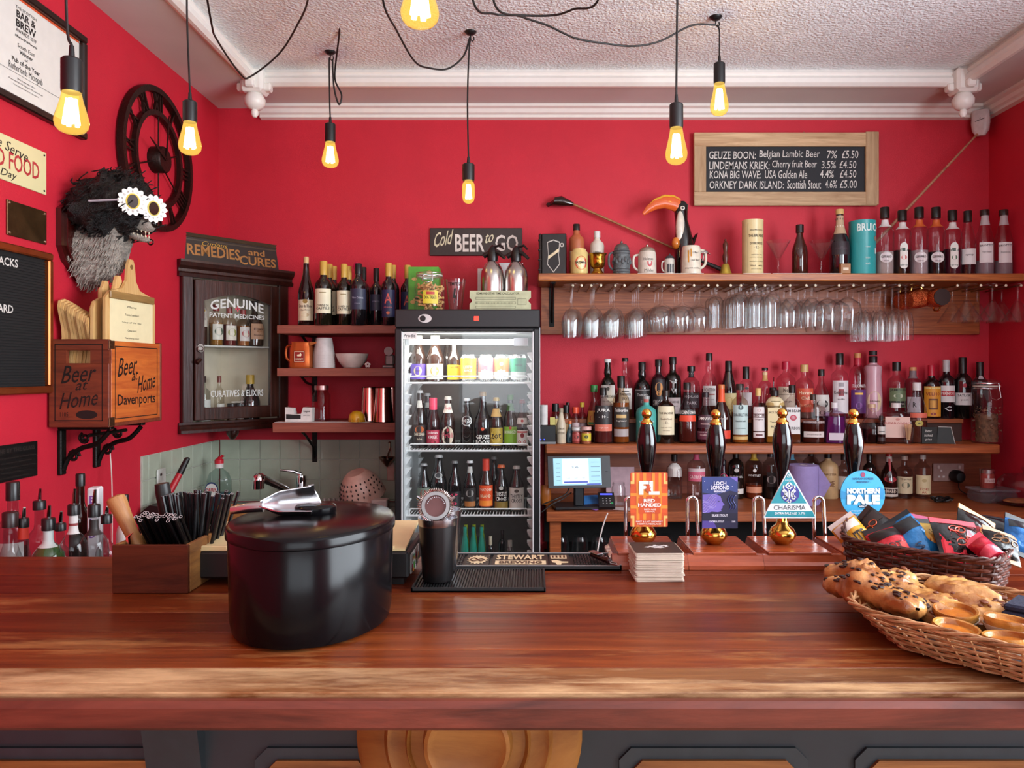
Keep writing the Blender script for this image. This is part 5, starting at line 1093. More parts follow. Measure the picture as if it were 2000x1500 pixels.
t = T('pink_spatula', 'pale pink spatula hanging beside the steel ladle', 'spatula', (PX(757, 3.55), 3.655, PZ(880, 3.5))); MB().tube([(0, -.012, 0), (.0, -.012, -.08)], .004, 6).box(-.02, .016, -.018, -.012, -.16, -.07, b=.003).build('spatula_body', pm('c9a092', .4), t)
t = T('dustpan', 'black dustpan with a red and black handle leaning on the tiles', 'dustpan', (PX(312, 2.96), 2.96, PZ(985, 2.96))); a = (.024, 0, .02); b_ = (.06, .04, .115); c_ = (.08, .06, .17)
MB().tube([a, b_], [.014, .012], 12).build('grip', pm('b01f2a', .4), t); MB().tube([b_, c_], [.0125, .011], 12).ell(c_, (.011, .011, .008)).build('handle_end', BLK, t)
MB().prism([(-.05, 0), (.07, .0), (.04, .035), (.0, .04)], lambda a, b, d: (a, d, b - .03), -.08, .02).box(-.052, .05, -.06, -.0, -.24, -.03, b=.006).build('pan', BLK, t)
t = T('socket_plate', 'white blanking plate with two black screws on the side tiles', 'plate', (XL + .0095, PX(0, 1) * 0 + 2230.2 / (1038 - 308), PZ(937, 2230.2 / 730))); MB().box(0, .008, -.034, .034, -.045, .045, b=.003).build('plate_body', pm('c9c8c0', .4), t)
m = MB()
for z in (.022, -.022): m.lathe([(0, .008), (.006, .008), (.005, .011), (0, .011)], 10, c=(0, -.01, z), ax='x')
m.build('screws', INK, t)
# ---------------------------------------------------------------- things on the display shelf
zt = 1.9185; d = 3.47; g_ = None
t = T('book_flask', 'black book shaped bottle box with a shield label on the display shelf', 'box', (PX(1080, d), d, zt), R_(-4)); h = PZ(458, d) - zt
m = MB().box(-.05, .062, -.035, .035, .002, h - .002, b=.003); m.build('book_body', pm('15110f', .35, 0, .1, 10, .1), t); m = MB().box(-.064, -.05, -.035, .035, 0, h, b=.006)
for k in range(4): m.box(-.0665, -.05, -.036, .036, .02 + k * .045, .028 + k * .045, b=.002)
m.build('spine', pm('1f1713', .4), t)
sh2 = [(-.026, .145), (0, .155), (.026, .145), (.022, .09), (.026, .05), (.0, .015), (-.026, .05), (-.022, .09)]; m = MB(); f_ = front(-.0356); f3 = lambda a, b: f_(a + .004, b)
m.poly([(a * 1.12, (b - .085) * 1.08 + .085) for a, b in sh2], f3, 0).poly(sh2, lambda a, b: f_(a + .004, b, .0006), 1).poly([(-.024, .07), (.024, .105), (.023, .12), (-.024, .085)], lambda a, b: f_(a + .004, b, .0012), 2).text('Old', .02, .012, lambda a, b: f_(a, b + .102 + a * .7, .0018), 1).text('o', .02, .02, lambda a, b: f_(a + .042, b + .135, .001), 0, .02); m.build('shield_label', [pm('b9b4ac', .4), BLK, pm('d9c9a4', .5)], t)
STO = pm('b5622f', .4, 0, .15, 12, coat=.2)
bottle('stoneware_bottle', 'tall orange stoneware bottle behind the yellow beer can', PX(1126, 3.54), 3.54, zt, PZ(438, 3.54) - zt, 15 * 3.54 / F, 'sl', 'matt:b0603a', ('1a1614', .88, 1), [(.3, .48, 'e0d2b8', 1, [('JM', .39, .4, .08, '2a2a2a')])])
can_ = T('beer_can', 'cream beer can with a round red badge on the display shelf', 'can', (PX(1131, d - .05), d - .05, zt)); R = 17 * 3.4 / F; h = PZ(487, 3.42) - zt
MB().lathe([(0, 0), (R * .9, 0), (R, .006), (R, h * .86), (R * .78, h * .95), (R * .78, h), (0, h)], 24).build('can_body', pm('d8c27e', .35, .1), can_)
m = MB(); fn = lambda a, b, dd=0.: ((R + .001 + dd) * sin(a / R), -(R + .001 + dd) * cos(a / R), b); ci = lambda r, k=22: [(.008 + r * cos(q * 2 * pi / k), h * .42 + r * 1.1 * sin(q * 2 * pi / k)) for q in range(k)]
m.poly(ci(.028), fn, 0).poly(ci(.019), lambda a, b: fn(a, b, .0006), 1).text('BATEMANS', .05, .011, lambda a, b: fn(a + .008, b + h * .43, .0012), 2, .02); m.build('badge', [pm('c0402c', .4), pm('e0cfae', .4), INK], can_)
bottle('stoneware_bottle', 'white stoneware bottle standing behind the brass goblet', PX(1166, 3.54), 3.54, zt, PZ(452, 3.54) - zt, 14 * 3.54 / F, 'sl', 'matt:cfc8ba', ('d0cfcb', .86, 1), [(.3, .6, None, 1, [('#', .42, .8, .16, '9a7a3a'), ('1890', .52, .5, .06, '2a2a2a')])])
BRASS = pm('b98a35', .22, 1, .1, 10); GOLD = pm('d9a93e', .12, 1, .06, 8)
t = T('brass_goblet', 'dented brass goblet on the display shelf', 'goblet', (PX(1167, d - .04), d - .04, zt)); R = 17.5 * 3.43 / F; h = PZ(496, 3.43) - zt
MB().lathe([(0, 0), (R * .68, 0), (R * .72, .006), (R * .5, .018), (R * .46, .026), (R * .78, .038), (R * .86, h * .6), (R * .9, h * .9), (R * 1.04, h), (R, h), (R * .84, h * .9), (R * .7, .05), (0, .045)], 28).build('goblet_body', pm('b98a35', .25, 1, .15, 10, .3, bscale=60), t)
def stein(name, lab, px, pyt, wpx, body, lid, deco, dd=d, hs=-1):
    R = wpx / 2 * dd / F; h = PZ(pyt, dd) - zt; t = T(name, lab, 'tankard', (PX(px, dd), dd, zt))
    MB().lathe([(0, 0), (R, 0), (R * 1.02, .006), (R * .97, .014), (R * .95, h * .62), (R * .9, h * .72), (R * .82, h * .76), (0, h * .76)], 28).build('tankard_body', body, t)
    if lid: MB().lathe([(0, h * .76), (R * .86, h * .76), (R * .84, h * .8), (R * .6, h * .88), (R * .3, h * .91), (R * .12, h * .93), (R * .14, h * .97), (0, h)], 24).build('hinged_lid', lid, t)
    MB().tube(spline([(hs * R * .9, 0, h * .66), (hs * R * 1.4, .0, h * .6), (hs * R * 1.42, 0, h * .3), (hs * R * .95, 0, h * .16)], 6), R * .13, 8).build('handle', body, t)
    if deco: deco(t, R * .96 + .001, h)
    return t
def deco1(t, R, h):
    m = MB()
    for zz in (.08, .16, .60, .68): m.lathe([(R * .98, h * zz), (R * 1.03, h * (zz + .012)), (R * .98, h * (zz + .024))], 28)
    for k in range(9): a = -1.4 + k * .35; m.ell((R * sin(a), -R * cos(a), h * (.38 + .06 * (k % 2))), (.007, .004, .013), 0, 8, 6)
    m.build('relief_band', pm('4a4e50', .5), t)
stein('beer_stein', 'grey blue relief stoneware stein with a domed lid', 1214, 470, 34, pm('5a6062', .5, 0, .25, 50, .3), pm('6a6c68', .35, .4), deco1)
def deco2(t, R, h):
    m = MB(); fn = lambda a, b, dd=0.: ((R + dd) * sin(a / R), -(R + dd) * cos(a / R), b); m.poly([(.006 + a, b + h * .34) for a, b in ((-.012, .012), (.012, .012), (.011, -.004), (0, -.014), (-.011, -.004))], fn, 0).poly([(.006 + a * .5, b * .6 + h * .35) for a, b in ((-.012, .012), (.012, .012), (0, -.014))], lambda a, b: fn(a, b, .0006), 1).text('Holsten', .045, .012, lambda a, b: fn(a, b + h * .5), 2).text('Milder', .045, .014, lambda a, b: fn(a + .004, b + h * .14), 2); m.build('crest', [pm('b5353a', .4), WPL, INK], t)
stein('beer_stein', 'off white stein with a red crest and pewter lid', 1264, 477, 37, pm('cfc6b8', .35), pm('a89e8e', .3, .6), deco2)
def deco3(t, R, h):
    m = MB(); fn = lambda a, b, dd=0.: ((R + dd) * sin(a / R), -(R + dd) * cos(a / R), b)
    for u in (-.012, .0, .012): m.quad(fn, u - .004, u + .004, h * .12, h * .5, 0, 2)
    m.build('painted_scene', pm('3a4048', .5), t)
stein('small_tankard', 'tiny blue and white tankard beside the off white stein', 1308, 495, 21, pm('c9c6bc', .35), pm('3a3c40', .4), deco3)
def deco4(t, R, h):
    m = MB(); fn = lambda a, b, dd=0.: ((R + dd) * sin(a / R), -(R + dd) * cos(a / R), b); m.text('1 Bier !', .03, .009, lambda a, b: fn(a + .014, b + h * .56), 0).text('1 mal Bier !', .05, .009, lambda a, b: fn(a + .01, b + h * .36), 0).text('bring mich nach Haus', .075, .009, lambda a, b: fn(a, b + h * .14), 0)
    m.quad(fn, -.024, -.018, h * .3, h * .62, 1).quad(fn, -.012, -.006, h * .45, h * .66, 1); m.build('printing', [INK, pm('c98a2a', .5)], t)
t = stein('beer_mug', 'white beer mug printed with black words beside the toucan', 1350, 464, 39, pm('d9d0bc', .3, coat=.3), None, deco4, d - .05, 1)
t = T('bicycle_bell', 'chrome bicycle bell fixed to the white mug handle', 'bell', (PX(1378, 3.4), 3.43, PZ(494, 3.4))); MB().lathe([(0, .02), (.012, .017), (.022, .006), (.023, 0), (.02, 0), (0, .004)], 20).tube([(.02, 0, .004), (.03, -.004, -.002)], .003, 6).tube([(0, 0, 0), (-.006, 0, -.03)], .004, 6).build('bell_dome', CHROME, t)
# generic ceramic toucan ornament
tc = T('ceramic_toucan', 'glazed ceramic toucan ornament with a big orange beak on the shelf', 'ornament', (PX(1333, 3.53), 3.53, zt)); s_ = 3.53 / F
def tp(px, py): return ((px - 1333) * s_, (535 - py) * s_)
def q3(px, py, rx, ry, a=0): x, z = tp(px, py); return ((x, 0, z), (rx * s_ * cos(a), 0, rx * s_ * sin(a)), (0, ry * s_, 0))
MB().loft([q3(1334, 535, 14, 13), q3(1334, 515, 17, 16), q3(1336, 490, 19, 18), q3(1336, 468, 19, 18, .1), q3(1334, 445, 15, 15, .15), q3(1331, 425, 12, 12, .1), q3(1330, 408, 13, 12), q3(1332, 394, 12, 11), q3(1332, 387, 6, 6)], 20).build('body', pm('0f0d0d', .12, 0, .05, coat=.6), tc)
m = MB(); m.ell((tp(1327, 440)[0], -.022, tp(0, 440)[1]), (9 * s_, .018, 34 * s_), 0, 14, 10); m.build('white_throat', pm('d9d2c2', .2, coat=.5), tc)
m = MB().ell((tp(1318, 470)[0], -.024, tp(0, 470)[1]), (8 * s_, .02, 12 * s_)); m.build('breast_patch', pm('d07a2a', .2, coat=.5), tc)
bk = [(1328, 398, 15), (1315, 391, 14.5), (1298, 388, 12.5), (1280, 393, 10), (1266, 402, 7), (1256, 412, 3)]
secs = []
for i, (px, py, r) in enumerate(bk):
    a = [1.57, 1.45, 1.6, 1.95, 2.25, 2.4][i]; x, z = tp(px, py); secs.append(((x, -.002, z), (r * s_ * cos(a), 0, r * s_ * sin(a)), (0, r * s_ * .55, 0)))
MB().loft(secs, 18).build('beak', pm('d9622a', .15, 0, .06, 6, coat=.6), tc)
MB().tube([(lambda q: (q[0], -.002, q[1]))(tp(px, py - r + 2)) for px, py, r in bk], [4 * s_, 4.5 * s_, 4.5 * s_, 4 * s_, 3 * s_, 1.5 * s_], 8).build('beak_ridge', pm('dda52a', .15, coat=.6), tc)
m = MB(); x, z = tp(1331, 402); m.lathe([(0, -.014), (.009, -.013), (.012, -.008), (.0, -.006)], 18, 0, c=(x, -.016, z), ax='y').lathe([(0, -.0165), (.005, -.0158), (.006, -.012), (0, -.012)], 14, 1, c=(x, -.016, z), ax='y'); m.build('eye', [pm('e4dfd4', .2), BLK], tc)
MB().loft([q3(1347, 480, 9, 10, .5), q3(1354, 462, 7, 8, .5), q3(1360, 450, 4, 5, .5)], 12).build('tail', pm('0f0d0d', .12, coat=.6), tc)
t = T('hand_bell', 'brass hand bell with a turned wooden handle on the shelf', 'bell', (PX(1417, 3.44), 3.44, zt)); h = PZ(466, 3.44) - zt
MB().lathe([(.03, 0), (.028, .006), (.022, .02), (.018, h * .26), (.012, h * .3), (0, h * .31), ], 22).build('bell_cup', pm('b9a044', .35, .7, .15, 12), t)
MB().lathe([(0, h * .3), (.008, h * .3), (.013, h * .42), (.014, h * .52), (.009, h * .62), (.012, h * .74), (.013, h * .84), (.008, h * .9), (.004, h * .93), (.005, h * .97), (0, h)], 16).build('handle', wood('3a140c', '5e2a18', 2, 6, .3), t)
def tube_tin(name, lab, px, py, wpx, col, txt, dd=3.47, tilt=0):
    R = wpx / 2 * dd / F; h = PZ(py, dd) - zt; t = T(name, lab, 'tube', (PX(px, dd), dd, zt)); MB().lathe([(0, 0), (R, 0), (R, .004), (R * .99, .006), (R * .99, h - .006), (R, h - .004), (R, h), (0, h)], 30).build('tube_body', pm(col, .35, 0, .04), t)
    m = MB(); fn = lambda a, b, q=0.: ((R + .0012 + q) * sin(a / R), -(R + .0012 + q) * cos(a / R), b); txt(m, fn, R, h); m.build('printing', [pm('3a3226', .5), pm('cfe6e2', .5), pm('8a8070', .5)], t)
def tx1(m, fn, R, h):
    for s_, z, w_, hh in (('SINGLE MALT SCOTCH', .80, .06, .006), ('THE BALVENIE', .70, .075, .013), ('DOUBLEWOOD', .56, .06, .011), ('- 12 -', .49, .03, .013), ('matured in two woods', .36, .05, .004), ('whisky oak cask', .31, .06, .004), ('distilled in Scotland', .24, .065, .004), ('70cl   40%', .16, .06, .006), ('bottled at the distillery', .1, .05, .004)): m.text(s_, w_, hh, lambda a, b: fn(a + .006, b + z * h), 0, .008)
    outline(m, fn, -.035, .047, h * .05, h * .92, .001, 2)
tube_tin('whisky_tube', 'tall cream cardboard whisky tube beside a martini glass', 1470, 431, 41, 'd9c894', tx1)
def tx2(m, fn, R, h): m.text('BRUICH', .115, .036, lambda a, b: fn(a + .012, b + h * .86), 1, .025).poly([(.045 + .012 * cos(q * pi / 8), h * .66 + .012 * sin(q * pi / 8)) for q in range(16)], fn, 2).text('unpeated', .02, .01, lambda a, b: fn(a, b + h * .5), 1).quad(fn, .038, .05, h * .38, h * .48, 1).text('islay single malt', .02, .012, lambda a, b: fn(a, b + h * .3), 1).text('scotch', .02, .01, lambda a, b: fn(a, b + h * .2), 1)
tube_tin('whisky_tube', 'turquoise whisky tube lettered in white beside the syrup bottles', 1684, 433, 50, '2a9a9c', tx2)
CG = glass('fdfefe', '9fa3a6')
def martini(lab, px):
    dd = 3.45; t = T('martini_glass', lab, 'glass', (PX(px, dd), dd, zt), group='martini glasses on the display shelf'); h = PZ(471, dd) - zt; R = 23 * dd / F
    MB().lathe([(0, .004), (R * .6, .001), (R * .62, .003), (R * .2, .008), (.006, .016), (.0055, h * .42), (.012, h * .5), (R, h), (R * .97, h), (.010, h * .53), (0, h * .5)], 28).build('glass_body', CG, t)
martini('clear martini glass between the cream tube and the swing top bottle', 1520); martini('clear martini glass between the swing top bottle and the dark bottle', 1604)
row(zt, 3.47, [
 ('swing_top_bottle', 'brown swing top bottle between two martini glasses', 1562, 434, 30, 'bg', '3a1710', ('15110f', .80, .95, .5), [(.94, .99, None, 1)]),
 ('liqueur_bottle', 'dark ridged liqueur bottle with striped neck beside the turquoise tube', 1640, 409, 38, 'bg', '1c1318', ('d0b070', .92, 1, .4), [(.62, .90, 'b9a080', 1.2, [('#', .85, .9, .03, '2a1c20'), ('#', .74, .9, .02, 'e6dccb')]), (.3, .5, '2a2026', 1, [('coffee', .4, .6, .04, '4a3a44')])]),
])
t = T('small_carton', 'small tan carton at the foot of the dark liqueur bottle', 'box', (PX(1649, 3.40), 3.395, zt)); MB().box(-.022, .022, -.012, .012, 0, .044, b=.001).quad(front(-.0126), -.012, .012, .014, .026, 1).build('carton', [pm('9a6a3a', .5), pm('dccdb4', .5)], t)
gs = 'syrup bottles on the display shelf'; sb = 'syrup_bottle'; cl = 'clear:f4eef0,8f8a90'; lab3 = [('GIFFARD', .27, .62, .035, '33302e')]
def gif(lab, px, py, ncol, drink, fz, oval=True):
    lb = [(.70, .81, ncol, 1.2)]
    lb += [(.15, .33, None, .9, [('o', .25, .75, .16, 'dcd8d6'), ('GIFFARD', .26, .6, .035, '33302e'), ('sirop', .20, .3, .025, '55504e')])] if oval else [(.10, .50, None, .6, [('o', .42, .42, .14, 'd8dcd4'), ('#', .28, .42, .30, 'dcd9d2'), ('o', .14, .42, .1, 'dcd9d2'), ('#', .38, .40, .05, '3a5248'), ('o', .26, .3, .07, drink[1]), ('syrup', .14, .5, .025, '3a4a40')])]
    return (sb, lab, px, py, 34, 'sp', cl, ('15120f', .84, 1, .5), lb, (fz, drink[0], .55))
row(zt, 3.46, [
 gif('syrup bottle with a white vanilla neck label beside the turquoise tube', 1728, 405, 'dcd9d6', ('d8d0c8', 0), .34), gif('syrup bottle with a tall oval caramel label, second from the turquoise tube', 1762, 411, 'd8d4d0', ('2a1412', 'c0504a'), .38, False),
 gif('orange necked syrup bottle with clear syrup', 1795, 405, 'c9602c', ('cfc4c4', 0), .36), gif('orange necked syrup bottle with dark syrup', 1828, 405, 'c9602c', ('1c1010', 0), .34), gif('syrup bottle with a tall label showing a green herb', 1860, 411, 'd8d4d0', ('5a1a30', '3a5a3a'), .4, False),
 (sb, 'sloping syrup bottle with a black cap and low plain label', 1890, 412, 30, 'cn', cl, ('15120f', .83, 1, .5), [(.16, .40, 'dcdad8', .9, [('syrup', .3, .5, .03, '6a6664')])], (.3, '4a1a20', .6)),
 (sb, 'sloping syrup bottle with a square white label, second from the side wall', 1923, 410, 34, 'cn', cl, ('2a1a16', .91, 1, .5), [(.76, .91, 'b9aeb0', 1.2), (.18, .49, 'e6e4e4', .75, [('BRIOTTET', .44, .7, .03, '2a2a2a'), ('Triple Curacao', .34, .5, .03, '6a6a6a')])], (.22, 'c9bfc4', .4)),
 (sb, 'sloping syrup bottle with a square white label nearest the side wall', 1960, 410, 33, 'cn', cl, ('2a1a16', .91, 1, .5), [(.76, .91, 'b9aeb0', 1.2), (.18, .49, 'e6e4e4', .75, [('BRIOTTET', .44, .7, .03, '2a2a2a'), ('Framboise', .34, .5, .03, '6a6a6a')])], (.22, 'c9bfc4', .4)),
], gs)
for k, (p0, p1) in enumerate(((1245, 1374), (1451, 1505), (1508, 1644))):
    lab = ['thin white bar cloth strip under the tankards', 'short white bar cloth strip under the cream tube', 'white bar cloth strip under the martini glasses'][k]
    tag(MB().box(PX(p0, 3.39) , PX(p1, 3.39), 3.383, 3.388, 1.9135, 1.9187).build('bar_cloth', pm('d9cfc4', .7)), lab, 'cloth')
# golf club, chalkboard, sensor, pole
t = T('golf_club', 'old wooden headed golf club hung on the wall above the tankards', 'golf club', P(1090, 397, YB - .035)); y_ = YB - .035
ref = t.location; loc = lambda px, py, dy=0: tuple(a - b for a, b in zip(P(px, py, y_ + dy), ref))
MB().loft([((loc(1071, 400)), (.01, 0, 0), (0, .006, .012)), (loc(1082, 394), (.004, .0, .022), (0, .024, 0)), (loc(1097, 393), (.0, 0, .026), (0, .026, 0)), (loc(1110, 396), (.0, 0, .016), (0, .016, 0)), (loc(1120, 399), (0, 0, .009), (0, .009, 0))], 16).build('club_head', pm('22110d', .2, 0, .2, 12, coat=.5), t)
MB().tube([loc(1118, 398), loc(1300, 478), loc(1360, 505)], [.006, .0055, .006], 10).build('shaft', wood('7a4a2c', 'a06a44', 0, 6), t); MB().tube([loc(1352, 502), loc(1420, 531)], [.008, .011], 10).build('grip', pm('1a100d', .6), t)
t = T('chalkboard', 'chalkboard of beer prices in a rough pale wood frame', 'chalkboard', P(1533, 332, YB - .012)); s_ = (YB - .012) / F; w_, h = 179 * s_, 71 * s_
PAL = wood('a5825c', 'cfb088', 0, 4, .6, .3, .15, wear='7a5230', weark=.66, long=12, wearscale=9); PAV = wood('a5825c', 'cfb088', 2, 4, .6, .3, .15, wear='7a5230', weark=.66, long=12, wearscale=9); fw = 29 * s_
MB().box(-w_, w_, -.02, .0, h - fw * .92, h, b=.002).build('frame_rail', PAL, t); MB().box(-w_, w_ * .99, -.02, 0, -h, -h + fw * .92, b=.002).build('frame_rail', PAL, t)
MB().box(-w_, -w_ + fw * .8, -.022, 0, -h + fw * .9, h - fw * .9, b=.002).build('frame_stile', PAV, t); MB().box(w_ - fw * .85, w_ + .002, -.022, 0, -h + .004, h + .004, b=.002).build('frame_stile', PAV, t)
MB().box(-w_ + fw * .7, w_ - fw * .7, -.008, .004, -h + fw * .7, h - fw * .7).build('slate', pm('1e2126', .7, 0, .25, 5), t)
CHK = pm('d5d2cc', .8); m = MB(); f_ = front(-.0088)
def chalk(s0, px0, px1, py, hp, sh=.08): m.text(s0, (px1 - px0) * s_, hp * s_, lambda a, b: f_(a + ((px0 + px1) / 2 - 1533) * s_, b - (py - 332) * s_), 0, .004, sh)
for py, parts in ((304, (('GEUZE BOON:', 1384, 1475, 15), ('Belgian Lambic Beer', 1482, 1600, 18), ('7%', 1614, 1633, 15), ('£5.50', 1643, 1675, 15))), (324, (('LINDEMANS KRIEK:', 1384, 1502, 15), ('Cherry fruit Beer', 1507, 1594, 18), ('3.5%', 1603, 1631, 15), ('£4.50', 1638, 1671, 15))), (342, (('KONA BIG WAVE:', 1385, 1485, 15), ('USA Golden Ale', 1493, 1575, 16), ('4.4%', 1600, 1627, 15), ('£4.50', 1639, 1671, 15))), (362, (('ORKNEY DARK ISLAND:', 1385, 1530, 15), ('Scottish Stout', 1536, 1602, 17), ('4.6%', 1610, 1633, 15), ('£5.00', 1639, 1672, 15)))):
    for s0, a, b, hp in parts: chalk(s0, a, b, py - (a - 1384) * .006, hp)
m.build('chalk_writing', CHK, t)
MB().tube([(.09 - .004, -.004, h), (.09, -.004, h + .008), (.09 + .004, -.004, h)], .0015, 6).build('hanger', metal('8a7a5a', .4), t)
t = T('motion_sensor', 'white alarm motion sensor in the upper wall corner', 'sensor', (XR - .075, YB - .06, PZ(241, 3.6)), R_(-38)); h = .062
m = MB().lathe([(0, -h), (.02, -h), (.036, -h * .6), (.04, 0), (.036, h * .9), (.02, h), (0, h)], 24, sy=.62, p=3); m.build('sensor_body', pm('cfc6c6', .4), t); m = MB().tube([(-.02, -.0265, .002), (0, -.0285, .006), (.02, -.0265, .012)], .0012, 6).tube([(.0, -.028, .01), (.002, -.028, .018)], .001, 5); m.build('slot_mark', INK, t); MB().box(-.012, .012, .0, .055, -.02, .02).build('mount', pm('cfc6c6', .4), t)
tag(MB().tube([P(1909, 262, 3.56), P(1655, 533, 3.56)], [.005, .0085], 10).build('wooden_pole', wood('8a5a44', 'b07c60', 0, 4, .5)), 'thin wooden pole leaning from the shelf to the wall corner', 'pole')
# ---------------------------------------------------------------- spirit bottles, front row of the middle shelf
zt = 1.1525; d = 3.465; wb = 'whisky_bottle'; gf = 'spirit bottles, front row of the middle shelf'
K = 'f0ece4'; D_ = '2a211c'; cl = 'clear:f4eef0,8a8488'
row(zt, d, [
 (wb, 'clear whisky bottle with a black and salmon label numbered ten', 1178, 757, 38, 'sq', cl, ('1c1816', .86, 1, .36), [(.34, .68, '241c1c', 1.0, [('JURA', .59, .72, .07, K), ('- 10 -', .48, .5, .05, K)]), (.22, .34, 'd2705a', 1.0, [('single malt', .28, .5, .03, 'f0d0c4')])], (.55, '6e2f2a', .6)),
 (wb, 'amber whisky bottle with a dark grey label and a black capsule', 1213, 734, 33, 'sp', 'clear:eadfcc,8a6a4a', ('17120f', .82, 1, .46), [(.24, .54, '3a3632', 1.0, [('Tullibardine', .49, .85, .05, K), ('#', .40, .6, .05, 'c9a86a'), ('highland', .33, .6, .03, 'd0c8bc')]), (.10, .21, 'a59a98', .95)], (.6, 'a05a22', .75)),
 (wb, 'teal green ceramic whisky bottle behind the first pump handle', 1262, 773, 40, 'sq', 'matt:4aa39a', ('9a9c9a', .93, 1, .34), [(.86, .93, 'c05a50', .9), (.2, .55, None, 1, [('Bruichladdich', .46, .8, .045, 'cfe8e2'), ('the classic', .36, .6, .03, 'cfe8e2')])]),
 (wb, 'whisky bottle with a large cream label numbered twelve', 1300, 762, 37, 'sq', '1d120d', ('2a1c14', .88, 1, .40), [(.16, .70, 'e2d6b4', 1.0, [('THE BALVENIE', .57, .8, .04, '5a4a36'), ('DoubleWood', .46, .6, .035, '6a4a30'), ('- 12 -', .39, .3, .05, '3a2c20'), ('single malt scotch', .30, .6, .02, '7a6a54'), ('whisky', .24, .4, .02, '7a6a54')])]),
 (wb, 'whisky bottle with a black label over a bright orange band', 1342, 747, 38, 'jg', cl, ('201a18', .88, 1, .36), [(.46, .56, '1c1818', .95, [('AUCHENTOSHAN', .51, .95, .06, K)]), (.36, .46, 'e0482a', .95)], (.45, '5a2016', .65)),
 (wb, 'plum labelled whisky bottle behind the second pump handle', 1378, 766, 38, 'jg', 'clear:e8d8dc,6a4a50', ('2a2024', .90, 1, .36), [(.30, .56, '43202c', 1.0, [('TAMNAVULIN', .49, .9, .06, 'e6dcd4'), ('#', .38, .6, .02, 'c9a09a')]), (.08, .24, '5f2a3a', 1.0, [('double cask', .17, .7, .04, 'd9b8b4'), ('#', .22, .98, .012, 'c0aaa8')])], (.52, '4a161c', .75)),
 (wb, 'dark whisky bottle with a bright orange neck band', 1409, 751, 38, 'jg', '2a120e', ('c9703a', .93, 1, .34), [(.70, .93, 'e0562a', 1.2), (.08, .22, 'd8402c', 1.0), (.3, .5, None, 1, [('spiced', .42, .5, .05, 'c9b8b0')])]),
 (wb, 'whisky bottle with an arched pale blue label', 1445, 745, 33, 'sp', 'clear:eee6da,8a8070', ('2c2420', .86, .96, .46), [(.14, .62, 'b9cfcb', .98, [('o', .58, .3, .08, '4a5a5c'), ('SHACKLETON', .46, .9, .05, '28343a'), ('blended malt', .36, .6, .03, '4a5a5c'), ('scotch whisky', .24, .6, .02, '5a6a6c')]), (.06, .11, 'c9a86a', .98)], (.5, 'b06a24', .65)),
 (wb, 'square shouldered whisky bottle with a rounded white label', 1481, 758, 27, 'sp', cl, ('d8b06a', .86, 1, .42), [(.22, .66, 'ded4d2', .85, [('BUSHMILLS', .50, .85, .05, 'f0e8e4'), ('#', .50, .9, .07, '54282c'), ('original', .43, .6, .03, '54282c'), ('o', .60, .3, .06, 'c9b2ae')]), (.10, .20, 'ded4d2', .85, [('#', .15, .5, .03, '6a3a3c')])], (.42, '5a2416', .7)),
 (wb, 'pale honey labelled square whiskey bottle behind the third pump handle', 1513, 750, 38, 'sq', 'clear:efe4cc,8a7048', ('15120f', .80, .9, .40), [(.12, .60, 'e0cf9e', 1.0, [('JACK DANIELS', .52, .75, .045, D_), ('Tennessee', .36, .6, .03, D_), ('HONEY', .28, .5, .05, D_)]), (.64, .78, 'e0d2a8', 1.2, [('#', .71, .5, .01, '6a5a34')])], (.58, 'b07a2a', .7), {'sq': 6}),
 (wb, 'white labelled bourbon bottle with a red seal', 1547, 752, 31, 'sq', 'clear:f0ecec,8a8488', ('15110f', .86, 1, .42), [(.16, .62, 'dfdcda', 1.0, [('JIM BEAM', .55, .85, .06, '2a2424'), ('o', .44, .4, .1, 'c0304a'), ('o', .44, .28, .07, 'e09aa4'), ('BOURBON', .26, .75, .05, '3a3434')])], (.58, '7a3a14', .7), {'sq': 6}),
 (wb, 'wide flask shaped bourbon bottle with a horizontal white strip label', 1588, 770, 47, 'fl', 'clear:ecdfdc,7a6464', ('3a2a20', .88, 1, .24), [(.12, .24, 'd2c4be', .9, [('small batch', .18, .6, .03, '6a5a54')]), (.40, .46, '54343a', 1.0, [('WOODFORD RESERVE', .43, .95, .04, 'e0d0c8')])], (.42, '4a1a10', .8), {'sy': .6}),
 ('liqueur_bottle', 'square bottle of vivid purple liqueur behind the fourth pump handle', 1630, 786, 42, 'fl', 'clear:eadcf0,8a6a90', ('dcd6d8', .86, 1, .32), [(.08, .26, 'c9bac4', .8)], (.66, '7a2a74', .55), {'sq': 6}),
 ('liqueur_bottle', 'round cork stoppered bottle of dark brown liqueur', 1703, 789, 42, 'jg', 'clear:ece0e0,7a6468', ('c9a88a', .90, 1, .34), [], (.36, '2a0e0a', .85)),
 ('liqueur_bottle', 'broad square liqueur bottle with a pink paper label', 1750, 787, 58, 'fl', 'clear:efe6e6,8a7a7c', ('d8d2d0', .88, 1, .3), [(.14, .66, 'dcb4a6', .95, [('DISARONNO', .50, .8, .06, 'a5403a'), ('o', .60, .14, .06, 'c07a70')])], (.55, '6a2412', .6), {'sq': 8, 'sy': .5}),
 ('gin_bottle', 'clear bottle with an orange band and olives, next to the toothpick glass', 1791, 747, 37, 'cn', 'clear:f0eef0,8a868c', ('dad6d4', .87, 1, .42), [(.42, .50, 'd86a54', .9), (.28, .38, None, .8, [('o', .33, .4, .1, 'b3a24a'), ('o', .33, .12, .03, '5a5a20')])], (.36, '7a3a2a', .5)),
], gf)
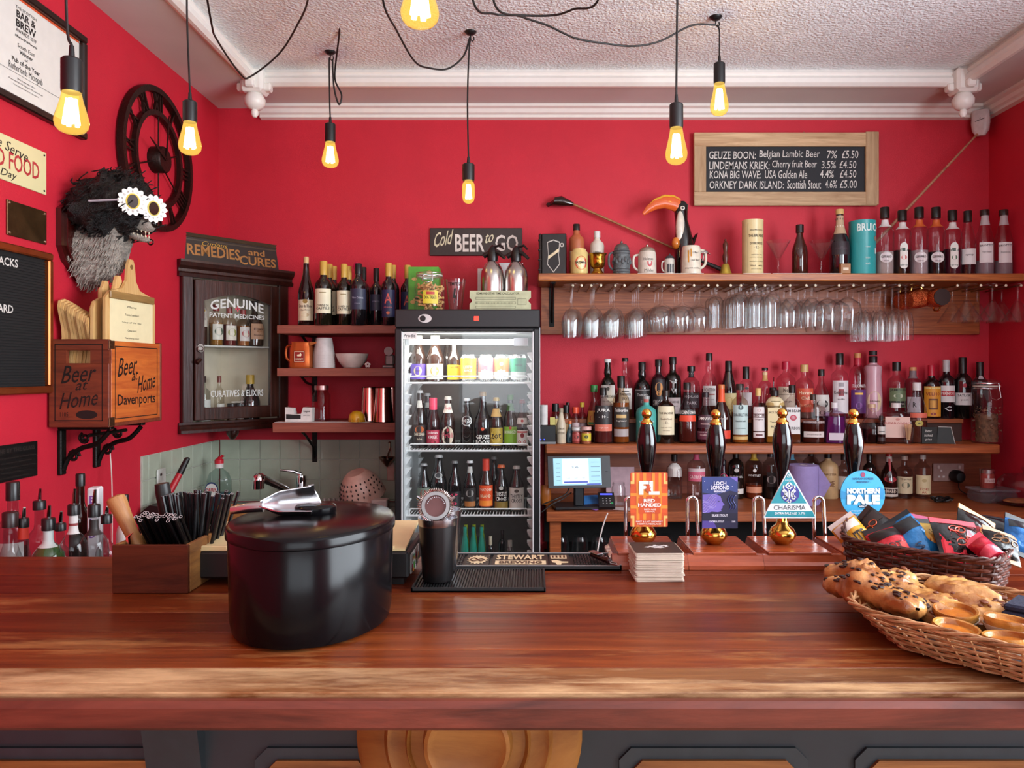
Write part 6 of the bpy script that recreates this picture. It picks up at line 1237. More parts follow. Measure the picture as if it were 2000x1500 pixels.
t = bottle('miniature_bottle', 'miniature bottle standing in front of the cork stoppered one', PX(1719, 3.42), 3.41, zt, PZ(812, 3.41) - zt, 8 * 3.41 / F, 'sp', 'clear:eeeaea,6a6466', ('2a2624', .84, 1, .5), [(.35, .62, 'c9c4bc', 1, [('#', .45, .7, .02, '3a3a3a')]), (.10, .24, '3a2a2a', 1)], (.3, '3a1a14', .7))
# back row on the raised tier
zr = 1.2575; db = 3.575; gr = 'spirit bottles on the raised back tier'
row(zr, db, [
 (wb, 'dark green whisky bottle with a white cap and white label', 1187, 701, 31, 'bu', '14180f', ('d9d6d2', .94, 1, .44), [(.22, .56, 'dad7d0', 1.0, [('o', .50, .2, .06, '4a4a44'), ('LAPHROAIG', .37, .95, .05, '2c2c28'), ('islay single malt', .29, .7, .02, '5a5a54')])]),
 (wb, 'clear whisky bottle with an orange neck and a jumping animal label', 1221, 699, 29, 'bu', cl, ('1c1614', .94, 1, .44), [(.15, .50, 'dcd4cc', 1.0, [('TALISKER', .40, .8, .04, D_), ('SKYE', .33, .5, .04, D_), ('#', .45, .5, .02, '3a3a3a')])], (.5, 'a05a34', .4)),
 (wb, 'black whisky bottle with a black capsule, silver lettering', 1254, 707, 32, 'bu', '110f0d', ('100e0d', .86, 1, .46), [(.15, .52, '1b1817', 1.0, [('#', .50, .98, .012, '8a8684'), ('Tomatin', .42, .7, .05, 'b0aca8'), ('12', .3, .2, .05, '9a9694')])]),
 (wb, 'purple black whisky bottle with an orange skull', 1286, 702, 30, 'sp', '2a1218', ('171210', .88, 1, .46), [(.1, .66, '1d1216', 1.0, [('o', .52, .5, .18, 'c98a4a'), ('o', .43, .34, .1, 'c98a4a'), ('o', .5, .1, .05, '1a1012'), ('SMOKE', .27, .8, .1, 'b9b0ac')])]),
 (wb, 'black whisky bottle embossed with a stag head', 1314, 697, 33, 'sp', '12110d', ('0f0e0d', .88, 1, .44), [(.08, .34, 'b9aca8', 1.0, [('DALMORE', .27, .7, .04, '5a4a4a'), ('highland', .2, .5, .02, '6a5a5a')]), (.40, .62, None, .8, [('Y', .56, .5, .12, 'a9a8a4'), ('V', .45, .3, .08, 'a9a8a4')])]),
 (wb, 'squat whisky bottle with crossed silver neck ribbons', 1350, 715, 33, 'sq', 'clear:e8dadc,5a4448', ('14110f', .90, 1, .46), [(.78, .90, '2a2426', 1.2, [('#', .86, .9, .02, 'b5b0ae')]), (.2, .48, '2a1a20', 1, [('HIGHLAND', .42, .9, .05, 'b5b0b0'), ('PARK', .3, .6, .06, 'b5b0b0')])], (.5, '5a2a24', .7)),
 (wb, 'clear tall whisky bottle with a white label and ringed black cap', 1385, 690, 29, 'bu', cl, ('15120f', .88, 1, .44), [(.20, .50, 'd6cfcc', 1.0, [('SCOTTISH', .44, .8, .05, '3a2a2a'), ('#', .37, .7, .02, 'a5504a'), ('single grain', .29, .6, .02, '5a4a4a')])], (.45, '8a4a34', .35)),
 (wb, 'tall black bottle with a cream shield label', 1423, 705, 31, 'cn', '120f0d', ('120f0d', .80, 1, .44), [(.04, .44, 'd2c08e', 1.1, [('o', .3, .5, .14, 'c0a86a'), ('1797', .14, .4, .04, '6a5a34')])]),
 (wb, 'clear bottle with a long black capsule beside the black bottle', 1457, 716, 26, 'sp', cl, ('141110', .76, 1, .50), [(.25, .5, 'ccc2c2', .8, [('o', .58, .3, .05, '3a3a3c')])], (.3, 'b08a8a', .3)),
 (wb, 'bottle with a tan banded neck and black top', 1494, 718, 25, 'sp', cl, ('1c1614', .94, 1, .48), [(.74, .92, 'c79a5e', 1.2, [('#', .88, .7, .05, 'e0c8a0')])], (.3, '8a4a3a', .4)),
 ('gin_bottle', 'red capped bottle with a buff square label', 1535, 706, 37, 'sq', 'clear:f4e8ea,9a7a80', ('b0203a', .86, 1, .42), [(.12, .56, 'd0bda6', .95, [('No 3', .50, .4, .07, '2a2420'), ('dry gin', .30, .5, .04, '6a5444'), ('#', .42, .9, .008, '6a5444')])]),
 ('rum_bottle', 'gold capped rum bottle with an orange red label', 1571, 712, 35, 'sp', 'clear:f2ecea,8a8080', ('c9a56a', .86, 1, .44), [(.12, .56, 'd0553a', 1.0, [('Havana', .48, .75, .07, 'f0d8b8'), ('Club', .38, .55, .06, 'f0d8b8'), ('CUBAN', .24, .8, .05, 'e6b08a')])], (.3, 'd8cfc8', .3)),
 ('rum_bottle', 'looped handle rum bottle with a black and white ink label', 1604, 721, 32, 'jg', 'clear:eadfe0,6a5458', ('15120f', .86, 1, .38), [(.05, .48, 'cfcbc4', 1.0, [('o', .3, .7, .16, '2a2826'), ('KRAKEN', .3, .55, .05, 'd8d4cc'), ('o', .12, .4, .08, '5a5854')])], (.4, '2a1410', .8)),
 ('vodka_bottle', 'clear vodka bottle with a tall white label and black cap', 1640, 690, 33, 'sp', 'clear:f6f4f6,9a969c', ('14120f', .82, 1, .44), [(.08, .58, 'd9d2d4', 1.0, [('#', .40, .3, .1, '8a2a34'), ('Ketel One', .40, .8, .06, '3a2a2c'), ('vodka', .30, .4, .03, '6a5a5c'), ('#', .52, .3, .06, '9a9498')])]),
 ('vodka_bottle', 'vodka bottle with a red and gold cap and a purple label', 1675, 690, 31, 'sl', 'clear:f6e6ee,a06a86', ('b5283c', .80, .93, .44), [(.93, .999, 'c98a54', 3.0), (.08, .44, '5e3272', 1.0, [('#', .38, .5, .03, 'e0b04a'), ('o', .2, .4, .1, '8a5aa0')]), (.46, .56, None, 1, [('STOLICHNAYA', .5, .9, .05, 'e6dcdc')])]),
 ('vodka_bottle', 'frosted pink white vodka bottle with a round gold label', 1705, 685, 35, 'tk', 'frost:c79aa4', ('1c181a', .82, .92, .46), [(.06, .44, None, .8, [('o', .25, .8, .3, 'd8bf9c'), ('Zubrowka', .26, .55, .03, '6a5444')]), (.93, .999, '1c181a', 3.1)]),
 ('tequila_bottle', 'clear bottle with a green landscape label and black cap', 1751, 707, 35, 'sp', 'clear:f0ecee,8a868a', ('14120f', .84, 1, .44), [(.20, .54, '6a7a58', .95, [('JAMESON', .50, .9, .06, '2a3424'), ('#', .26, .98, .1, '1c1a18'), ('reserve', .26, .7, .03, 'b9b4a8'), ('o', .40, .5, .08, 'b5b89a')])]),
 ('gin_bottle', 'grey bottle with a wooden stopper and a label lettered with one capital', 1783, 717, 30, 'sl', 'clear:d8cfd2,5a4c50', ('c98a5a', .93, 1, .44), [(.78, .93, '7a686c', 3.1), (.12, .42, 'c9c4c6', .9, [('R', .27, .22, .1, '2a2626')])]),
 ('rum_bottle', 'black bottle with a red neck and a tall yellow label', 1819, 713, 34, 'sp', '1c0d0d', ('b81c34', .80, 1, .38), [(.04, .60, 'd9922c', 1.0, [('#', .57, .98, .03, 'e0c47a'), ('VELHO', .46, .8, .06, '8a2a20'), ('#', .27, .5, .2, '6a3a1c'), ('#', .27, .38, .14, 'e0a03c'), ('o', .09, .3, .05, '8a2a20')])]),
 ('liqueur_bottle', 'dark bottle with a silver neck and a red banner label', 1848, 703, 31, 'sp', '171014', ('b9b5b6', .80, 1, .40), [(.28, .56, 'dcd8d6', 1.0, [('#', .43, .98, .09, 'b5323a'), ('PERNOD', .43, .8, .05, 'f0e0dc')]), (.12, .22, None, 1, [('C', .17, .4, .08, 'c9c6c8')])]),
 ('port_bottle', 'black port bottle with a white label and a red seal', 1880, 698, 33, 'wn', '100c0c', ('120e0e', .74, 1, .44), [(.22, .42, 'd6d2d0', 1.0, [('TAYLORS', .38, .8, .04, '2a2626'), ('port', .3, .4, .03, '5a5454')]), (.50, .62, None, 1, [('o', .54, .22, .07, 'a5283a')])]),
 ('port_bottle', 'dark bottle with a pale neck tag behind the clip top jar', 1914, 707, 30, 'wn', '180c10', ('1a1214', .74, 1, .44), [(.7, .95, 'b9aeb2', .5)]),
], gr)
bottle('liqueur_bottle', 'green capped bottle with a colourful label behind the salmon labelled whisky', PX(1160, 3.52), 3.52, zt, PZ(752, 3.52) - zt, 15 * 3.52 / F, 'jg', 'clear:eadfd6,6a5a50', ('2f7a3a', .88, 1, .46), [(.3, .55, 'c98a3a', 1.0, [('o', .42, .6, .12, 'a52a34'), ('#', .33, .8, .04, '3a7a4a')])], (.5, '5a2a1a', .6))
t = bottle('bitters_bottle', 'amber pourer topped bottle between the tan necked and red capped ones', PX(1510, 3.52), 3.52, zt, PZ(757, 3.52) - zt, 14 * 3.52 / F, 'sp', 'clear:efe4cc,8a7048', ('14110f', .88, 1, .5), [(.62, .84, 'd5caa4', 1.2)], (.5, 'b9903a', .5))
MB().tube([(0, 0, PZ(757, 3.52) - zt), (.002, -.004, PZ(736, 3.52) - zt)], .0035, 8).build('pourer', CHROME, t)
def small(name, lab, px, py, wpx, dd, shape, body, cap, labels, fill=None, cat='bottle'): bottle(name, lab, PX(px, dd), dd, zt, PZ(py, dd) - zt, wpx / 2 * dd / F, shape, body, cap, labels, fill, cat=cat, group='small bitters and sauces by the fridge')
small('bitters_bottle', 'paper wrapped bitters bottle beside the black router', 1096, 797, 19, 3.44, 'cn', 'matt:c9b89e', ('9a8a74', .88, 1, .46), [(.25, .5, None, 1, [('LEMON', .42, .7, .06, '8a7a64'), ('BITTERS', .3, .8, .06, '8a7a64')])])
small('bitters_bottle', 'blue grey pear shaped bitters bottle', 1113, 822, 14, 3.46, 'jg', '3a5a66', ('c9602c', .86, 1, .5), [])
small('sauce_jar', 'small pink jar with a white lid', 1126, 834, 18, 3.43, 'mn', 'clear:f0dcd8,8a6a6a', ('d2ccc8', .80, 1, 1.0), [(.15, .6, 'b5504a', 1.1, [('o', .4, .5, .2, '5a2a24')])], (.7, 'c0605a', .8), 'jar')
small('sauce_jar', 'small peach jar with a yellow label and pink lid', 1145, 833, 20, 3.41, 'mn', 'clear:f2e0d4,8a6a60', ('d2a49c', .80, 1, 1.0), [(.2, .62, 'd0b832', 1.1, [('o', .42, .4, .2, '4a4a2a')])], (.7, 'c98a6a', .8), 'jar')
small('bitters_bottle', 'clear bitters bottle with an orange red cap', 1124, 795, 17, 3.53, 'mn', 'clear:e6d6d8,7a6a70', ('d84a2c', .82, 1, .75), [(.2, .55, 'c0a4a4', 1)])
small('bitters_bottle', 'clear bitters bottle with a yellow cap', 1137, 786, 18, 3.56, 'sp', 'clear:e0d0d2,7a6a70', ('c9a832', .88, 1, .5), [(.15, .55, 'b59aa0', 1)])
small('bitters_bottle', 'dark capped bitters bottle behind the paper wrapped one', 1085, 788, 17, 3.55, 'mn', 'clear:d8cdbb,7a6a50', ('1c1715', .78, 1, .8), [(.2, .6, 'c9b06a', 1)])
small('bitters_bottle', 'dark capped bitters bottle next to the orange red capped one', 1106, 791, 15, 3.56, 'mn', '5a3020', ('1a1614', .78, 1, .8), [(.2, .6, 'b08a5a', 1)])
small('bitters_bottle', 'tall dark capped bitters bottle against the wall beside the fridge', 1109, 786, 12, 3.61, 'sp', '33201c', ('151211', .80, 1, .6), [])
t = T('router_box', 'black router box with two blue lights at the end of the spirit shelf', 'router', (PX(1070, 3.42), 3.43, zt)); h = PZ(830, 3.43) - zt
MB().box(-.036, .036, -.03, .03, 0, h, b=.003).build('casing', pm('151516', .4), t); m = MB()
for px in (1056, 1063): m.ell((PX(px, 3.4) - PX(1070, 3.42), -.0305, .02), (.0028, .001, .0028), 0, 8, 5)
m.build('status_light', emit('3040ff', 2), t); MB().quad(front(-.0306), -.036, .036, 0, .01).build('base_strip', pm('7a7a7a', .4), t)
t = T('paper_roll', 'white till roll standing on the black router', 'paper roll', (PX(1062, 3.43), 3.43, zt + h + .001)); MB().lathe([(.008, 0), (.018, 0), (.018, .09), (.008, .09), (.008, 0)], 20).build('roll', pm('d5d0cc', .7), t)
t = T('post_it_pad', 'small yellow note pad standing beside the till roll', 'pad', (PX(1079, 3.43), 3.42, zt + h + .001)); MB().box(-.011, .011, -.006, .006, 0, .035).build('pad', pm('c9b96a', .6), t)
# shot glass of toothpicks, slate sign, clip jar
t = T('shot_glass', 'thick based shot glass in front of the pink labelled liqueur', 'glass', (PX(1774, 3.40), 3.398, zt)); h = PZ(835, 3.4) - zt
MB().lathe([(0, 0), (.016, 0), (.017, .012), (.024, h), (.022, h), (.015, .016), (0, .014)], 20).build('glass_body', CG, t)
tp_ = None
for k in range(16):
    a = k * 2.4; r = .004 + .008 * ((k * 7) % 10) / 10; p0 = (PX(1774, 3.4) + r * .7 * cos(a), 3.398 + r * .7 * sin(a), zt + .018); lab = 'wooden toothpick standing in the thick based shot glass'
    if tp_ is None:
        tp_ = tag(MB().tube([(0, 0, 0), (.0, 0, h * .96)], .0011, 5).build('toothpick', pm('d9a878', .6)), lab, 'toothpick', 'toothpicks in the shot glass'); o = tp_
    else: o = tp_.copy(); C.objects.link(o)
    o.location = p0; o.rotation_euler = (-.16 * sin(a) * r / .012, .16 * cos(a) * r / .012, 0)
t = T('slate_sign', 'two small folding black slate signs with chalk writing on the shelf', 'sign', (PX(1832, 3.42), 3.42, zt)); h = .075
m = MB().box(-.075, -.005, -.004, .0, 0, h, b=.001); m.build('panel', pm('171a18', .6), t); m = MB(); f_ = front(-.0046)
for k, s0 in enumerate(('best', 'baked', 'pies')): m.text(s0, .03 + .008 * (k == 1), .012, lambda a, b: f_(a - .045, b + .058 - k * .02), 0, 0, .2)
m.build('chalk_writing', CHK, t)
m = MB().add([(-.005, -.0, .0), (.066, -.02, 0), (.052, -.01, h), (.004, .006, h), (-.005, .004, .0), (.066, -.016, 0), (.052, -.006, h), (.004, .010, h)], [(0, 1, 2, 3), (4, 7, 6, 5), (0, 4, 5, 1), (1, 5, 6, 2), (2, 6, 7, 3), (3, 7, 4, 0)]); m.build('panel', pm('171a18', .6), t)
m = MB().tube([(.066, -.0215, 0), (.053, -.0115, h), (.005, .005, h)], .0013, 5); m.build('chalk_edge', CHK, t)
kj = kilner('storage_jar', 'tall clip top glass jar of dried herbs at the end of the spirit shelf', PX(1927, 3.46), 3.46, zt, 27 * 3.46 / F, PZ(741, 3.46) - zt, None, 0)
R = 24 * 3.46 / F; m = MB()
for k in range(260):
    a = rnd.random() * 6.28; r = R * math.sqrt(rnd.random()); z = .008 + rnd.random() * .15; q = [rnd.uniform(-.008, .008) for _ in range(6)]
    m.add([(r * cos(a) + q[0], r * sin(a) + q[1], z), (r * cos(a) + q[2], r * sin(a) + q[3], z + .006), (r * cos(a) + q[4], r * sin(a) + q[5], z + .01)], [(0, 1, 2)])
m.lathe([(0, .006), (R * .8, .006), (R * .8, .13), (0, .14)], 14); o = m.build('dried_herbs', pm('6a4a34', .8, 0, .5, 60), kj); o['kind'] = 'stuff'
# ---------------------------------------------------------------- bottles on the back counter
zt = .8905; d = 3.52; gn = 'gin_bottle'; gb = 'gin bottles on the back counter'
row(zt, d, [
 (gn, 'facetted clear gin bottle with a white label of one black brush character', 1317, 887, 30, 'sq', 'clear:e6e2e2,7a7674', ('1a1614', .84, 1, .40), [(.50, .80, 'd9d3cc', 1.1)], None, {'sq': 5}),
 (gn, 'clear gin bottle with a pink label and cork stopper', 1360, 877, 36, 'sq', 'clear:eee2e2,8a7678', ('d2bd9c', .91, 1, .36), [(.78, .90, 'd05a7a', 1.2), (.36, .55, 'd0607a', 1.05, [('CAORUNN', .45, .9, .07, 'f2e2e0')]), (.55, .62, 'd6c2c2', 1.05), (.07, .14, None, 1, [('nn', .11, .2, .05, 'c9bcbc')])]),
 ('liqueur_bottle', 'small bottle with a shiny pink crest behind the second pump handle', 1413, 898, 24, 'jg', '1c1220', ('1c1418', .88, 1, .4), [(.4, .7, None, 1, [('o', .55, .7, .2, 'd0305a')])]),
 (gn, 'black glass gin bottle with a white bird emblem', 1437, 875, 31, 'sq', '17120f', ('12100f', .80, 1, .38), [(.40, .60, None, 1, [('o', .57, .3, .08, 'c0bab4'), ('WHITLEY NEILL', .44, .9, .04, 'c9c3bc')]), (.10, .2, 'd6cfc8', 1.05, [('#', .15, .3, .03, 'b58a7a')])]),
 (gn, 'gin bottle with a yellow neck and a split pink and yellow base label', 1472, 875, 33, 'sq', 'clear:d8c8be,7a5c4c', ('1c1613', .94, 1, .36), [(.76, .93, 'c9a23a', 1.2), (.42, .60, None, 1, [('WHITLEY', .47, .8, .04, 'ddd4cc'), ('o', .57, .2, .07, 'ddd4cc')]), (.12, .24, 'd08a6a', 1.05, [('#', .18, .02, .1, 'd08a6a')])], (.28, 'b5562a', .6)),
 (gn, 'grey clear gin bottle with an arched black emblem', 1505, 879, 30, 'sl', 'clear:dcd6d4,6a6462', ('2a2630', .86, 1, .40), [(.25, .55, '2a2726', .6, [('o', .4, .6, .16, 'b5afac')])], (.45, '3a3634', .5)),
 (gn, 'gin bottle with a blue neck and pale stopper behind the paper roll', 1546, 877, 30, 'sq', 'clear:dfe2e6,7a8088', ('d0b08a', .90, 1, .34), [(.78, .90, '5a9ab5', 1.2)]),
 (gn, 'clear gin bottle with a dark capsule behind the lilac paper roll', 1584, 870, 32, 'sq', 'clear:e2dadb,6a6266', ('b0764a', .94, 1, .36), [(.80, .94, '2a2422', 1.3), (.5, .7, None, 1, [('o', .58, .4, .1, 'c9c6c6')])]),
 (gn, 'beige stoneware gin bottle with a black stopper', 1617, 880, 38, 'sq', 'matt:b8946a', ('15110f', .84, 1, .36), [(.45, .6, None, 1, [('PINKSTER', .52, .75, .05, '8a6844')]), (.2, .42, None, 1, [('o', .32, .5, .1, '7a5430'), ('x', .32, .6, .12, '7a5430')])]),
 (gn, 'clear bottle half hidden behind the beige stoneware one', 1648, 886, 26, 'sp', 'clear:d8cdc8,6a5a54', ('2a2220', .86, 1, .42), [(.2, .5, 'b9ada4', 1)]),
 (gn, 'dark slim bottle between the fourth pump handle and the red ribbon bottle', 1698, 882, 25, 'sp', '1c1614', ('161211', .8, 1, .44), [(.15, .4, '2a2a28', 1)]),
 ('liqueur_bottle', 'amber liqueur bottle with a red ribbon and seal on its neck', 1736, 882, 34, 'jg', '25100c', ('b02a2c', .90, 1, .34), [(.78, .90, 'd2c4bc', 1.2), (.05, .24, 'cfc2b6', 1.05, [('#', .16, .92, .11, '2a1614'), ('GRAND', .16, .7, .05, 'd9c8b4')]), (.36, .48, None, 1, [('o', .42, .7, .12, 'a02028'), ('#', .6, .12, .5, 'b8222c')])]),
 ('tequila_bottle', 'clear tequila bottle with a cream dragonfly label', 1766, 890, 30, 'sp', 'clear:e6dcd8,7a6a66', ('b9a294', .90, 1, .42), [(.12, .52, 'cdbd9a', 1.05, [('o', .32, .5, .14, '5a5a44'), ('TEQUILA', .46, .7, .04, '5a4a34')])]),
 ('grappa_bottle', 'clear bottle with a cream label lettered in red', 1802, 888, 29, 'sl', 'clear:eae2de,8a7c78', ('c9bcb6', .90, 1, .40), [(.10, .54, 'dccba0', 1.05, [('TOKI', .22, .6, .06, 'a83a2a'), ('AK', .15, .3, .05, 'a83a2a'), ('o', .42, .3, .08, 'b5a070')])]),
], gb)
# brush-stroke character on the facetted bottle
x0 = PX(1317, d); m = MB(); h = PZ(887, d) - zt; f_ = front(d - .0405 + .0, 0, x0 + .004, zt + h * .64)
q_ = [o for o in bpy.data.objects if o.get('label', '').startswith('facetted clear gin bottle')][0]; rz_ = q_.rotation_euler[2]
f_ = front(-.036 + .0, .0014)
m.poly([(-.003, .022), (.003, .022), (.002, .012), (-.002, .012)], f_).poly([(-.02, .006), (.02, .008), (.02, .005), (-.02, .003)], f_).poly([(-.006, .001), (-.001, .001), (-.014, -.022), (-.019, -.02)], f_).poly([(.003, .001), (.007, .0), (.02, -.02), (.014, -.022)], f_).build('brush_character', INK, q_)
t = T('paper_towel_roll', 'lilac roll of paper towel on the back counter', 'paper roll', (PX(1569, 3.36), 3.36, .8905)); R = 29 * 3.36 / F; h = PZ(908, 3.36) - .8905
MB().lathe([(.018, 0), (R, 0), (R, h), (.018, h), (.018, 0)], 32).add([(R * .8, -R * .62, .0), (R * .8, -R * .62, h), (R * 1.5, -R * .9, h * .55), (R * 1.15, -R * .85, h * .3)], [(0, 3, 2, 1)]).build('paper', pm('8f7fb0', .8, 0, .05, 30, .15), t); MB().lathe([(.014, .001), (.018, .001), (.018, h + .001), (.014, h + .001), (.014, .001)], 20).build('core', pm('9a8a94', .8), t)
t = T('wall_socket', 'double wall socket plate above the back counter', 'socket', (PX(1850, 3.63), 3.624, PZ(922, 3.63))); m = MB().box(-.074, .074, -.008, .0, -.043, .043, b=.003); m.build('face_plate', pm('a5837c', .4), t); m = MB()
for u in (-.036, .036):
    m.box(u - .004, u + .004, -.009, -.007, .004, .014, 0).box(u - .016, u - .006, -.009, -.007, -.024, -.016, 0).box(u + .006, u + .016, -.009, -.007, -.024, -.016, 0)
m.build('socket_hole', pm('e0d6d2', .5), t)
m = MB()
for u in (-.05, .05): m.box(u - .006, u + .006, -.012, -.007, .018, .034, b=.001)
m.build('switch', pm('c9b0aa', .4), t)
t = T('power_adapter', 'black plug adapter with a trailing lead in the wall socket', 'adapter', (PX(1868, 3.6), 3.61, PZ(930, 3.6))); MB().lathe([(0, -.05), (.02, -.048), (.03, -.035), (.03, 0), (0, 0)], 20, ax='y').build('plug_body', BLK, t)
MB().tube(spline([(0, -.03, -.026), (.004, -.03, -.06), (.03, -.06, -.085), (.03, -.09, -.091), (-.02, -.12, -.093), (-.07, -.1, -.092), (-.08, -.06, -.091)], 6), .003, 6).build('lead', BLK, t)
m = MB()
for k in range(4): m.tube(spline([(-.05 + .06 * sin(k * 2 + j * 1.1) * .7, .028 * cos(k + j * 1.3), .006 + .006 * ((k + j) % 3)) for j in range(7)], 5), .004, 6)
o = tag(m.build('tangled_lead', BLK), 'tangle of black leads on the back counter under the socket', 'cable'); o.location = (PX(1862, 3.4), 3.4, .892)
t = T('food_tub', 'clear plastic food tub with a lid beside the glass cake dome', 'tub', (PX(1938, 3.42), 3.42, .8905)); MB().box(-.085, .085, -.06, .06, 0, .05, b=.012).build('tub_body', glass('dfd8e2', '9a90a4', .15, 1, .12), t); MB().box(-.09, .09, -.064, .064, .05, .06, b=.004).build('lid', glass('e6dfe8', 'a59ab0', .15, 1, .2), t)
t = T('sauce_jar', 'small jar of red relish with a silver lid on the food tub', 'jar', (PX(1928, 3.42), 3.42, .952)); MB().lathe([(0, 0), (.029, 0), (.03, .004), (.03, .06), (.027, .068), (0, .068)], 22).build('jar_body', pm('8a3a34', .2, coat=.5), t); MB().lathe([(0, .068), (.03, .068), (.03, .084), (0, .084)], 22).build('lid', metal('c9bab8', .3), t); m = MB(); fn = lambda a, b, q=0.: ((.0306 + q) * sin(a / .03), -(.0306 + q) * cos(a / .03), b); m.quad(fn, -.026, .026, .026, .046, 0, 8).text('relish', .03, .008, lambda a, b: fn(a, b + .036, .0006), 1); m.build('label', [pm('c9a8a4', .5), pm('6a3a3a', .5)], t)
t = T('cake_dome', 'glass cake dome with a knob over a pastry plate', 'cake dome', (PX(2004, 3.34), 3.34, .8905)); R = .115
MB().lathe([(R, .012), (R, .075), (R * .94, .105), (R * .75, .128), (R * .3, .136), (.012, .137), (.01, .146), (.017, .152), (.016, .165), (0, .168)], 32).build('dome', glass('f0e8ee', 'a59aa4'), t); MB().lathe([(0, .004), (R * .7, 0), (R * 1.05, .008), (R * 1.08, .012), (R * .7, .008), (0, .008)], 32).build('plate', glass('e6e2e4', '8a8a8c'), t)
t = T('flapjack_slice', 'golden oat slice on the plate under the cake dome', 'pastry', (PX(1995, 3.3), 3.31, .9)); MB().grid(16, 8, lambda u, v: ((.07 * sin(pi * v)) * cos(2 * pi * u) * (1 + .08 * sin(7 * 2 * pi * u)), .045 * sin(pi * v) * sin(2 * pi * u), .012 - .012 * cos(pi * v)), 0, True).build('slice', pm('a5683a', .7, 0, .3, 60, .6), t)
# ---------------------------------------------------------------- till tablet and clutter on the back counter
t = T('till_tablet', 'till tablet on a black stand showing a payment screen', 'tablet', (PX(1128, 3.28), 3.28, .8905), R_(6)); tw, th_ = .135, .068
cz = PZ(921, 3.24) - .8905; tl = R_(14)
tf = lambda a, b, d_=0.: (a, -.05 + b * sin(tl) - d_ * cos(tl), cz + b * cos(tl) + d_ * sin(tl))
def tbox(m, a0, a1, b0, b1, d0_, d1_, mi=0): m.prism([(a0, b0), (a1, b0), (a1, b1), (a0, b1)], lambda a, b, d_: tf(a, b, d_), d0_, d1_, mi)
m = MB(); tbox(m, -tw, tw, -th_, th_, -.012, .0); m.build('case', pm('16171b', .35), t)
m = MB(); tbox(m, -tw * .83, tw * .70, -th_ * .84, th_ * .86, .0, .0006); m.build('screen', emit('8fbcd6', .28), t)
m = MB(); m.quad(lambda a, b: tf(a, b, .001), -.075, .04, -.05, .055, 0); m.quad(lambda a, b: tf(a, b, .0014), -.068, .034, -.047, -.04, 1).quad(lambda a, b: tf(a, b, .0014), .03, .09, -.056, -.05, 1)
m.text('9.95', .028, .009, lambda a, b: tf(a - .018, b + .02, .0016), 2, .01)
for k in range(3): m.text(['Card', 'Cash', 'Split'][k], .014, .005, lambda a, b: tf(a - .05 + .034 * k, b - .026, .0016), 2)
for k in range(5): m.quad(lambda a, b: tf(a, b, .0012), -.1, -.083, .035 - k * .018, .0365 - k * .018, 2); m.quad(lambda a, b: tf(a, b, .0012), .05, .088, .04 - k * .02, .0415 - k * .02, 2)
m.build('screen_window', [emit('cfe2ea', .36), emit('3a4aa0', .25), emit('4a5a68', .1)], t)
m = MB().lathe([(0, 0), (.005, 0), (.005, .001), (0, .001)], 12, c=tf(tw * .87, 0, .0)); m.build('home_button', pm('2c2d31', .3), t)
MB().box(-.022, .022, -.045, -.02, .01, cz, b=.006).box(-.11, .09, -.08, .06, 0, .013, b=.005).build('stand', pm('14161a', .4), t)
t = T('card_reader', 'black card reader with a blue strip display beside the till tablet', 'card reader', (PX(1186, 3.2), 3.2, .8905)); tl2 = R_(50); rf = lambda a, b, d_=0.: (a, b * sin(tl2) - d_ * cos(tl2), .018 + b * cos(tl2) + d_ * sin(tl2)); m = MB(); m.prism([(-.034, -.005), (.034, -.005), (.034, .075), (-.034, .075)], lambda a, b, d_: rf(a, b, d_), -.016, 0); m.build('casing', pm('15161a', .4), t)
m = MB().quad(lambda a, b: rf(a, b, .0006), -.026, .026, .06, .07); m.build('display', emit('4a50c8', .5), t)
m = MB()
for i in range(3):
    for j in range(3): m.quad(lambda a, b: rf(a, b, .0006), -.018 + i * .015, -.013 + i * .015, .014 + j * .013, .017 + j * .013)
m.build('keys', pm('b5b5b5', .5), t); m = MB().poly([(.022 + .005 * cos(q), .016 + .005 * sin(q)) for q in (0, .8, 1.6, 2.4, 3.1, 3.9, 4.7, 5.5)], lambda a, b: rf(a, b, .0008)); m.build('green_key', pm('2a9a5a', .4), t)
tag(MB().tube(spline([P(1187, 1002, 3.13), P(1180, 1020, 3.1), P(1172, 1050, 3.0), P(1166, 1085, 2.9), P(1164, 1120, 2.8)], 6), .0028, 6).build('white_cable', WPL), 'white charging cable hanging from the card reader', 'cable')
t = T('glass_jar', 'open empty glass jar beside the card reader', 'jar', (PX(1208, 3.34), 3.34, .8905)); h = PZ(942, 3.34) - .8905; R = 13.5 * 3.34 / F
MB().lathe([(0, 0), (R, 0), (R, h * .75), (R * .85, h * .85), (R * .86, h), (R * .8, h), (R * .8, h * .85), (R * .92, h * .74), (R * .92, .006), (0, .006)], 24).lathe([(R * .87, h * .9), (R * .92, h * .92), (R * .87, h * .94)], 24).build('glass_body', CG, t)
for k, (px, py, col, a, lab) in enumerate(((1150, 972, '2f6aa8', .3, 'blue paper card lying beside the till stand'), (1163, 980, '9a6ac0', .9, 'lilac paper card beneath the blue one'), (1219, 985, 'c9b8b4', -.3, 'folded white and red leaflet by the card reader'))):
    t = T('paper_card', lab, 'card', (PX(px, 3.28), 3.28 - .03 * k, .891 + [.03, .004, .001][k]), a, rot=([.5, .12, .0][k], 0, a)); MB().box(-.05, .05, -.03, .03, 0, .0015).build('card', pm(col, .5), t)
t = T('paper_sheets', 'pinkish papers propped against the back board behind the glass jar', 'papers', (PX(1215, 3.58), 3.58, .8905), rot=(R_(-8), 0, 0)); MB().box(-.075, .06, 0, .003, 0, .135).build('sheets', pm('b5949c', .6), t)
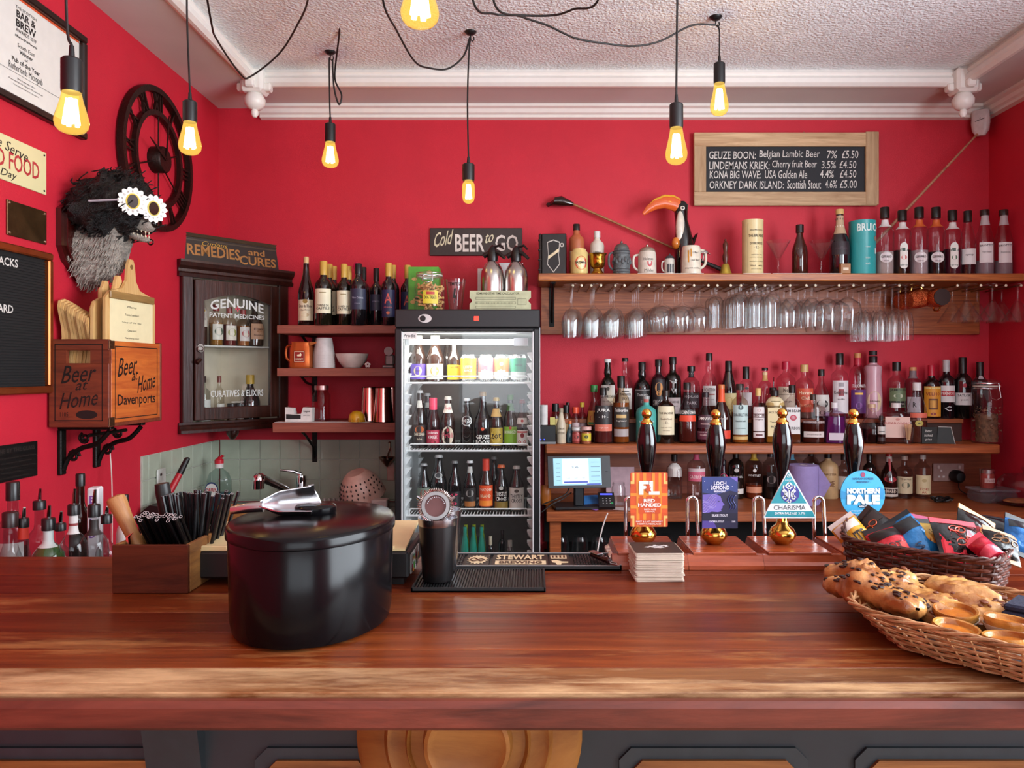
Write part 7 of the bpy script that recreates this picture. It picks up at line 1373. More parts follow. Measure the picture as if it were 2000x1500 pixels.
t = T('orange_packet', 'orange packet tucked behind the till stand next to the fridge', 'packet', (PX(1066, 3.34), 3.34, .8905)); MB().loft([((0, 0, .0), (.02, 0, 0), (0, .008, 0)), ((0, 0, .03), (.024, 0, 0), (0, .014, 0)), ((0, 0, .07), (.022, 0, 0), (0, .01, 0)), ((0, 0, .085), (.02, 0, 0), (0, .002, 0))], 12).build('packet_body', pm('c9702a', .35), t)
tag(MB().tube(spline([P(1060, 985, 3.22), P(1085, 975, 3.22), P(1105, 965, 3.25), P(1112, 952, 3.27)], 6), .003, 6).tube(spline([P(1058, 1000, 3.2), P(1078, 985, 3.21), P(1098, 975, 3.23), P(1116, 962, 3.27)], 6), .0025, 6).build('till_cable', CABLE), 'dark cables running from the till tablet behind the fridge', 'cable')
t0 = None
for k, px in enumerate((1095, 1133, 1171, 1208, 1246, 1300, 1345)):
    lab = ORD[k] + ' upturned tumbler from the fridge on the dark shelf under the counter'; loc = (PX(px, 3.36), 3.36, .661)
    if t0 is None:
        t0 = T('tumbler', lab, 'glass', loc, 0, 'upturned tumblers under the back counter'); MB().lathe([(.036, 0), (.038, 0), (.036, .06), (.03, .088), (.024, .094), (0, .094)], 24).lathe([(.0355, .001), (.034, .06), (.028, .084), (0, .086)], 24).build('glass_body', CG, t0)
    else: copy_tree(t0, loc, lab)
# ---------------------------------------------------------------- glasses hanging from the rods
zh = 1.861 + .0035
def gproto(kind):
    """profiles hang down from the foot at height 0"""
    ft = lambda r: [(0, .004), (r * .35, .003), (r, .0005), (r, -.0005), (r * .3, -.003)]
    P_ = {
     'tulip': ft(.032) + [(.005, -.012), (.0042, -.085), (.010, -.093), (.024, -.105), (.033, -.13), (.0345, -.155), (.031, -.195), (.0295, -.21), (.0285, -.21), (.030, -.195), (.0335, -.155), (.032, -.131), (.023, -.106), (0, -.098)],
     'balloon': ft(.036) + [(.005, -.012), (.0045, -.07), (.012, -.08), (.036, -.096), (.048, -.125), (.048, -.15), (.040, -.19), (.039, -.19), (.047, -.15), (.047, -.126), (.035, -.097), (0, -.085)],
     'tumbler': ft(.034) + [(.012, -.012), (.011, -.03), (.022, -.045), (.032, -.06), (.033, -.09), (.032, -.185), (.031, -.185), (.032, -.09), (.031, -.061), (.02, -.046), (0, -.04)],
     'goblet': ft(.038) + [(.008, -.014), (.0075, -.05), (.02, -.062), (.042, -.09), (.046, -.13), (.040, -.185), (.039, -.185), (.045, -.13), (.041, -.091), (.018, -.063), (0, -.056)],
     'copa': ft(.042) + [(.008, -.012), (.0065, -.05), (.02, -.06), (.05, -.082), (.060, -.125), (.056, -.165), (.050, -.2), (.049, -.2), (.055, -.165), (.059, -.125), (.049, -.083), (.018, -.061), (0, -.055)],
     'flute': ft(.032) + [(.0045, -.012), (.0038, -.095), (.010, -.105), (.022, -.13), (.027, -.165), (.0275, -.2), (.0255, -.242), (.0245, -.242), (.0265, -.2), (.026, -.165), (.021, -.131), (0, -.108)],
     'martini': ft(.038) + [(.006, -.012), (.0055, -.055), (.012, -.07), (.056, -.155), (.055, -.156), (.010, -.073), (0, -.07)]}
    kr, kz = {'tulip': (1.28, 1.1), 'balloon': (1.18, 1.08), 'flute': (1.2, 1.02), 'martini': (1.14, 1.04)}.get(kind, (1.05, 1))
    return MB().lathe([(q[0] * kr if q[0] > .012 else q[0], q[1] * kz) for q in P_[kind]], 28)
names = {'tulip': ('wine_glass', 'tulip wine glass'), 'balloon': ('wine_glass', 'round balloon wine glass'), 'tumbler': ('beer_glass', 'straight stemmed beer glass'), 'goblet': ('beer_goblet', 'short stemmed goblet'), 'copa': ('gin_glass', 'large copa gin glass'), 'flute': ('champagne_flute', 'champagne flute'), 'martini': ('cocktail_glass', 'wide martini glass')}
_gp = {}; cnt = {}
def hang(kind, px, d0_, n, step=.068, dx=.0):
    for k in range(n):
        dd = d0_ + k * step
        if dd > 3.6: break
        x = PX(px, d0_) + dx * k; cnt[kind] = cnt.get(kind, 0) + 1; c = cnt[kind]
        lab = ['front', 'second', 'third', 'fourth', 'fifth'][k] + ' hanging ' + names[kind][1] + ', ' + (ORD[cnt[kind, 'row'] - 1]) + ' ' + 'row of its kind from the fridge'
        if kind not in _gp:
            t = T(names[kind][0], lab, 'glass', (x, dd, zh), 0, 'glasses hanging upside down from the rack'); o = gproto(kind).build('glass_body', CG, t); _gp[kind] = t
        else: copy_tree(_gp[kind], (x, dd, zh), lab)
def slot(kind, px, d0_, n, step=.068, dx=.0): cnt[kind, 'row'] = cnt.get((kind, 'row'), 0) + 1; hang(kind, px, d0_, n, step, dx)
for px, n in ((1118, 3), (1160, 4), (1200, 4), (1247, 4)): slot('tulip', px, 3.36, n, .069)
for px, n in ((1293, 3), (1333, 3), (1366, 2)): slot('balloon', px, 3.36 if px < 1340 else 3.40, n, .095)
for px, n, dd in ((1398, 2, 3.48), (1446, 4, 3.37), (1477, 4, 3.40), (1509, 4, 3.37)): slot('tumbler', px, dd, n, .066)
for px, n in ((1543, 3), (1585, 3)): slot('goblet', px, 3.38, n, .085)
for px, n in ((1616, 2), (1655, 2)): slot('copa', px, 3.37 if px > 1620 else 3.42, n, .118)
for px, n in ((1690, 3), (1719, 4), (1743, 3), (1769, 4)): slot('flute', px, 3.35 if px in (1719, 1769) else 3.38, n, .066)
for px, n in ((1888, 2), (1938, 2), (1988, 2)): slot('martini', px, 3.36, n, .115)
# hammered copper mugs hung from the rods
CU = pm('c9683f', .16, 1, .2, 40, .9, bscale=170); mg = None
for k, (px, dd, rx) in enumerate(((1770, 3.52, 8), (1792, 3.44, 6), (1830, 3.40, 62))):
    lab = ['hammered copper mug hanging behind the champagne flutes', 'hammered copper mug hanging in front of the other copper mugs', 'hammered copper mug hung so its dark base faces the bar'][k]
    loc = (PX(px, dd), dd, 1.81)
    t = T('copper_mug', lab, 'mug', loc, 0, 'copper mugs on the glass rack', rot=(R_(-90 if k == 2 else -10), R_(0 if k == 2 else 80), 0))
    R = .042
    m = MB().lathe([(0, -.045), (R * .75, -.045), (R * .9, -.038), (R * 1.05, -.01), (R, .03), (R * .93, .045), (R * .9, .045), (R * .96, .03), (R, -.01), (R * .85, -.035), (0, -.041)], 26); m.build('mug_body', CU, t)
    m = MB()
    if k == 2:
        MB().lathe([(0, -.0462), (R * .88, -.0462), (R * .9, -.044), (0, -.044)], 26).build('base_disc', pm('2c1c18', .35, .5, .1, 20), t)
        a = [(0, R * .98, -.025), (0, R * 1.35, -.015), (0, R * 1.35, .02), (0, R * .95, .032)]
    else: a = [(-R * .98, 0, -.025), (-R * 1.35, 0, -.015), (-R * 1.35, 0, .02), (-R * .95, 0, .032)]
    MB().tube(spline(a, 6), .004, 8).build('handle', metal('c9a05a', .2), t)
# ---------------------------------------------------------------- on the bar: ice bucket
ZB = BAR + .0006
PLA = pm('0a090b', .2, 0, .1, 8, spec=.2)
bx, by, ra, rb = -.334, 1.158, .122, .152
t = T('ice_bucket', 'large oval black plastic ice bucket standing on the bar', 'ice bucket', (bx, by, ZB)); q = rb / ra; hB = .153
MB().lathe([(0, .002), (ra * .86, 0), (ra * .93, .004), (ra * .955, .02), (ra * .975, hB - .016), (ra * .96, hB - .013), (0, hB - .013)], 64, sy=q).build('bucket_body', PLA, t)
MB().lathe([(ra * .965, hB - .0135), (ra * 1.0, hB - .0135), (ra * 1.0, hB - .002), (ra * .985, hB + .001), (ra * .95, hB + .003), (ra * .6, hB + .0085), (0, hB + .011), ], 64, sy=q).build('lid', PLA, t)
MB().lathe([(0, 0), (.029, 0), (.031, .003), (.031, .011), (.028, .014), (.012, .0155), (0, .0135)], 32, c=(.003, 0, hB + .0085)).build('lid_knob', PLA, t)
STL = pm('b9b9bc', .24, 1, .03)
sc = T('ice_scoop', 'shiny steel ice scoop lying on the black bucket lid', 'scoop', (bx - .035, by - .002, ZB + hB + .014), rot=(R_(48), 0, R_(10)))
def scp(u, v, k=1.0):
    a = pi * (v - .5) * 1.15; L = -.042 + .088 * u; r = (.0155 + .0085 * u - .011 * max(0, .3 - u) / .3) * k
    return (L + (.012 * abs(sin(a)) ** 2 * -1 if u > .9 else 0), r * sin(a), .0185 - r * cos(a) + .008 * u)
m = MB().grid(16, 15, lambda u, v: scp(u, v)).grid(16, 15, lambda u, v: scp(u, v, .94)); m.tube([scp(u / 12, 0) for u in range(13)] , .0012, 5).tube([scp(u / 12, 1) for u in range(13)], .0012, 5).tube([scp(1, v / 14) for v in range(15)], .0013, 5).build('scoop_bowl', STL, sc)
MB().tube([(-.038, 0, .012), (-.06, 0, .010), (-.085, 0, .004)], [.008, .0075, .006], 12).build('handle', STL, sc)
# ---------------------------------------------------------------- straws box and condiment tray
x0, x1, y0, y1, hb = PX(217, 1.285), PX(366, 1.285), 1.287, 1.452, .083
WBX = wood('38150a', '622c16', 0, 4, .5, .2, .1, wear='7a3c20', weark=.62, long=8, spec=.25); WBY = wood('6a4020', 'a8743c', 1, 5, .5, .2, .05, long=9)
sb_ = T('straw_box', 'open dark wooden box holding black straws and muddlers on the bar', 'box', ((x0 + x1) / 2, (y0 + y1) / 2, ZB)); a, b = (x1 - x0) / 2, (y1 - y0) / 2
MB().box(-a, a, -b, -b + .008, 0, hb, b=.0015).build('front_board', WBX, sb_); MB().box(-a, a, b - .008, b, 0, hb, b=.0015).build('back_board', WBX, sb_)
MB().box(a - .008, a, -b + .0085, b - .0085, 0, hb, b=.0015).build('side_board', WBY, sb_); MB().box(-a, -a + .008, -b + .0085, b - .0085, 0, hb, b=.0015).build('side_board', WBY, sb_)
MB().box(-a + .008, a - .008, -b + .008, b - .008, .0, .005).build('bottom', WBX, sb_); MB().box(-.006, -.001, -b + .0085, b - .0085, .005, hb - .012).build('divider', WBX, sb_)
STR = pm('0c0b0d', .35); STW = pm('c9c4c4', .5); first = None
def straw(p, d_, L, lab, grp):
    global first
    if first is None:
        m = MB(); n = 8; m.lathe([(.0032, 0), (.0032, L)], n, 0).lathe([(.0032, L), (.0023, L)], n, 1).lathe([(.0023, L), (.0023, L - .01)], n, 0); first = tag(m.build('drinking_straw', [STR, STW]), lab, 'straw', grp); o = first
    else:
        o = first.copy(); C.objects.link(o); o['label'] = lab; o['group'] = grp
    o.location = p; o.rotation_euler = d_
rs = random.Random(5); cx_, cy_ = sb_.location[0], sb_.location[1]
k = 0
for i in range(7):      # standing bundle
    for j in range(6):
        u = .012 + i * .0072; v = -.01 + j * .0105
        straw((cx_ + u, cy_ + v + .012, ZB + .006), (R_(rs.uniform(-5, 5)) , R_(-13 + i * 4.2 + rs.uniform(-3, 3)), 0), .15, 'black drinking straw standing upright in the wooden box', 'standing black straws')
for i in range(11):     # bundle tipped forward with its white rimmed ends up
    for j in range(5):
        straw((cx_ - .03 + i * .0062, cy_ + .05 - j * .006, ZB + .008 + .0), (R_(38 + rs.uniform(-3, 3)), R_(rs.uniform(-3, 3)), 0), .118 + .0 * j, 'black drinking straw tipped forward in the wooden box with its white rim showing', 'tipped black straws')
t = T('wooden_muddler', 'pale wooden muddler leaning out of the straw box', 'muddler', (cx_ - .022, cy_ - .03, ZB + .012), rot=(R_(-4), R_(-27), 0)); MB().lathe([(0, 0), (.012, 0), (.013, .01), (.0115, .09), (.014, .128), (.0165, .15), (.0155, .158), (.011, .161), (0, .161)], 22).build('muddler_body', wood('9a6236', 'c08a52', 2, 5, .5), t)
t = T('black_muddler', 'black plastic muddler standing behind the wooden one', 'muddler', (cx_ - .02, cy_ + .05, ZB + .006), rot=(R_(3), R_(-7), 0)); MB().lathe([(0, 0), (.012, 0), (.011, .06), (.0135, .15), (.0125, .165), (0, .166)], 20).build('muddler_body', BLK, t)
t = T('steel_tongs', 'steel tongs resting in the corner of the straw box', 'tongs', (cx_ - .045, cy_ - .05, ZB + .03)); MB().tube([(0, 0, -.02), (-.01, .0, .06), (.0, .0, .068), (.008, 0, .06), (.0, 0, -.02)], .004, 6).build('tongs_body', metal('c49a84', .2), t)
x0, x1, y0, y1 = PX(366, 1.36), PX(812, 1.42), 1.335, 1.50
ct_ = T('condiment_tray', 'long black condiment tray with cream lids behind the ice bucket', 'tray', ((x0 + x1) / 2, (y0 + y1) / 2, ZB)); a, b = (x1 - x0) / 2, (y1 - y0) / 2; TRB = pm('0d0b0c', .4)
MB().box(-a, a, -b, b, .012, .06, b=.004).box(-a + .01, -a + .03, -b + .01, b - .01, 0, .012).box(a - .03, a - .01, -b + .01, b - .01, 0, .012).build('tray_body', TRB, ct_)
CRL = pm('d9c392', .4, 0, .04); nl = 4
for k in range(nl):
    u0 = -a + .003 + k * (2 * a - .006) / nl; u1 = u0 + (2 * a - .006) / nl - .003
    MB().prism([(-b + .002, .061), (-b + .002, .064), (b - .004, .084), (b - .004, .078)], lambda v, z, d_: (d_, v, z), u0, u1).box(u0 + .02, u1 - .02, -b + .004, -b + .012, .063, .069, b=.001).build('lid', CRL, ct_)
MB().box(-a + .0, -a + .1, b - .01, b + .004, .06, .115, b=.001).build('back_flap', WBY, ct_)
m = MB().box(a + .0006, a + .002, -b + .02, -b + .11, .016, .05); cols = ['c0304a', '4a9a3a', 'd98a2a', 'e0d8d0', '8a2a6a', '2a7a5a']
for k in range(22): v, z = -b + .024 + rs.random() * .08, .018 + rs.random() * .028; m.poly([(v + .007 * cos(q), z + .004 * sin(q)) for q in (0, 1, 2, 3, 4, 5)], lambda p, q_: (a + .0024 + .0001 * k, p, q_), 1 + k % 6)
m.build('printed_sticker', [pm('d8d4d0', .5)] + [pm(c, .5) for c in cols], ct_)
# ---------------------------------------------------------------- shaker, strainer, mats
def mat_(name, lab, x0, x1, y0, y1, h, rows, cols, cat='mat'):
    t = T(name, lab, cat, ((x0 + x1) / 2, (y0 + y1) / 2, ZB)); a, b = (x1 - x0) / 2, (y1 - y0) / 2; RB = pm('0c0c0d', .5, 0, .1, 60)
    MB().box(-a, a, -b, b, 0, h * .45, b=.001).box(-a, a, -b, -b + .004, 0, h, b=.001).box(-a, a, b - .004, b, 0, h, b=.001).box(-a, -a + .004, -b, b, 0, h, b=.001).box(a - .004, a, -b, b, 0, h, b=.001).build('rubber_base', RB, t)
    return t, a, b, RB
x0, x1 = PX(803, 1.3), PX(1066, 1.3); yb0, yb1 = 1.296, 1.43
t, a, b, RB = mat_('rubber_bar_mat', 'square black ribbed rubber bar mat under the cocktail tins', x0, x1, yb0, yb1, .008, 0, 0)
m = MB(); n = 46
for i in range(n):
    u = -a + .008 + i * (2 * a - .016) / (n - 1); m.box(u - .0013, u + .0013, -b + .007, b - .007, .003, .0065)
o = m.build('rubber_ribs', RB, t); o['kind'] = 'stuff'
x0, x1 = PX(868, 1.5), PX(1208, 1.49); yb0, yb1 = 1.436, 1.541
t, a, b, RB = mat_('brewery_rail_mat', 'long black rubber rail mat with raised cream lettering', x0, x1, yb0, yb1, .009, 0, 0)
m = MB().box(-a, a, -b, -b + .0035, .0085, .0098).box(-a, a, b - .0035, b, .0085, .0098).box(a - .0035, a, -b, b, .0085, .0098); m.build('pale_edge', pm('8f8c8c', .5), t)
m = MB()
for i in range(60):
    u = -a + .008 + i * (2 * a - .016) / 59
    px = 1038 + (t.location[0] + u) * F / 1.49
    if 908 < px < 920 or px < 905 or px > 1118:
        for j in range(6): v = -b + .012 + j * .0158; m.box(u - .0018, u + .0018, v - .005, v + .005, .004, .0075)
o = m.build('rubber_studs', RB, t); o['kind'] = 'stuff'
CRM = pm('d8bf98', .5); m = MB(); fm = lambda a_, b_, d_=0.: (a_, b_, .0072 + d_); X = lambda px: PX(px, 1.49) - t.location[0]
m.quad(fn := (lambda p, q_: fm(p, q_)), X(910), X(956), -b + .008, b - .008, 1).quad(fn, X(962), X(1070), -b + .008, b - .008, 1).quad(fn, X(1073), X(1112), -b + .008, b - .008, 1)
m.text('STEWART', X(1063) - X(969), .036, lambda p, q_: fm(p + (X(1063) + X(969)) / 2, q_ + .02, .001), 0, .03)
m.poly([(X(968), -.036), (X(1066), -.036), (X(1066), -.006), (X(968), -.006)], lambda p, q_: fm(p, q_, .0006), 0).text('BREWING', X(1058) - X(976), .02, lambda p, q_: fm(p + (X(1058) + X(976)) / 2, q_ - .021, .0012), 2, .03)
cxm, q9 = (X(910) + X(956)) / 2, 16
m.poly([(cxm + (.021 if k % 2 else .016) * cos(k * pi / q9 - .0), .002 + (.036 if k % 2 else .027) * sin(k * pi / q9)) for k in range(2 * q9)], lambda p, q_: fm(p, q_, .0006), 0)
m.tube([(cxm - .014 + .028 * k / 16, .012 * sin(k * pi / 8), .0084) for k in range(17)], .0012, 4, 2).tube([(cxm - .014 + .028 * k / 16, -.008 * sin(k * pi / 8) - .004, .0084) for k in range(17)], .0012, 4, 2)
cx2 = (X(1073) + X(1112)) / 2; m.poly([(cx2 - .017, .008), (cx2 + .015, .008), (cx2 + .015, .036), (cx2 - .017, .036)], lambda p, q_: fm(p, q_, .0006), 0).text('IIII', .026, .016, lambda p, q_: fm(p + cx2 - .001, q_ + .024, .0012), 2, .01)
m.poly([(cx2 - .016, -.005), (cx2 - .005, -.002), (cx2 + .004, -.012), (cx2 + .017, -.014), (cx2 + .016, -.024), (cx2 + .003, -.026), (cx2 + .002, -.038), (cx2 - .006, -.038), (cx2 - .008, -.024), (cx2 - .014, -.02)], lambda p, q_: fm(p, q_, .0006), 0)
m.build('raised_lettering', [CRM, pm('2a1c14', .5), pm('4a2a1a', .5)], t)
zm = ZB + .0088
bk_ = T('shaker_tin', 'black cocktail shaker tin with a steel rim on the ribbed mat', 'cocktail tin', (PX(855, 1.345), 1.345, zm)); h = PZ(1010, 1.345) - zm; r = 38 * 1.345 / F
MB().lathe([(0, 0), (r * .74, 0), (r * .78, .004), (r * .97, h * .88), (0, h * .88)], 36).build('black_sleeve', pm('0f0d0e', .35, 0, .06, 20), bk_)
MB().lathe([(r * .975, h * .88), (r * .985, h * .885), (r * 1.02, h), (r * 1.0, h), (r * .95, h * .88), (r * .75, .01), (0, .01)], 36).build('steel_rim', STL, bk_)
st = T('second_tin', 'plain steel cocktail tin nested close behind the black one', 'cocktail tin', (PX(864, 1.41), 1.412, zm)); h2 = PZ(995, 1.41) - zm
MB().lathe([(0, 0), (r * .72, 0), (r * .76, .004), (r * 1.02, h2), (r * .99, h2), (r * .72, .01), (0, .01)], 36).build('tin_body', STL, st)
ss = T('cocktail_strainer', 'round steel coil cocktail strainer standing in the black tin', 'strainer', (PX(851, 1.345), 1.345, ZB + PZ(988, 1.345) - ZB), rot=(R_(-12), 0, 0)); R = .0285
m = MB()
m.tube([((R + .0032 * cos(k * .9)) * cos(k * 2 * pi / 420), .0032 * sin(k * .9), (R + .0032 * cos(k * .9)) * sin(k * 2 * pi / 420)) for k in range(420)], .0007, 4, closed=True); o = m.build('coil', metal('c9bcb4', .22), ss)
MB().lathe([(.019, -.003), (.025, -.003), (.026, 0), (.025, .003), (.019, .003), (.0205, 0), (.019, -.003)], 36, ax='y').build('steel_ring', metal('8f8d8c', .35), ss)
m = MB().lathe([(0, .001), (.02, .001), (.02, .002), (0, .002)], 30, ax='y'); m.build('plate', pm('6a4644', .5, .3), ss)
m = MB()
for k in range(13): a_ = pi * .1 + k * pi * .8 / 12; m.ell((.0155 * cos(a_), .0005, .0155 * sin(a_)), (.0013, .0008, .0013), 0, 6, 4)
for s_ in (-1, 1): m.tube([(s_ * .028, 0, .012), (s_ * .034, 0, .016)], .003, 8)
m.build('prongs', STL, ss)
ow = T('bottle_opener', 'corkscrew and bottle opener lying across the rail mat', 'opener', (PX(1172, 1.48), 1.47, ZB + .012), R_(-62)); MB().box(-.032, .034, -.006, .006, 0, .009, b=.003).build('handle', pm('2a0f10', .25, .3), ow)
m = MB().box(-.034, .0, -.007, .007, .009, .012, b=.001).tube([(.03, .0, .004), (.046, .006, .003), (.056, .0, .003), (.046, -.006, .003), (.03, 0, .004)], .002, 6)
m.tube([(-.012 + .0015 * k, .006 + .003 * cos(k * .9), .006 + .003 * sin(k * .9)) for k in range(24)], .0011, 5); m.build('steel_lever', STL, ow)
# ---------------------------------------------------------------- hand pumps
MAHO = wood('82341a', 'ac5430', 0, 3, .25, .12, .06, coat=.15, long=9); BRS = pm('c99a48', .16, 1, .05, 6); PUMPB = pm('080607', .14, 0, .05, coat=.2)
def pump(i, lab, hpx, topy, sx=0):
    x0 = .167 + .145 * i; t = T('beer_pump', lab, 'beer pump', (x0 + .061, 1.527, ZB), group='hand pumps on the bar'); a = .061
    m = MB().box(-a, a, -.072, .075, .014, .030, b=.001).build('top_board', MAHO, t)
    m = MB(); ol = [(-a - .012, 0), (-a - .012, .008), (-a - .004, .013), (-a - .001, .0255), (a + .001, .0255), (a + .004, .013), (a + .012, .008), (a + .012, 0)]
    m.prism(ol, lambda u, z, d_: (u, d_, z), -.0735, .076); m.prism([(-.086, 0), (-.086, .008), (-.078, .013), (-.073, .0255), (-.06, .0255), (-.06, 0)], lambda v, z, d_: (d_, v, z), -a - .012, a + .012); m.build('moulded_plinth', MAHO, t)
    hx_ = PX(hpx, 1.53) - (x0 + .061); bxp = hx_ + sx; zt = PZ(topy, 1.53) - ZB
    MB().lathe([(0, .0305), (.014, .0305), (.020, .036), (.0265, .045), (.027, .052), (.022, .062), (.013, .069), (.010, .08), (.011, .10), (0, .102)], 30, c=(bxp, .003, 0)).build('brass_base', BRS, t)
    zh0, zk = .10, zt - .031
    MB().lathe([(0, zh0 - .01), (.009, zh0 - .01), (.0095, zh0 + .03), (.0105, zh0 + .075), (.0155, zk - .075), (.0195, zk - .045), (.0195, zk - .033), (.016, zk - .012), (.0115, zk), (0, zk)], 30, c=(hx_, 0.003, 0)).build('black_handle', PUMPB, t)
    MB().lathe([(.0, zk), (.0125, zk), (.0125, zk + .003), (.0105, zk + .005), (.0085, zk + .008), (.0075, zk + .011), (0, zk + .011)], 24, c=(hx_, .003, 0)).ell((hx_, .003, zk + .0205), (.0103, .0103, .0105), 0, 22, 14).build('brass_ball', BRS, t)
    return t, x0 + .061, hx_
labs = ['hand pump carrying the square orange clip', 'hand pump carrying the dark blue clip with a face', 'hand pump carrying the triangular teal clip', 'hand pump carrying the round blue clip']
tops = [(1263, 798, -.007), (1398, 799, -.004), (1528, 797, 0), (1667, 798, 0)]; PU = []
for i in range(4): PU.append(pump(i, labs[i], tops[i][0], tops[i][1], tops[i][2]))
yc = 1.486     # plane of the clips
def clip(name, lab, px, py, out, body, ddeg=0):
    t = T(name, lab, 'pump clip', P(px, py, yc)); s_ = yc / F; o = [((a - px) * s_, -(b - py) * s_) for a, b in out]; m = MB().prism(o, lambda a, b, d_: (a, d_, b), 0, .003); m.build('clip_board', body, t)
    MB().box(-.007, .007, .003, .0335, -.012 if name != 'x' else 0, .008).build('clip_fixing', BLK, t)
    return t, lambda a, b, k=1: ((a - px) * s_, -.0004 * k, -(b - py) * s_), s_
def rrect(x0, y0, x1, y1, r): 
    o = []
    for cx__, cy__, a0 in ((x1 - r, y0 + r, -90), (x1 - r, y1 - r, 0), (x0 + r, y1 - r, 90), (x0 + r, y0 + r, 180)): o += [(cx__ + r * cos(R_(a0 + k * 30)), cy__ + r * sin(R_(a0 + k * 30))) for k in range(4)]
    return o
def ptext(m, s0, x0, x1, y0, y1, fn, s_, mi, k=3, bold=.012, shear=0):
    cx__, cy__ = (x0 + x1) / 2, (y0 + y1) / 2; m.text(s0, (x1 - x0), (y1 - y0), lambda a, b: fn(cx__ + a, cy__ - b, k), mi, bold, shear)
t, fn, s_ = clip('pump_clip', 'orange and yellow striped pump clip with white lettering', 1268, 976, rrect(1231, 923, 1304, 1029, 3), pm('c9501e', .4))
m = MB(); pp = lambda pts, mi, k=1: m.poly(pts, lambda a, b: fn(a, b, k), mi)
for x0_, x1_ in ((1243, 1249), (1256, 1262), (1273, 1279), (1286, 1292)): pp([(x0_, 923.5), (x1_, 923.5), (x1_, 1028.5), (x0_, 1028.5)], 0)
for k, y0_ in enumerate((963, 987)): pp([(1231.3, y0_), (1303.7, y0_), (1303.7, y0_ + 6), (1231.3, y0_ + 6)], 0, 1.4)
for fx_, fy_ in ((0, 0), (1, 0), (0, 1), (1, 1)):
    q_ = lambda a, b: (1304 - (a - 1231) if fx_ else a, 1029 - (b - 923) if fy_ else b)
    pp([q_(1231.5, 923.5), q_(1243, 923.5), q_(1243, 951), q_(1231.5, 951)], 2, 1.8); pp([q_(1235, 923.5), q_(1239, 923.5), q_(1239, 945), q_(1231.5, 945), q_(1231.5, 940), q_(1235, 940)], 3, 2.1)
pp([(1247, 972), (1290, 972), (1290, 1003), (1247, 1003)], 2, 1.9); pp([(1240, 1015), (1296, 1015), (1296, 1026), (1240, 1026)], 2, 1.9)
ptext(m, 'F', 1248, 1268, 939, 966, fn, s_, 1, 4, .05); ptext(m, 'L', 1267, 1288, 939, 966, fn, s_, 1, 4, .05); ptext(m, '&', 1261, 1272, 945, 960, fn, s_, 2, 6, .05)
ptext(m, 'RED', 1257, 1279, 974, 981, fn, s_, 1, 4, .03); ptext(m, 'HANDED', 1246, 1291, 982.5, 989.5, fn, s_, 1, 4, .03); ptext(m, 'RED ALE', 1258, 1281, 993, 996, fn, s_, 1, 4); ptext(m, '3.8% VOL', 1260, 1279, 997.5, 1000, fn, s_, 1, 4)
ptext(m, 'FIRST & LAST BREWERY', 1242, 1294, 1017, 1020, fn, s_, 1, 4); ptext(m, 'NORTHUMBERLAND', 1245, 1291, 1021.5, 1024.5, fn, s_, 1, 4)
m.build('printed_face', [pm('db8428', .4), pm('e6dcd2', .5), pm('c04a1c', .4), pm('e0b060', .4)], t)
t, fn, s_ = clip('pump_clip', 'dark blue pump clip with a purple face in profile', 1406, 981, rrect(1371, 931, 1441, 1032, 1.5), pm('1d1c3a', .4))
m = MB(); pp([(1371.4, 931.4), (1440.6, 931.4), (1440.6, 962), (1425, 958), (1412, 962), (1400, 966), (1371.4, 962)], 0)
pp([(1425, 931.4), (1440.6, 931.4), (1440.6, 942), (1434, 937)], 1, 2)
fc = [(1372, 966), (1385, 965), (1400, 966), (1407, 969), (1409, 975), (1410, 979), (1415, 986), (1411, 988), (1411, 992), (1408, 994), (1409, 998), (1402, 1000), (1390, 999), (1384, 1001), (1372, 1001)]
pp(fc, 1, 2.2); 
for k in range(6): m.tube([tuple(fn(1373 + 26 * u / 8 - (1 - u / 8) * 1, 1000 - 5 * k * .8 - (14 + k) * (u / 8) ** 1.3 + 2.4 * sin(u * 1.2 + k), 2.8)) for u in range(9)], .0005, 4, 2)
for k in range(3): m.tube([tuple(fn(1424 + 5 * k + 3 * sin(u), 995 - u * 4, 2.4)) for u in range(8)], .0009, 4, 0)
pp([(1371.4, 1017), (1393, 1017), (1400, 1031.6), (1371.4, 1031.6)], 4, 2); pp([(1371.4, 1002), (1440.6, 1002), (1440.6, 1017), (1371.4, 1017)], 5, 1.8); m.poly([(1402, 978), (1407, 979), (1403, 980)], lambda a, b: fn(a, b, 3.4), 5)
ptext(m, 'LOCH', 1394, 1418, 940, 947, fn, s_, 3, 4, .02); ptext(m, 'LOMOND', 1388, 1424, 948, 956, fn, s_, 3, 4, .02); ptext(m, 'BREWERY', 1394, 1417, 958, 961.5, fn, s_, 3, 4, .02)
ptext(m, 'SILKIE STOUT', 1390, 1421, 1004, 1008.5, fn, s_, 3, 4, .015); ptext(m, 'OATMEAL STOUT', 1385, 1414, 1016.5, 1020, fn, s_, 3, 4); ptext(m, '5.0%', 1429, 1436, 1017, 1020, fn, s_, 3, 4)
for px, py in ((1381, 956), (1430, 950), (1376, 940), (1437, 968)): m.poly([(px + .8 * cos(q), py + .8 * sin(q)) for q in (0, 1.57, 3.14, 4.7)], lambda a, b: fn(a, b, 2), 3)
m.build('printed_face', [pm('2c3a72', .4), pm('6a5aa8', .4), pm('a79ad0', .4), pm('dcd8e4', .5), pm('4a3a86', .4), pm('14122a', .4)], t)
tri = [(1540, 917), (1594, 1010), (1593, 1012), (1493, 1012), (1491.5, 1010)]
t, fn, s_ = clip('pump_clip', 'triangular teal and white pump clip with a line emblem', 1541, 975, tri, pm('dbe0e0', .4))
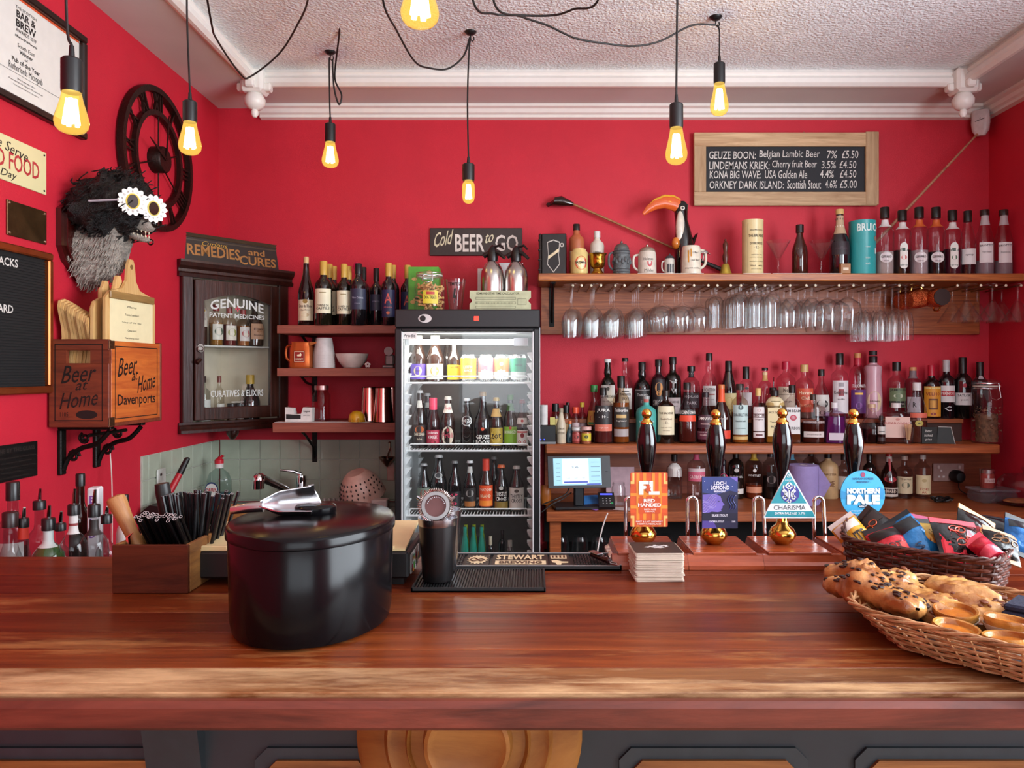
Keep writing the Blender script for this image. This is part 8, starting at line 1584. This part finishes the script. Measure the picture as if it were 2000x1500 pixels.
m = MB(); pp([(1540, 922), (1567, 969.5), (1566, 985), (1514, 985), (1513.5, 968)], 0) if 0 else pp([(1540, 922), (1575.5, 983), (1505, 983)], 0); pp([(1498.5, 998), (1586.5, 998), (1591.5, 1009.5), (1494.5, 1009.5)], 0)
pp([(1543 + 18 * cos(q * pi / 12), 964 + 18 * sin(q * pi / 12)) for q in range(24)], 3, 2)
def stroke(pts, w_=1.3, mi=1, k=3):
    for (xa, ya), (xb, yb_) in zip(pts, pts[1:]):
        l = math.hypot(xb - xa, yb_ - ya); nx, ny = -(yb_ - ya) / l * w_, (xb - xa) / l * w_; ex, ey = (xb - xa) / l * w_ * .6, (yb_ - ya) / l * w_ * .6
        m.poly([(xa + nx - ex, ya + ny - ey), (xb + nx + ex, yb_ + ny + ey), (xb - nx + ex, yb_ - ny + ey), (xa - nx - ex, ya - ny - ey)], lambda a, b: fn(a, b, k), mi)
dm = lambda cx__, cy__, r: [(cx__, cy__ - r), (cx__ + r, cy__), (cx__, cy__ + r), (cx__ - r, cy__), (cx__, cy__ - r)]
stroke(dm(1541, 949, 7)); m.poly([(1541 + 2 * cos(q), 949 + 2 * sin(q)) for q in (0, .8, 1.6, 2.4, 3.1, 3.9, 4.7, 5.5)], lambda a, b: fn(a, b, 3), 1)
stroke([(1541, 957), (1541, 974)]); 
for s__ in (-1, 1):
    stroke([(1541 + s__ * 11, 949), (1541 + s__ * 11, 955), (1541 + s__ * 4.5, 961), (1541 + s__ * 4.5, 972)]); stroke([(1541 + s__ * 12, 958.5), (1541 + s__ * 8, 962.5), (1541 + s__ * 8, 968)]); stroke(dm(1541 + s__ * 8.5, 971, 4), 1.1)
stroke(dm(1541, 978.5, 4), 1.1); stroke([(1540, 926), (1543, 931.5), (1537, 931.5), (1540, 926)], .6); ptext(m, 'ALECHEMY', 1532.5, 1548, 936.5, 938.5, fn, s_, 1, 3, 0)
ptext(m, 'CHARISMA', 1511, 1573, 986.5, 995.5, fn, s_, 2, 3, .0); ptext(m, 'EXTRA PALE ALE', 1513, 1556, 1000, 1004.5, fn, s_, 1, 3, .01); ptext(m, '3.7%', 1559, 1572, 1000, 1004.5, fn, s_, 1, 3, 0)
m.build('printed_face', [pm('2a8a96', .4), pm('e2e6e6', .5), pm('2a2a34', .5), pm('3a3a86', .4)], t)
cir = [(1685 + 43.5 * cos(q * pi / 22), 966 + 47 * sin(q * pi / 22)) for q in range(44)]
t, fn, s_ = clip('pump_clip', 'round sky blue pump clip lettered in bold white', 1685, 966, cir, pm('3a9cc8', .4))
m = MB(); pp([(1643, 958), (1655, 963), (1675, 955), (1700, 960), (1718, 950), (1727.5, 956), (1727, 975), (1643, 975)], 2, 1)
pp([(1685.5 + 4.5 * cos(q * .7), 927 + 5 * sin(q * .7)) for q in range(9)], 3, 2); ptext(m, 'HADRIAN BORDER', 1665, 1706, 932.5, 937, fn, s_, 1, 3, .02); ptext(m, '- BREWERY -', 1670, 1701, 939.5, 943, fn, s_, 1, 3, .02)
ptext(m, 'NORTHERN', 1654, 1718, 953, 964, fn, s_, 0, 4, .06); ptext(m, 'PALE', 1654, 1718, 966, 985, fn, s_, 0, 4, .07)
pp([(1685 + 9 * cos(q * pi / 8), 988.5 + 3.6 * sin(q * pi / 8)) for q in range(16)], 1, 2); ptext(m, 'ABV 4.1%', 1677.5, 1692.5, 987, 990.5, fn, s_, 0, 4, .02)
ptext(m, 'a hoppy golden ale brewed with', 1661, 1710, 996, 999, fn, s_, 0, 3, 0); ptext(m, 'northern hops', 1664, 1708, 1001, 1004, fn, s_, 0, 3, 0)
m.build('printed_face', [pm('e0eaf0', .5), pm('1a3a5a', .5), pm('2a7fae', .4), pm('8a3a5a', .4)], t)
# chrome swan necks between the pumps
for i, px in enumerate((1222, 1343, 1473, 1590)):
    yn = 1.625; x = PX(px, yn); zt = PZ(971, yn); t = T('swan_neck', ['chrome swan neck spout beside the orange clip', 'chrome swan neck spout beside the dark blue clip', 'chrome swan neck spout before the triangular clip', 'chrome swan neck spout after the triangular clip'][i], 'spout', (x, yn, ZB - .06), group='swan necks of the hand pumps')
    q = zt - ZB + .06; R = .0095
    pts = [(0, 0, 0), (0, 0, q - R)] + [(R - R * cos(k * pi / 8), -.002 * k / 8, q - R + R * sin(k * pi / 8)) for k in range(1, 9)] + [(2.2 * R, -.004, q * .6), (2.6 * R, -.006, q * .28)]
    MB().tube(pts, .0042, 12).build('spout_tube', CHROME, t); MB().lathe([(0, .048), (.0075, .048), (.0085, .053), (.0085, .058), (.006, .062), (.006, .066), (.008, .07), (.006, .075), (0, .075)], 18).build('collar', CHROME, t)
# ---------------------------------------------------------------- beer mat stack
f0 = None; x0, yb0 = PX(1281, 1.40), 1.405; n = 30; w2 = .0445
for k in range(n):
    top = k == n - 1; lab = 'black topped card coaster with a white splash design crowning the stack' if top else 'cream edged card coaster in the stack below the black topped one'
    loc = (x0 + rs.uniform(-.0015, .0015), yb0 + rs.uniform(-.0015, .0015), ZB + k * .00172); rz = R_(rs.uniform(-2, 2))
    if f0 is None or top:
        t = T('card_coaster', lab, 'coaster', loc, rz, 'card coasters in one stack'); MB().prism(rrect(-w2, -w2, w2, w2, .004), lambda a, b, d_: (a, b, d_), 0, .0014).build('card', pm('cfc0ae', .7, 0, .08, 20) , t)
        if f0 is None: f0 = t
        if top:
            m = MB(); g = lambda a, b, d_=0.: (a, b, .0018 + d_); m.poly(rrect(-w2 + .001, -w2 + .001, w2 - .001, w2 - .001, .004), lambda a, b: g(a, b), 0)
            for cx__, cy__, rx_, ry_, an in ((-.002, .006, .014, .006, .5), (.012, .010, .01, .004, -.3), (.02, .012, .006, .008, .2), (-.012, .002, .008, .003, .8), (.006, -.002, .012, .003, .2), (.002, .014, .004, .008, .6)):
                m.poly([(cx__ + rx_ * (1.2 if q % 2 else .7) * cos(q * pi / 6 + an), cy__ + ry_ * (1.2 if q % 2 else .7) * sin(q * pi / 6 + an)) for q in range(12)], lambda a, b: g(a, b, .0002), 1)
            m.text('please recycle this mat', .03, .003, lambda a, b: g(a, b + .034, .0002), 1); m.build('printed_top', [pm('241a17', .5), pm('d8d4d0', .5)], t)
    else: copy_tree(f0, loc, lab, (0, 0, rz))
# ---------------------------------------------------------------- bottles in the speed rail at the end of the bar
zs = .885
MB_ = T('speed_rail', 'low steel bottle rail behind the left end of the bar'.replace('left end', 'dim end'), 'rail', (-1.2, 1.82, 0)); MB().box(-.3, .42, -.26, .30, zs - .02, zs - .001).build('shelf_plate', pm('2a2626', .4, .6), MB_); MB().box(-.3, -.27, -.2, .2, 0, zs - .02).box(.38, .41, -.2, .2, 0, zs - .02).build('rail_legs', pm('2a2626', .4, .6), MB_)
BL = 'clear:e6eaea,5a6062'
def rail_b(name, lab, px, py, wpx, dd, shape, body, cap, labels, fill=None, pour=None, **k):
    H = PZ(py, dd) - zs; t = bottle(name, lab, PX(px, dd), dd, zs, H, wpx / 2 * dd / F, shape, body, cap, labels, fill, group='pouring bottles behind the dim end of the bar', **k)
    if pour: MB().tube([(0, 0, H - .002), (.002, -.004, H + pour * .6), (.004, -.008, H + pour)], [.0048, .004, .003], 8).build('pourer', CHROME, t)
    return t
rail_b('rum_bottle', 'pinkish clear bottle with a black foil cap by the black plaque', 25, 941, 52, 1.86, 'sp', BL, ('120f0f', .86, 1, .46), [(.2, .55, 'c9b8b4', 1)], (.5, 'a0504a', .5))
rail_b('whisky_jug', 'white label whisky bottle with a curved clear front at the picture edge', 20, 1000, 70, 1.70, 'jg', BL, ('2a1614', .88, 1, .4), [(.12, .62, 'd9d2cc', 1.1, [('THE FAMOUS', .48, .7, .05, D_), ('GROUSE', .36, .7, .06, D_)])], (.4, '8a4a2a', .5))
rail_b('spirit_bottle', 'clear bottle with a black pourer behind the green bottle', 77, 978, 46, 1.88, 'sp', BL, ('100f10', .92, 1, .5), [(.2, .5, '3a2220', 1)], (.4, '5a2a22', .6), .03)
rail_b('rum_bottle', 'spiced rum bottle with a bright red pourer band', 46, 1012, 54, 1.72, 'jg', BL, ('14100f', .92, 1, .36), [(.82, .92, 'd83a2a', 1.4), (.1, .4, 'c0a89a', 1)], (.5, '8a3a22', .6), .025)
rail_b('gin_bottle', 'round shouldered green gin bottle with a black pourer', 95, 1012, 58, 1.70, 'sq', '2f5224', ('100f10', .90, 1, .42), [(.76, .90, 'c9d0cc', 1.3), (.2, .60, 'b9ccc0', 1.1, [('#', .5, .3, .06, '3a6a5a')])], None, .03)
rail_b('whisky_bottle', 'tall brown bottle with a black cap standing at the back of the rail', 157, 925, 40, 2.0, 'wn', '2a120a', ('0f0d0d', .90, 1, .42), [(.2, .5, '1c1210', 1)])
rail_b('rum_bottle', 'clear rum bottle with a white neck band and a red round seal', 144, 985, 52, 1.70, 'sq', BL, ('0f0e0f', .92, 1, .42), [(.78, .92, 'cfcac6', 1.3, [('#', .85, .4, .02, '8a3a3a')]), (.18, .58, 'd0d4d2', 1.1, [('o', .44, .5, .14, 'c02c34'), ('o', .44, .3, .08, '2a1414')])], (.4, 'c9cccc', .2), .035)
rail_b('aperitif_bottle', 'clear bottle with a dark navy label lettered in yellow', 184, 985, 52, 1.75, 'sq', BL, ('0f0e0f', .90, 1, .42), [(.76, .88, '2a2220', 1.3), (.15, .46, '1a1c26', 1.2, [('APEROL', .36, .9, .08, 'd9b03a')])], (.5, '7a7474', .3), .035)
rail_b('vermouth_bottle', 'slim bottle with a black cap and white neck label behind the wooden muddler', 244, 966, 30, 1.95, 'sp', '3a1a12', ('100e0e', .86, 1, .46), [(.55, .74, 'cfc8c0', 1.3), (.2, .5, 'b59a8a', 1)])
rail_b('spirit_bottle', 'clear bottle with a pourer beside the dark navy labelled one', 208, 1005, 40, 1.78, 'sp', BL, ('100f10', .92, 1, .5), [(.2, .5, 'b5aaa6', 1)], (.3, '8a7a74', .4), .02)
rail_b('spirit_bottle', 'small clear bottle squeezed behind the green gin bottle', 118, 1022, 40, 1.86, 'sp', BL, ('100f10', .92, 1, .5), [(.2, .5, '6a5a56', 1)], (.3, '4a3a34', .5), .03)
t = T('tall_carton', 'tall white carton with purple letters among the pouring bottles', 'carton', (PX(186, 1.98), 1.98, zs), R_(12)); h = PZ(951, 1.98) - zs; m = MB().box(-.014, .014, -.02, .02, 0, h, b=.004); f_ = front(-.0206)
for k, s0 in enumerate('BOLD'): m.text(s0, .014, .02, lambda a, b: f_(a, b + h - .03 - .03 * k), 1, .02)
m.build('carton', [pm('d2cdd0', .5), pm('7a4a9a', .5)], t)
# ---------------------------------------------------------------- baskets with crisps and pastries
def basket(name, lab, c, a, b, ta, H, mats, rows, stakes, rb, lift=0, rs_=.0021, p=5, rot=-41.5):
    t = T(name, lab, 'basket', (c[0], c[1], ZB), R_(rot))
    def at(th, k, off=0):
        q = (abs(cos(th)) ** p + abs(sin(th)) ** p) ** (-1 / p); f = ta + (1 - ta) * k; up = 1 + lift * max(0, -cos(th)) ** 6
        return ((a * f + off) * q * cos(th), (b * f + off) * q * sin(th), .004 + H * k * (up if k > .5 else 1))
    n = stakes * 6; m = MB()
    for r in range(rows):
        k = (r + .3) / rows; m.tube([at(2 * pi * i / n, k, .0026 * cos(pi * i / 3 + pi * r)) for i in range(n)], rs_ * rb, 5, r % 2, closed=True, flat=1.0)
    m.build('wicker_weave', mats, t)['kind'] = 'stuff'
    m = MB()
    for s_ in range(stakes * 2): th = 2 * pi * (s_ + .0) / (stakes * 2); m.tube([at(th, 0), at(th, .5), at(th, 1)], rs_ * .9, 5)
    m.build('wicker_stakes', mats[0], t)['kind'] = 'stuff'
    m = MB()
    for s_ in range(3): m.tube([(lambda q, e: (q[0], q[1], q[2] + .003 * sin(e)))(at(2 * pi * i / n, 1, .003 * cos(i * .8 + s_ * 2.1)), i * .8 + s_ * 2.1) for i in range(n)], rs_ * 1.25, 6, s_ % 2, closed=True)
    m.build('braided_rim', mats, t)
    MB().add([at(2 * pi * i / 48, 0) for i in range(48)], [list(range(48))]).build('woven_base', mats[0], t)
    return t
BRN = pm('3f1d12', .4, 0, .35, 40, .2); BRN2 = pm('55281a', .35, 0, .35, 40, .2); PAL1 = pm('b98a5e', .5, 0, .3, 40, .2); PAL2 = pm('94653c', .5, 0, .3, 40, .2)
basket('crisp_basket', 'dark brown wicker basket of snack packets next to the round blue clip', (.683, 1.312), .123, .082, .9, .078, [BRN, BRN2], 12, 19, 1.45, .38)
pb = basket('pastry_basket', 'pale wicker basket of pastries at the customer side of the bar', (.652, .996), .20, .13, .74, .049, [PAL1, PAL2], 11, 22, 1.0, .12, .0017, rot=-47)
MB().grid(20, 12, lambda u, v: ((u - .5) * .33, (v - .5) * .205, .012 + .016 * (abs(u - .5) * 2) ** 4 + .016 * (abs(v - .5) * 2) ** 4 + .002 * sin(17 * u) * sin(13 * v))).build('napkin_liner', pm('12141f', .8, 0, .1, 40, .2), pb)
tag(MB().box(-.05, .05, -.035, .035, 0, .012, b=.003).box(-.048, .046, -.033, .033, .012, .022, b=.003).build('folded_napkin', pm('141a33', .8, 0, .1, 60, .2)), 'folded navy napkin lying in the pale basket beyond the pastries', 'napkin').location = (.714, 1.04, ZB + .034); bpy.data.objects['folded_napkin'].rotation_euler = (0, 0, R_(-47))
def crust(c1, c2):
    m, nt, b = newmat('baked_crust'); co = coords(nt); n = N(nt, 'ShaderNodeTexNoise', Scale=28., Detail=5.); nt.links.new(co, n.inputs[0]); r = nt.nodes.new('ShaderNodeValToRGB'); r.color_ramp.elements[0].position = .35; r.color_ramp.elements[1].position = .66
    r.color_ramp.elements[0].color = hx(c1) + (1,); r.color_ramp.elements[1].color = hx(c2) + (1,); nt.links.new(n.outputs[0], r.inputs[0]); nt.links.new(r.outputs[0], b.inputs['Base Color']); b.inputs['Roughness'].default_value = .3
    wv = N(nt, 'ShaderNodeTexNoise', Scale=90., Detail=4.); nt.links.new(co, wv.inputs[0]); bp = N(nt, 'ShaderNodeBump', Strength=.5, Distance=.004); nt.links.new(wv.outputs[0], bp.inputs['Height']); nt.links.new(bp.outputs[0], b.inputs['Normal']); return m
CR1, CR2, CR3 = crust('7e4218', 'c98d50'), crust('8c5020', 'cc9858'), crust('8a4a18', 'c48a3c'); CHO = pm('2a120a', .35, 0, .3, 60); CHO2 = pm('6a3416', .4, 0, .3, 60)
def pastry(lab, loc, rot, L, W, Hh, mat, chip, nchip, seed, peak=0):
    q = random.Random(seed); t = T('pastry', lab, 'pastry', loc, rot=rot, group='pastries in the pale basket')
    ph = [q.uniform(0, 6) for _ in range(4)]
    def f(u, v, e=0):
        a = 2 * pi * u; s = 2 * v - 1; r = (1 - abs(s) ** 7) ** .6 if abs(s) < 1 else 0; r = .12 + .88 * r
        w_ = W / 2 * r * (1 + .08 * sin(9 * s + ph[0])); h_ = Hh / 2 * r * (1 + .13 * sin(19 * s + 5 * cos(a) + ph[1]) + .08 * sin(37 * s - 6 * cos(a)) + peak * math.exp(-((s - .05) / .22) ** 2))
        ca, sa = cos(a), sin(a); k = (abs(ca) ** 3 + abs(sa) ** 3) ** (-1 / 3)
        return (w_ * k * ca + .006 * sin(5 * s + ph[2]), L / 2 * s, h_ * k * sa * (1 + .1 * sin(6 * ca + 14 * s)) + Hh / 2 + e + .004 * sin(4 * s + ph[3]))
    MB().grid(40, 44, f, 0, True).build('baked_crust', mat, t); m = MB()
    for _ in range(nchip):
        u, v = q.uniform(.06, .44), q.uniform(.06, .94); p = f(u, v); r = q.uniform(.0022, .005); m.ell((p[0] * .985, p[1], p[2] + .0004), (r * q.uniform(.7, 1.6), r * q.uniform(.7, 1.6), r * .55), 0, 7, 5)
    m.build('chocolate_pieces', chip, t)['kind'] = 'stuff'
z0 = ZB + .022
pastry('chocolate sprinkled twisted pastry overhanging the end of the pale basket', (.500, 1.115, z0 + .013), (R_(-4), R_(14), R_(16)), .18, .066, .032, CR1, CHO, 90, 1, .7)
pastry('chocolate sprinkled pastry tucked behind the overhanging twist', (.533, 1.20, z0 + .014), (R_(-2), R_(6), R_(40)), .13, .055, .032, CR1, CHO, 45, 2, .3)
pastry('flat golden pastry with brown chips beside the chocolate twist', (.578, 1.125, z0 + .004), (R_(9), R_(4), R_(8)), .17, .07, .03, CR2, CHO2, 36, 3)
pastry('flat golden pastry with brown chips beside the navy napkin', (.646, 1.112, z0 + .004), (R_(9), R_(-2), R_(3)), .165, .07, .03, CR2, CHO2, 28, 4)
for k, (x, y, dz) in enumerate(((.585, 1.042, .004), (.552, .985, .0), (.630, 1.0, .004), (.598, .946, .0))):
    t = T('custard_tart', ['custard tart in front of the flat golden pastries', 'custard tart by the front rim of the pale basket', 'custard tart nearer the navy napkin', 'custard tart nearest the counter edge'][k], 'tart', (x, y, z0 + .004 + dz), rot=(R_(6), R_(-3 + 2 * k), k), group='tarts in the pale basket'); R = .029
    MB().lathe([(0, 0), (R * .72, 0), (R * .95, .014), (R, .019), (R * .96, .0225), (R * .86, .0215), (R * .78, .016), (R * .7, .0155)], 30).build('pastry_case', CR3, t); MB().lathe([(R * .78, .0155), (R * .5, .0165), (0, .0158)], 30).build('filling', crust('a5561a', 'c97a28'), t)
    MB().lathe([(R * .70, -.001), (R * .74, -.001), (R * 1.0, .012), (R * .97, .012), (R * .70, -.0005)], 30).build('paper_case', pm('d9cdb8', .6), t)
def packet(lab, px, py, d_, w_, h, lean, roll, yaw, col, art, txt=None):
    w_ *= .84; h *= .78; d_ += .025; lean -= 6
    t = T('snack_packet', lab, 'packet', P(px, py, d_), rot=(R_(lean), R_(roll), R_(yaw)), group='snack packets in the dark basket'); q = random.Random(int(px)); p0 = q.uniform(0, 6)
    def f(u, v, s=1):
        x, z = (u - .5) * w_, (v - .5) * h; b = (sin(pi * u) ** .6) * (max(0, sin(pi * v)) ** .55); return (x, -s * (.0005 + b * .017 * (1 + .16 * sin(11 * v + 5 * u + p0))), z)
    MB().grid(14, 16, f).grid(14, 16, lambda u, v: f(u, v, -1)).build('foil_bag', pm(col, .22, .15, .12, 30, .25, bscale=60), t)
    for e in (h / 2 - .002, -h / 2 - .008): MB().box(-w_ / 2, w_ / 2, -.0012, .0012, e, e + .01).build('crimped_seam', pm(art[0][0], .3, .2), t)
    m = MB(); mats = []
    fn = lambda a, b, k=0: (lambda r: (r[0], r[1] - .0006 - .0004 * k, r[2]))(f(min(.98, max(.02, a)), min(.98, max(.02, b))))
    for k, (c_, kind) in enumerate(art):
        mats.append(pm(c_, .3, .1))
        if kind == 'flame': us = [.06 + .88 * i / 24 for i in range(25)]; [m.add([fn(us[i], .08, k), fn(us[i + 1], .08, k), fn(us[i + 1], .55 + .2 * sin(us[i + 1] * 19 + p0), k), fn(us[i], .55 + .2 * sin(us[i] * 19 + p0), k)], [(0, 1, 2, 3)], k) for i in range(24)]
        elif kind == 'band': m.grid(10, 5, lambda u, v: fn(.06 + .88 * u, .62 + .3 * v, k), k)
        elif kind == 'low': m.grid(10, 6, lambda u, v: fn(.06 + .88 * u, .1 + .34 * v, k), k)
        elif kind == 'ring':
            for j in range(5): cu, cv = q.uniform(.2, .8), q.uniform(.3, .8); m.tube([fn(cu + .1 * cos(i * .63), cv + .08 * sin(i * .63), k) for i in range(10)], .0011, 4, k, closed=True)
    if txt: mats.append(pm(txt[1], .4)); m.text(txt[0], txt[2], txt[3], lambda a, b: fn(.5 + a, txt[4] + b, 6), len(mats) - 1, .02)
    m.build('printed_art', mats, t)
packet('gold and white peanut packet at the raised end of the dark basket', 1668, 1048, 1.335, .06, .085, -32, -38, -10, 'c9952c', [('d9d4cc', 'band')], ('NUTS', '1c1410', .8, .3, .35))
packet('black packet with an orange flame outline beside the peanut packet', 1712, 1045, 1.36, .09, .1, -40, -50, 0, '15100f', [('2a1a16', 'band'), ('c0502a', 'ring')])
packet('red and black striped packet in front of the flame outlined one', 1738, 1066, 1.285, .07, .085, -38, -20, -8, 'b5202c', [('1a1010', 'band'), ('d23a34', 'low')], ('HOT', '2a0d0d', .6, .2, .35))
packet('shiny blue packet lying across the middle of the dark basket', 1782, 1055, 1.285, .07, .11, -36, -34, -6, '1f6fa8', [('14181c', 'band')], ('S', '0f2a4a', .25, .16, .25))
packet('bright pink red packet standing behind the blue one', 1790, 1040, 1.36, .06, .07, -25, 12, 0, 'c0203c', [('8a1a4a', 'low')])
packet('gold and black striped packet between the blue and the red flame packets', 1818, 1055, 1.28, .05, .08, -30, 6, 4, 'b9963a', [('15110f', 'flame')])
packet('large red flame packet with black lettering at the front of the dark basket', 1872, 1058, 1.25, .10, .085, -34, 8, 5, '15100f', [('c41f30', 'flame'), ('d2503a', 'ring')], ('S   S', '1c0d0d', .7, .2, .35))
packet('black packet with yellow and orange flames at the back of the basket', 1905, 1038, 1.31, .09, .08, -30, 30, 0, '14100f', [('c07a2a', 'ring'), ('8a2a2c', 'low')])
packet('red foil packet lying on its edge by the front rim of the basket', 1925, 1074, 1.21, .04, .055, -45, -35, 0, 'b82236', [('d94a5a', 'low')])
packet('black packet with tan swirls by the corner of the dark basket', 1955, 1066, 1.24, .07, .06, -40, 20, -6, '12100f', [('8a6a4a', 'ring')])
packet('blue and black packet at the far corner of the dark basket', 1990, 1048, 1.27, .06, .075, -30, 22, -8, '1d62a0', [('12161a', 'band')])
packet('glossy black packet lying flat along the back of the dark basket', 1945, 1030, 1.38, .14, .06, -70, 12, -20, '0e0f12', [('1c1d22', 'band')])
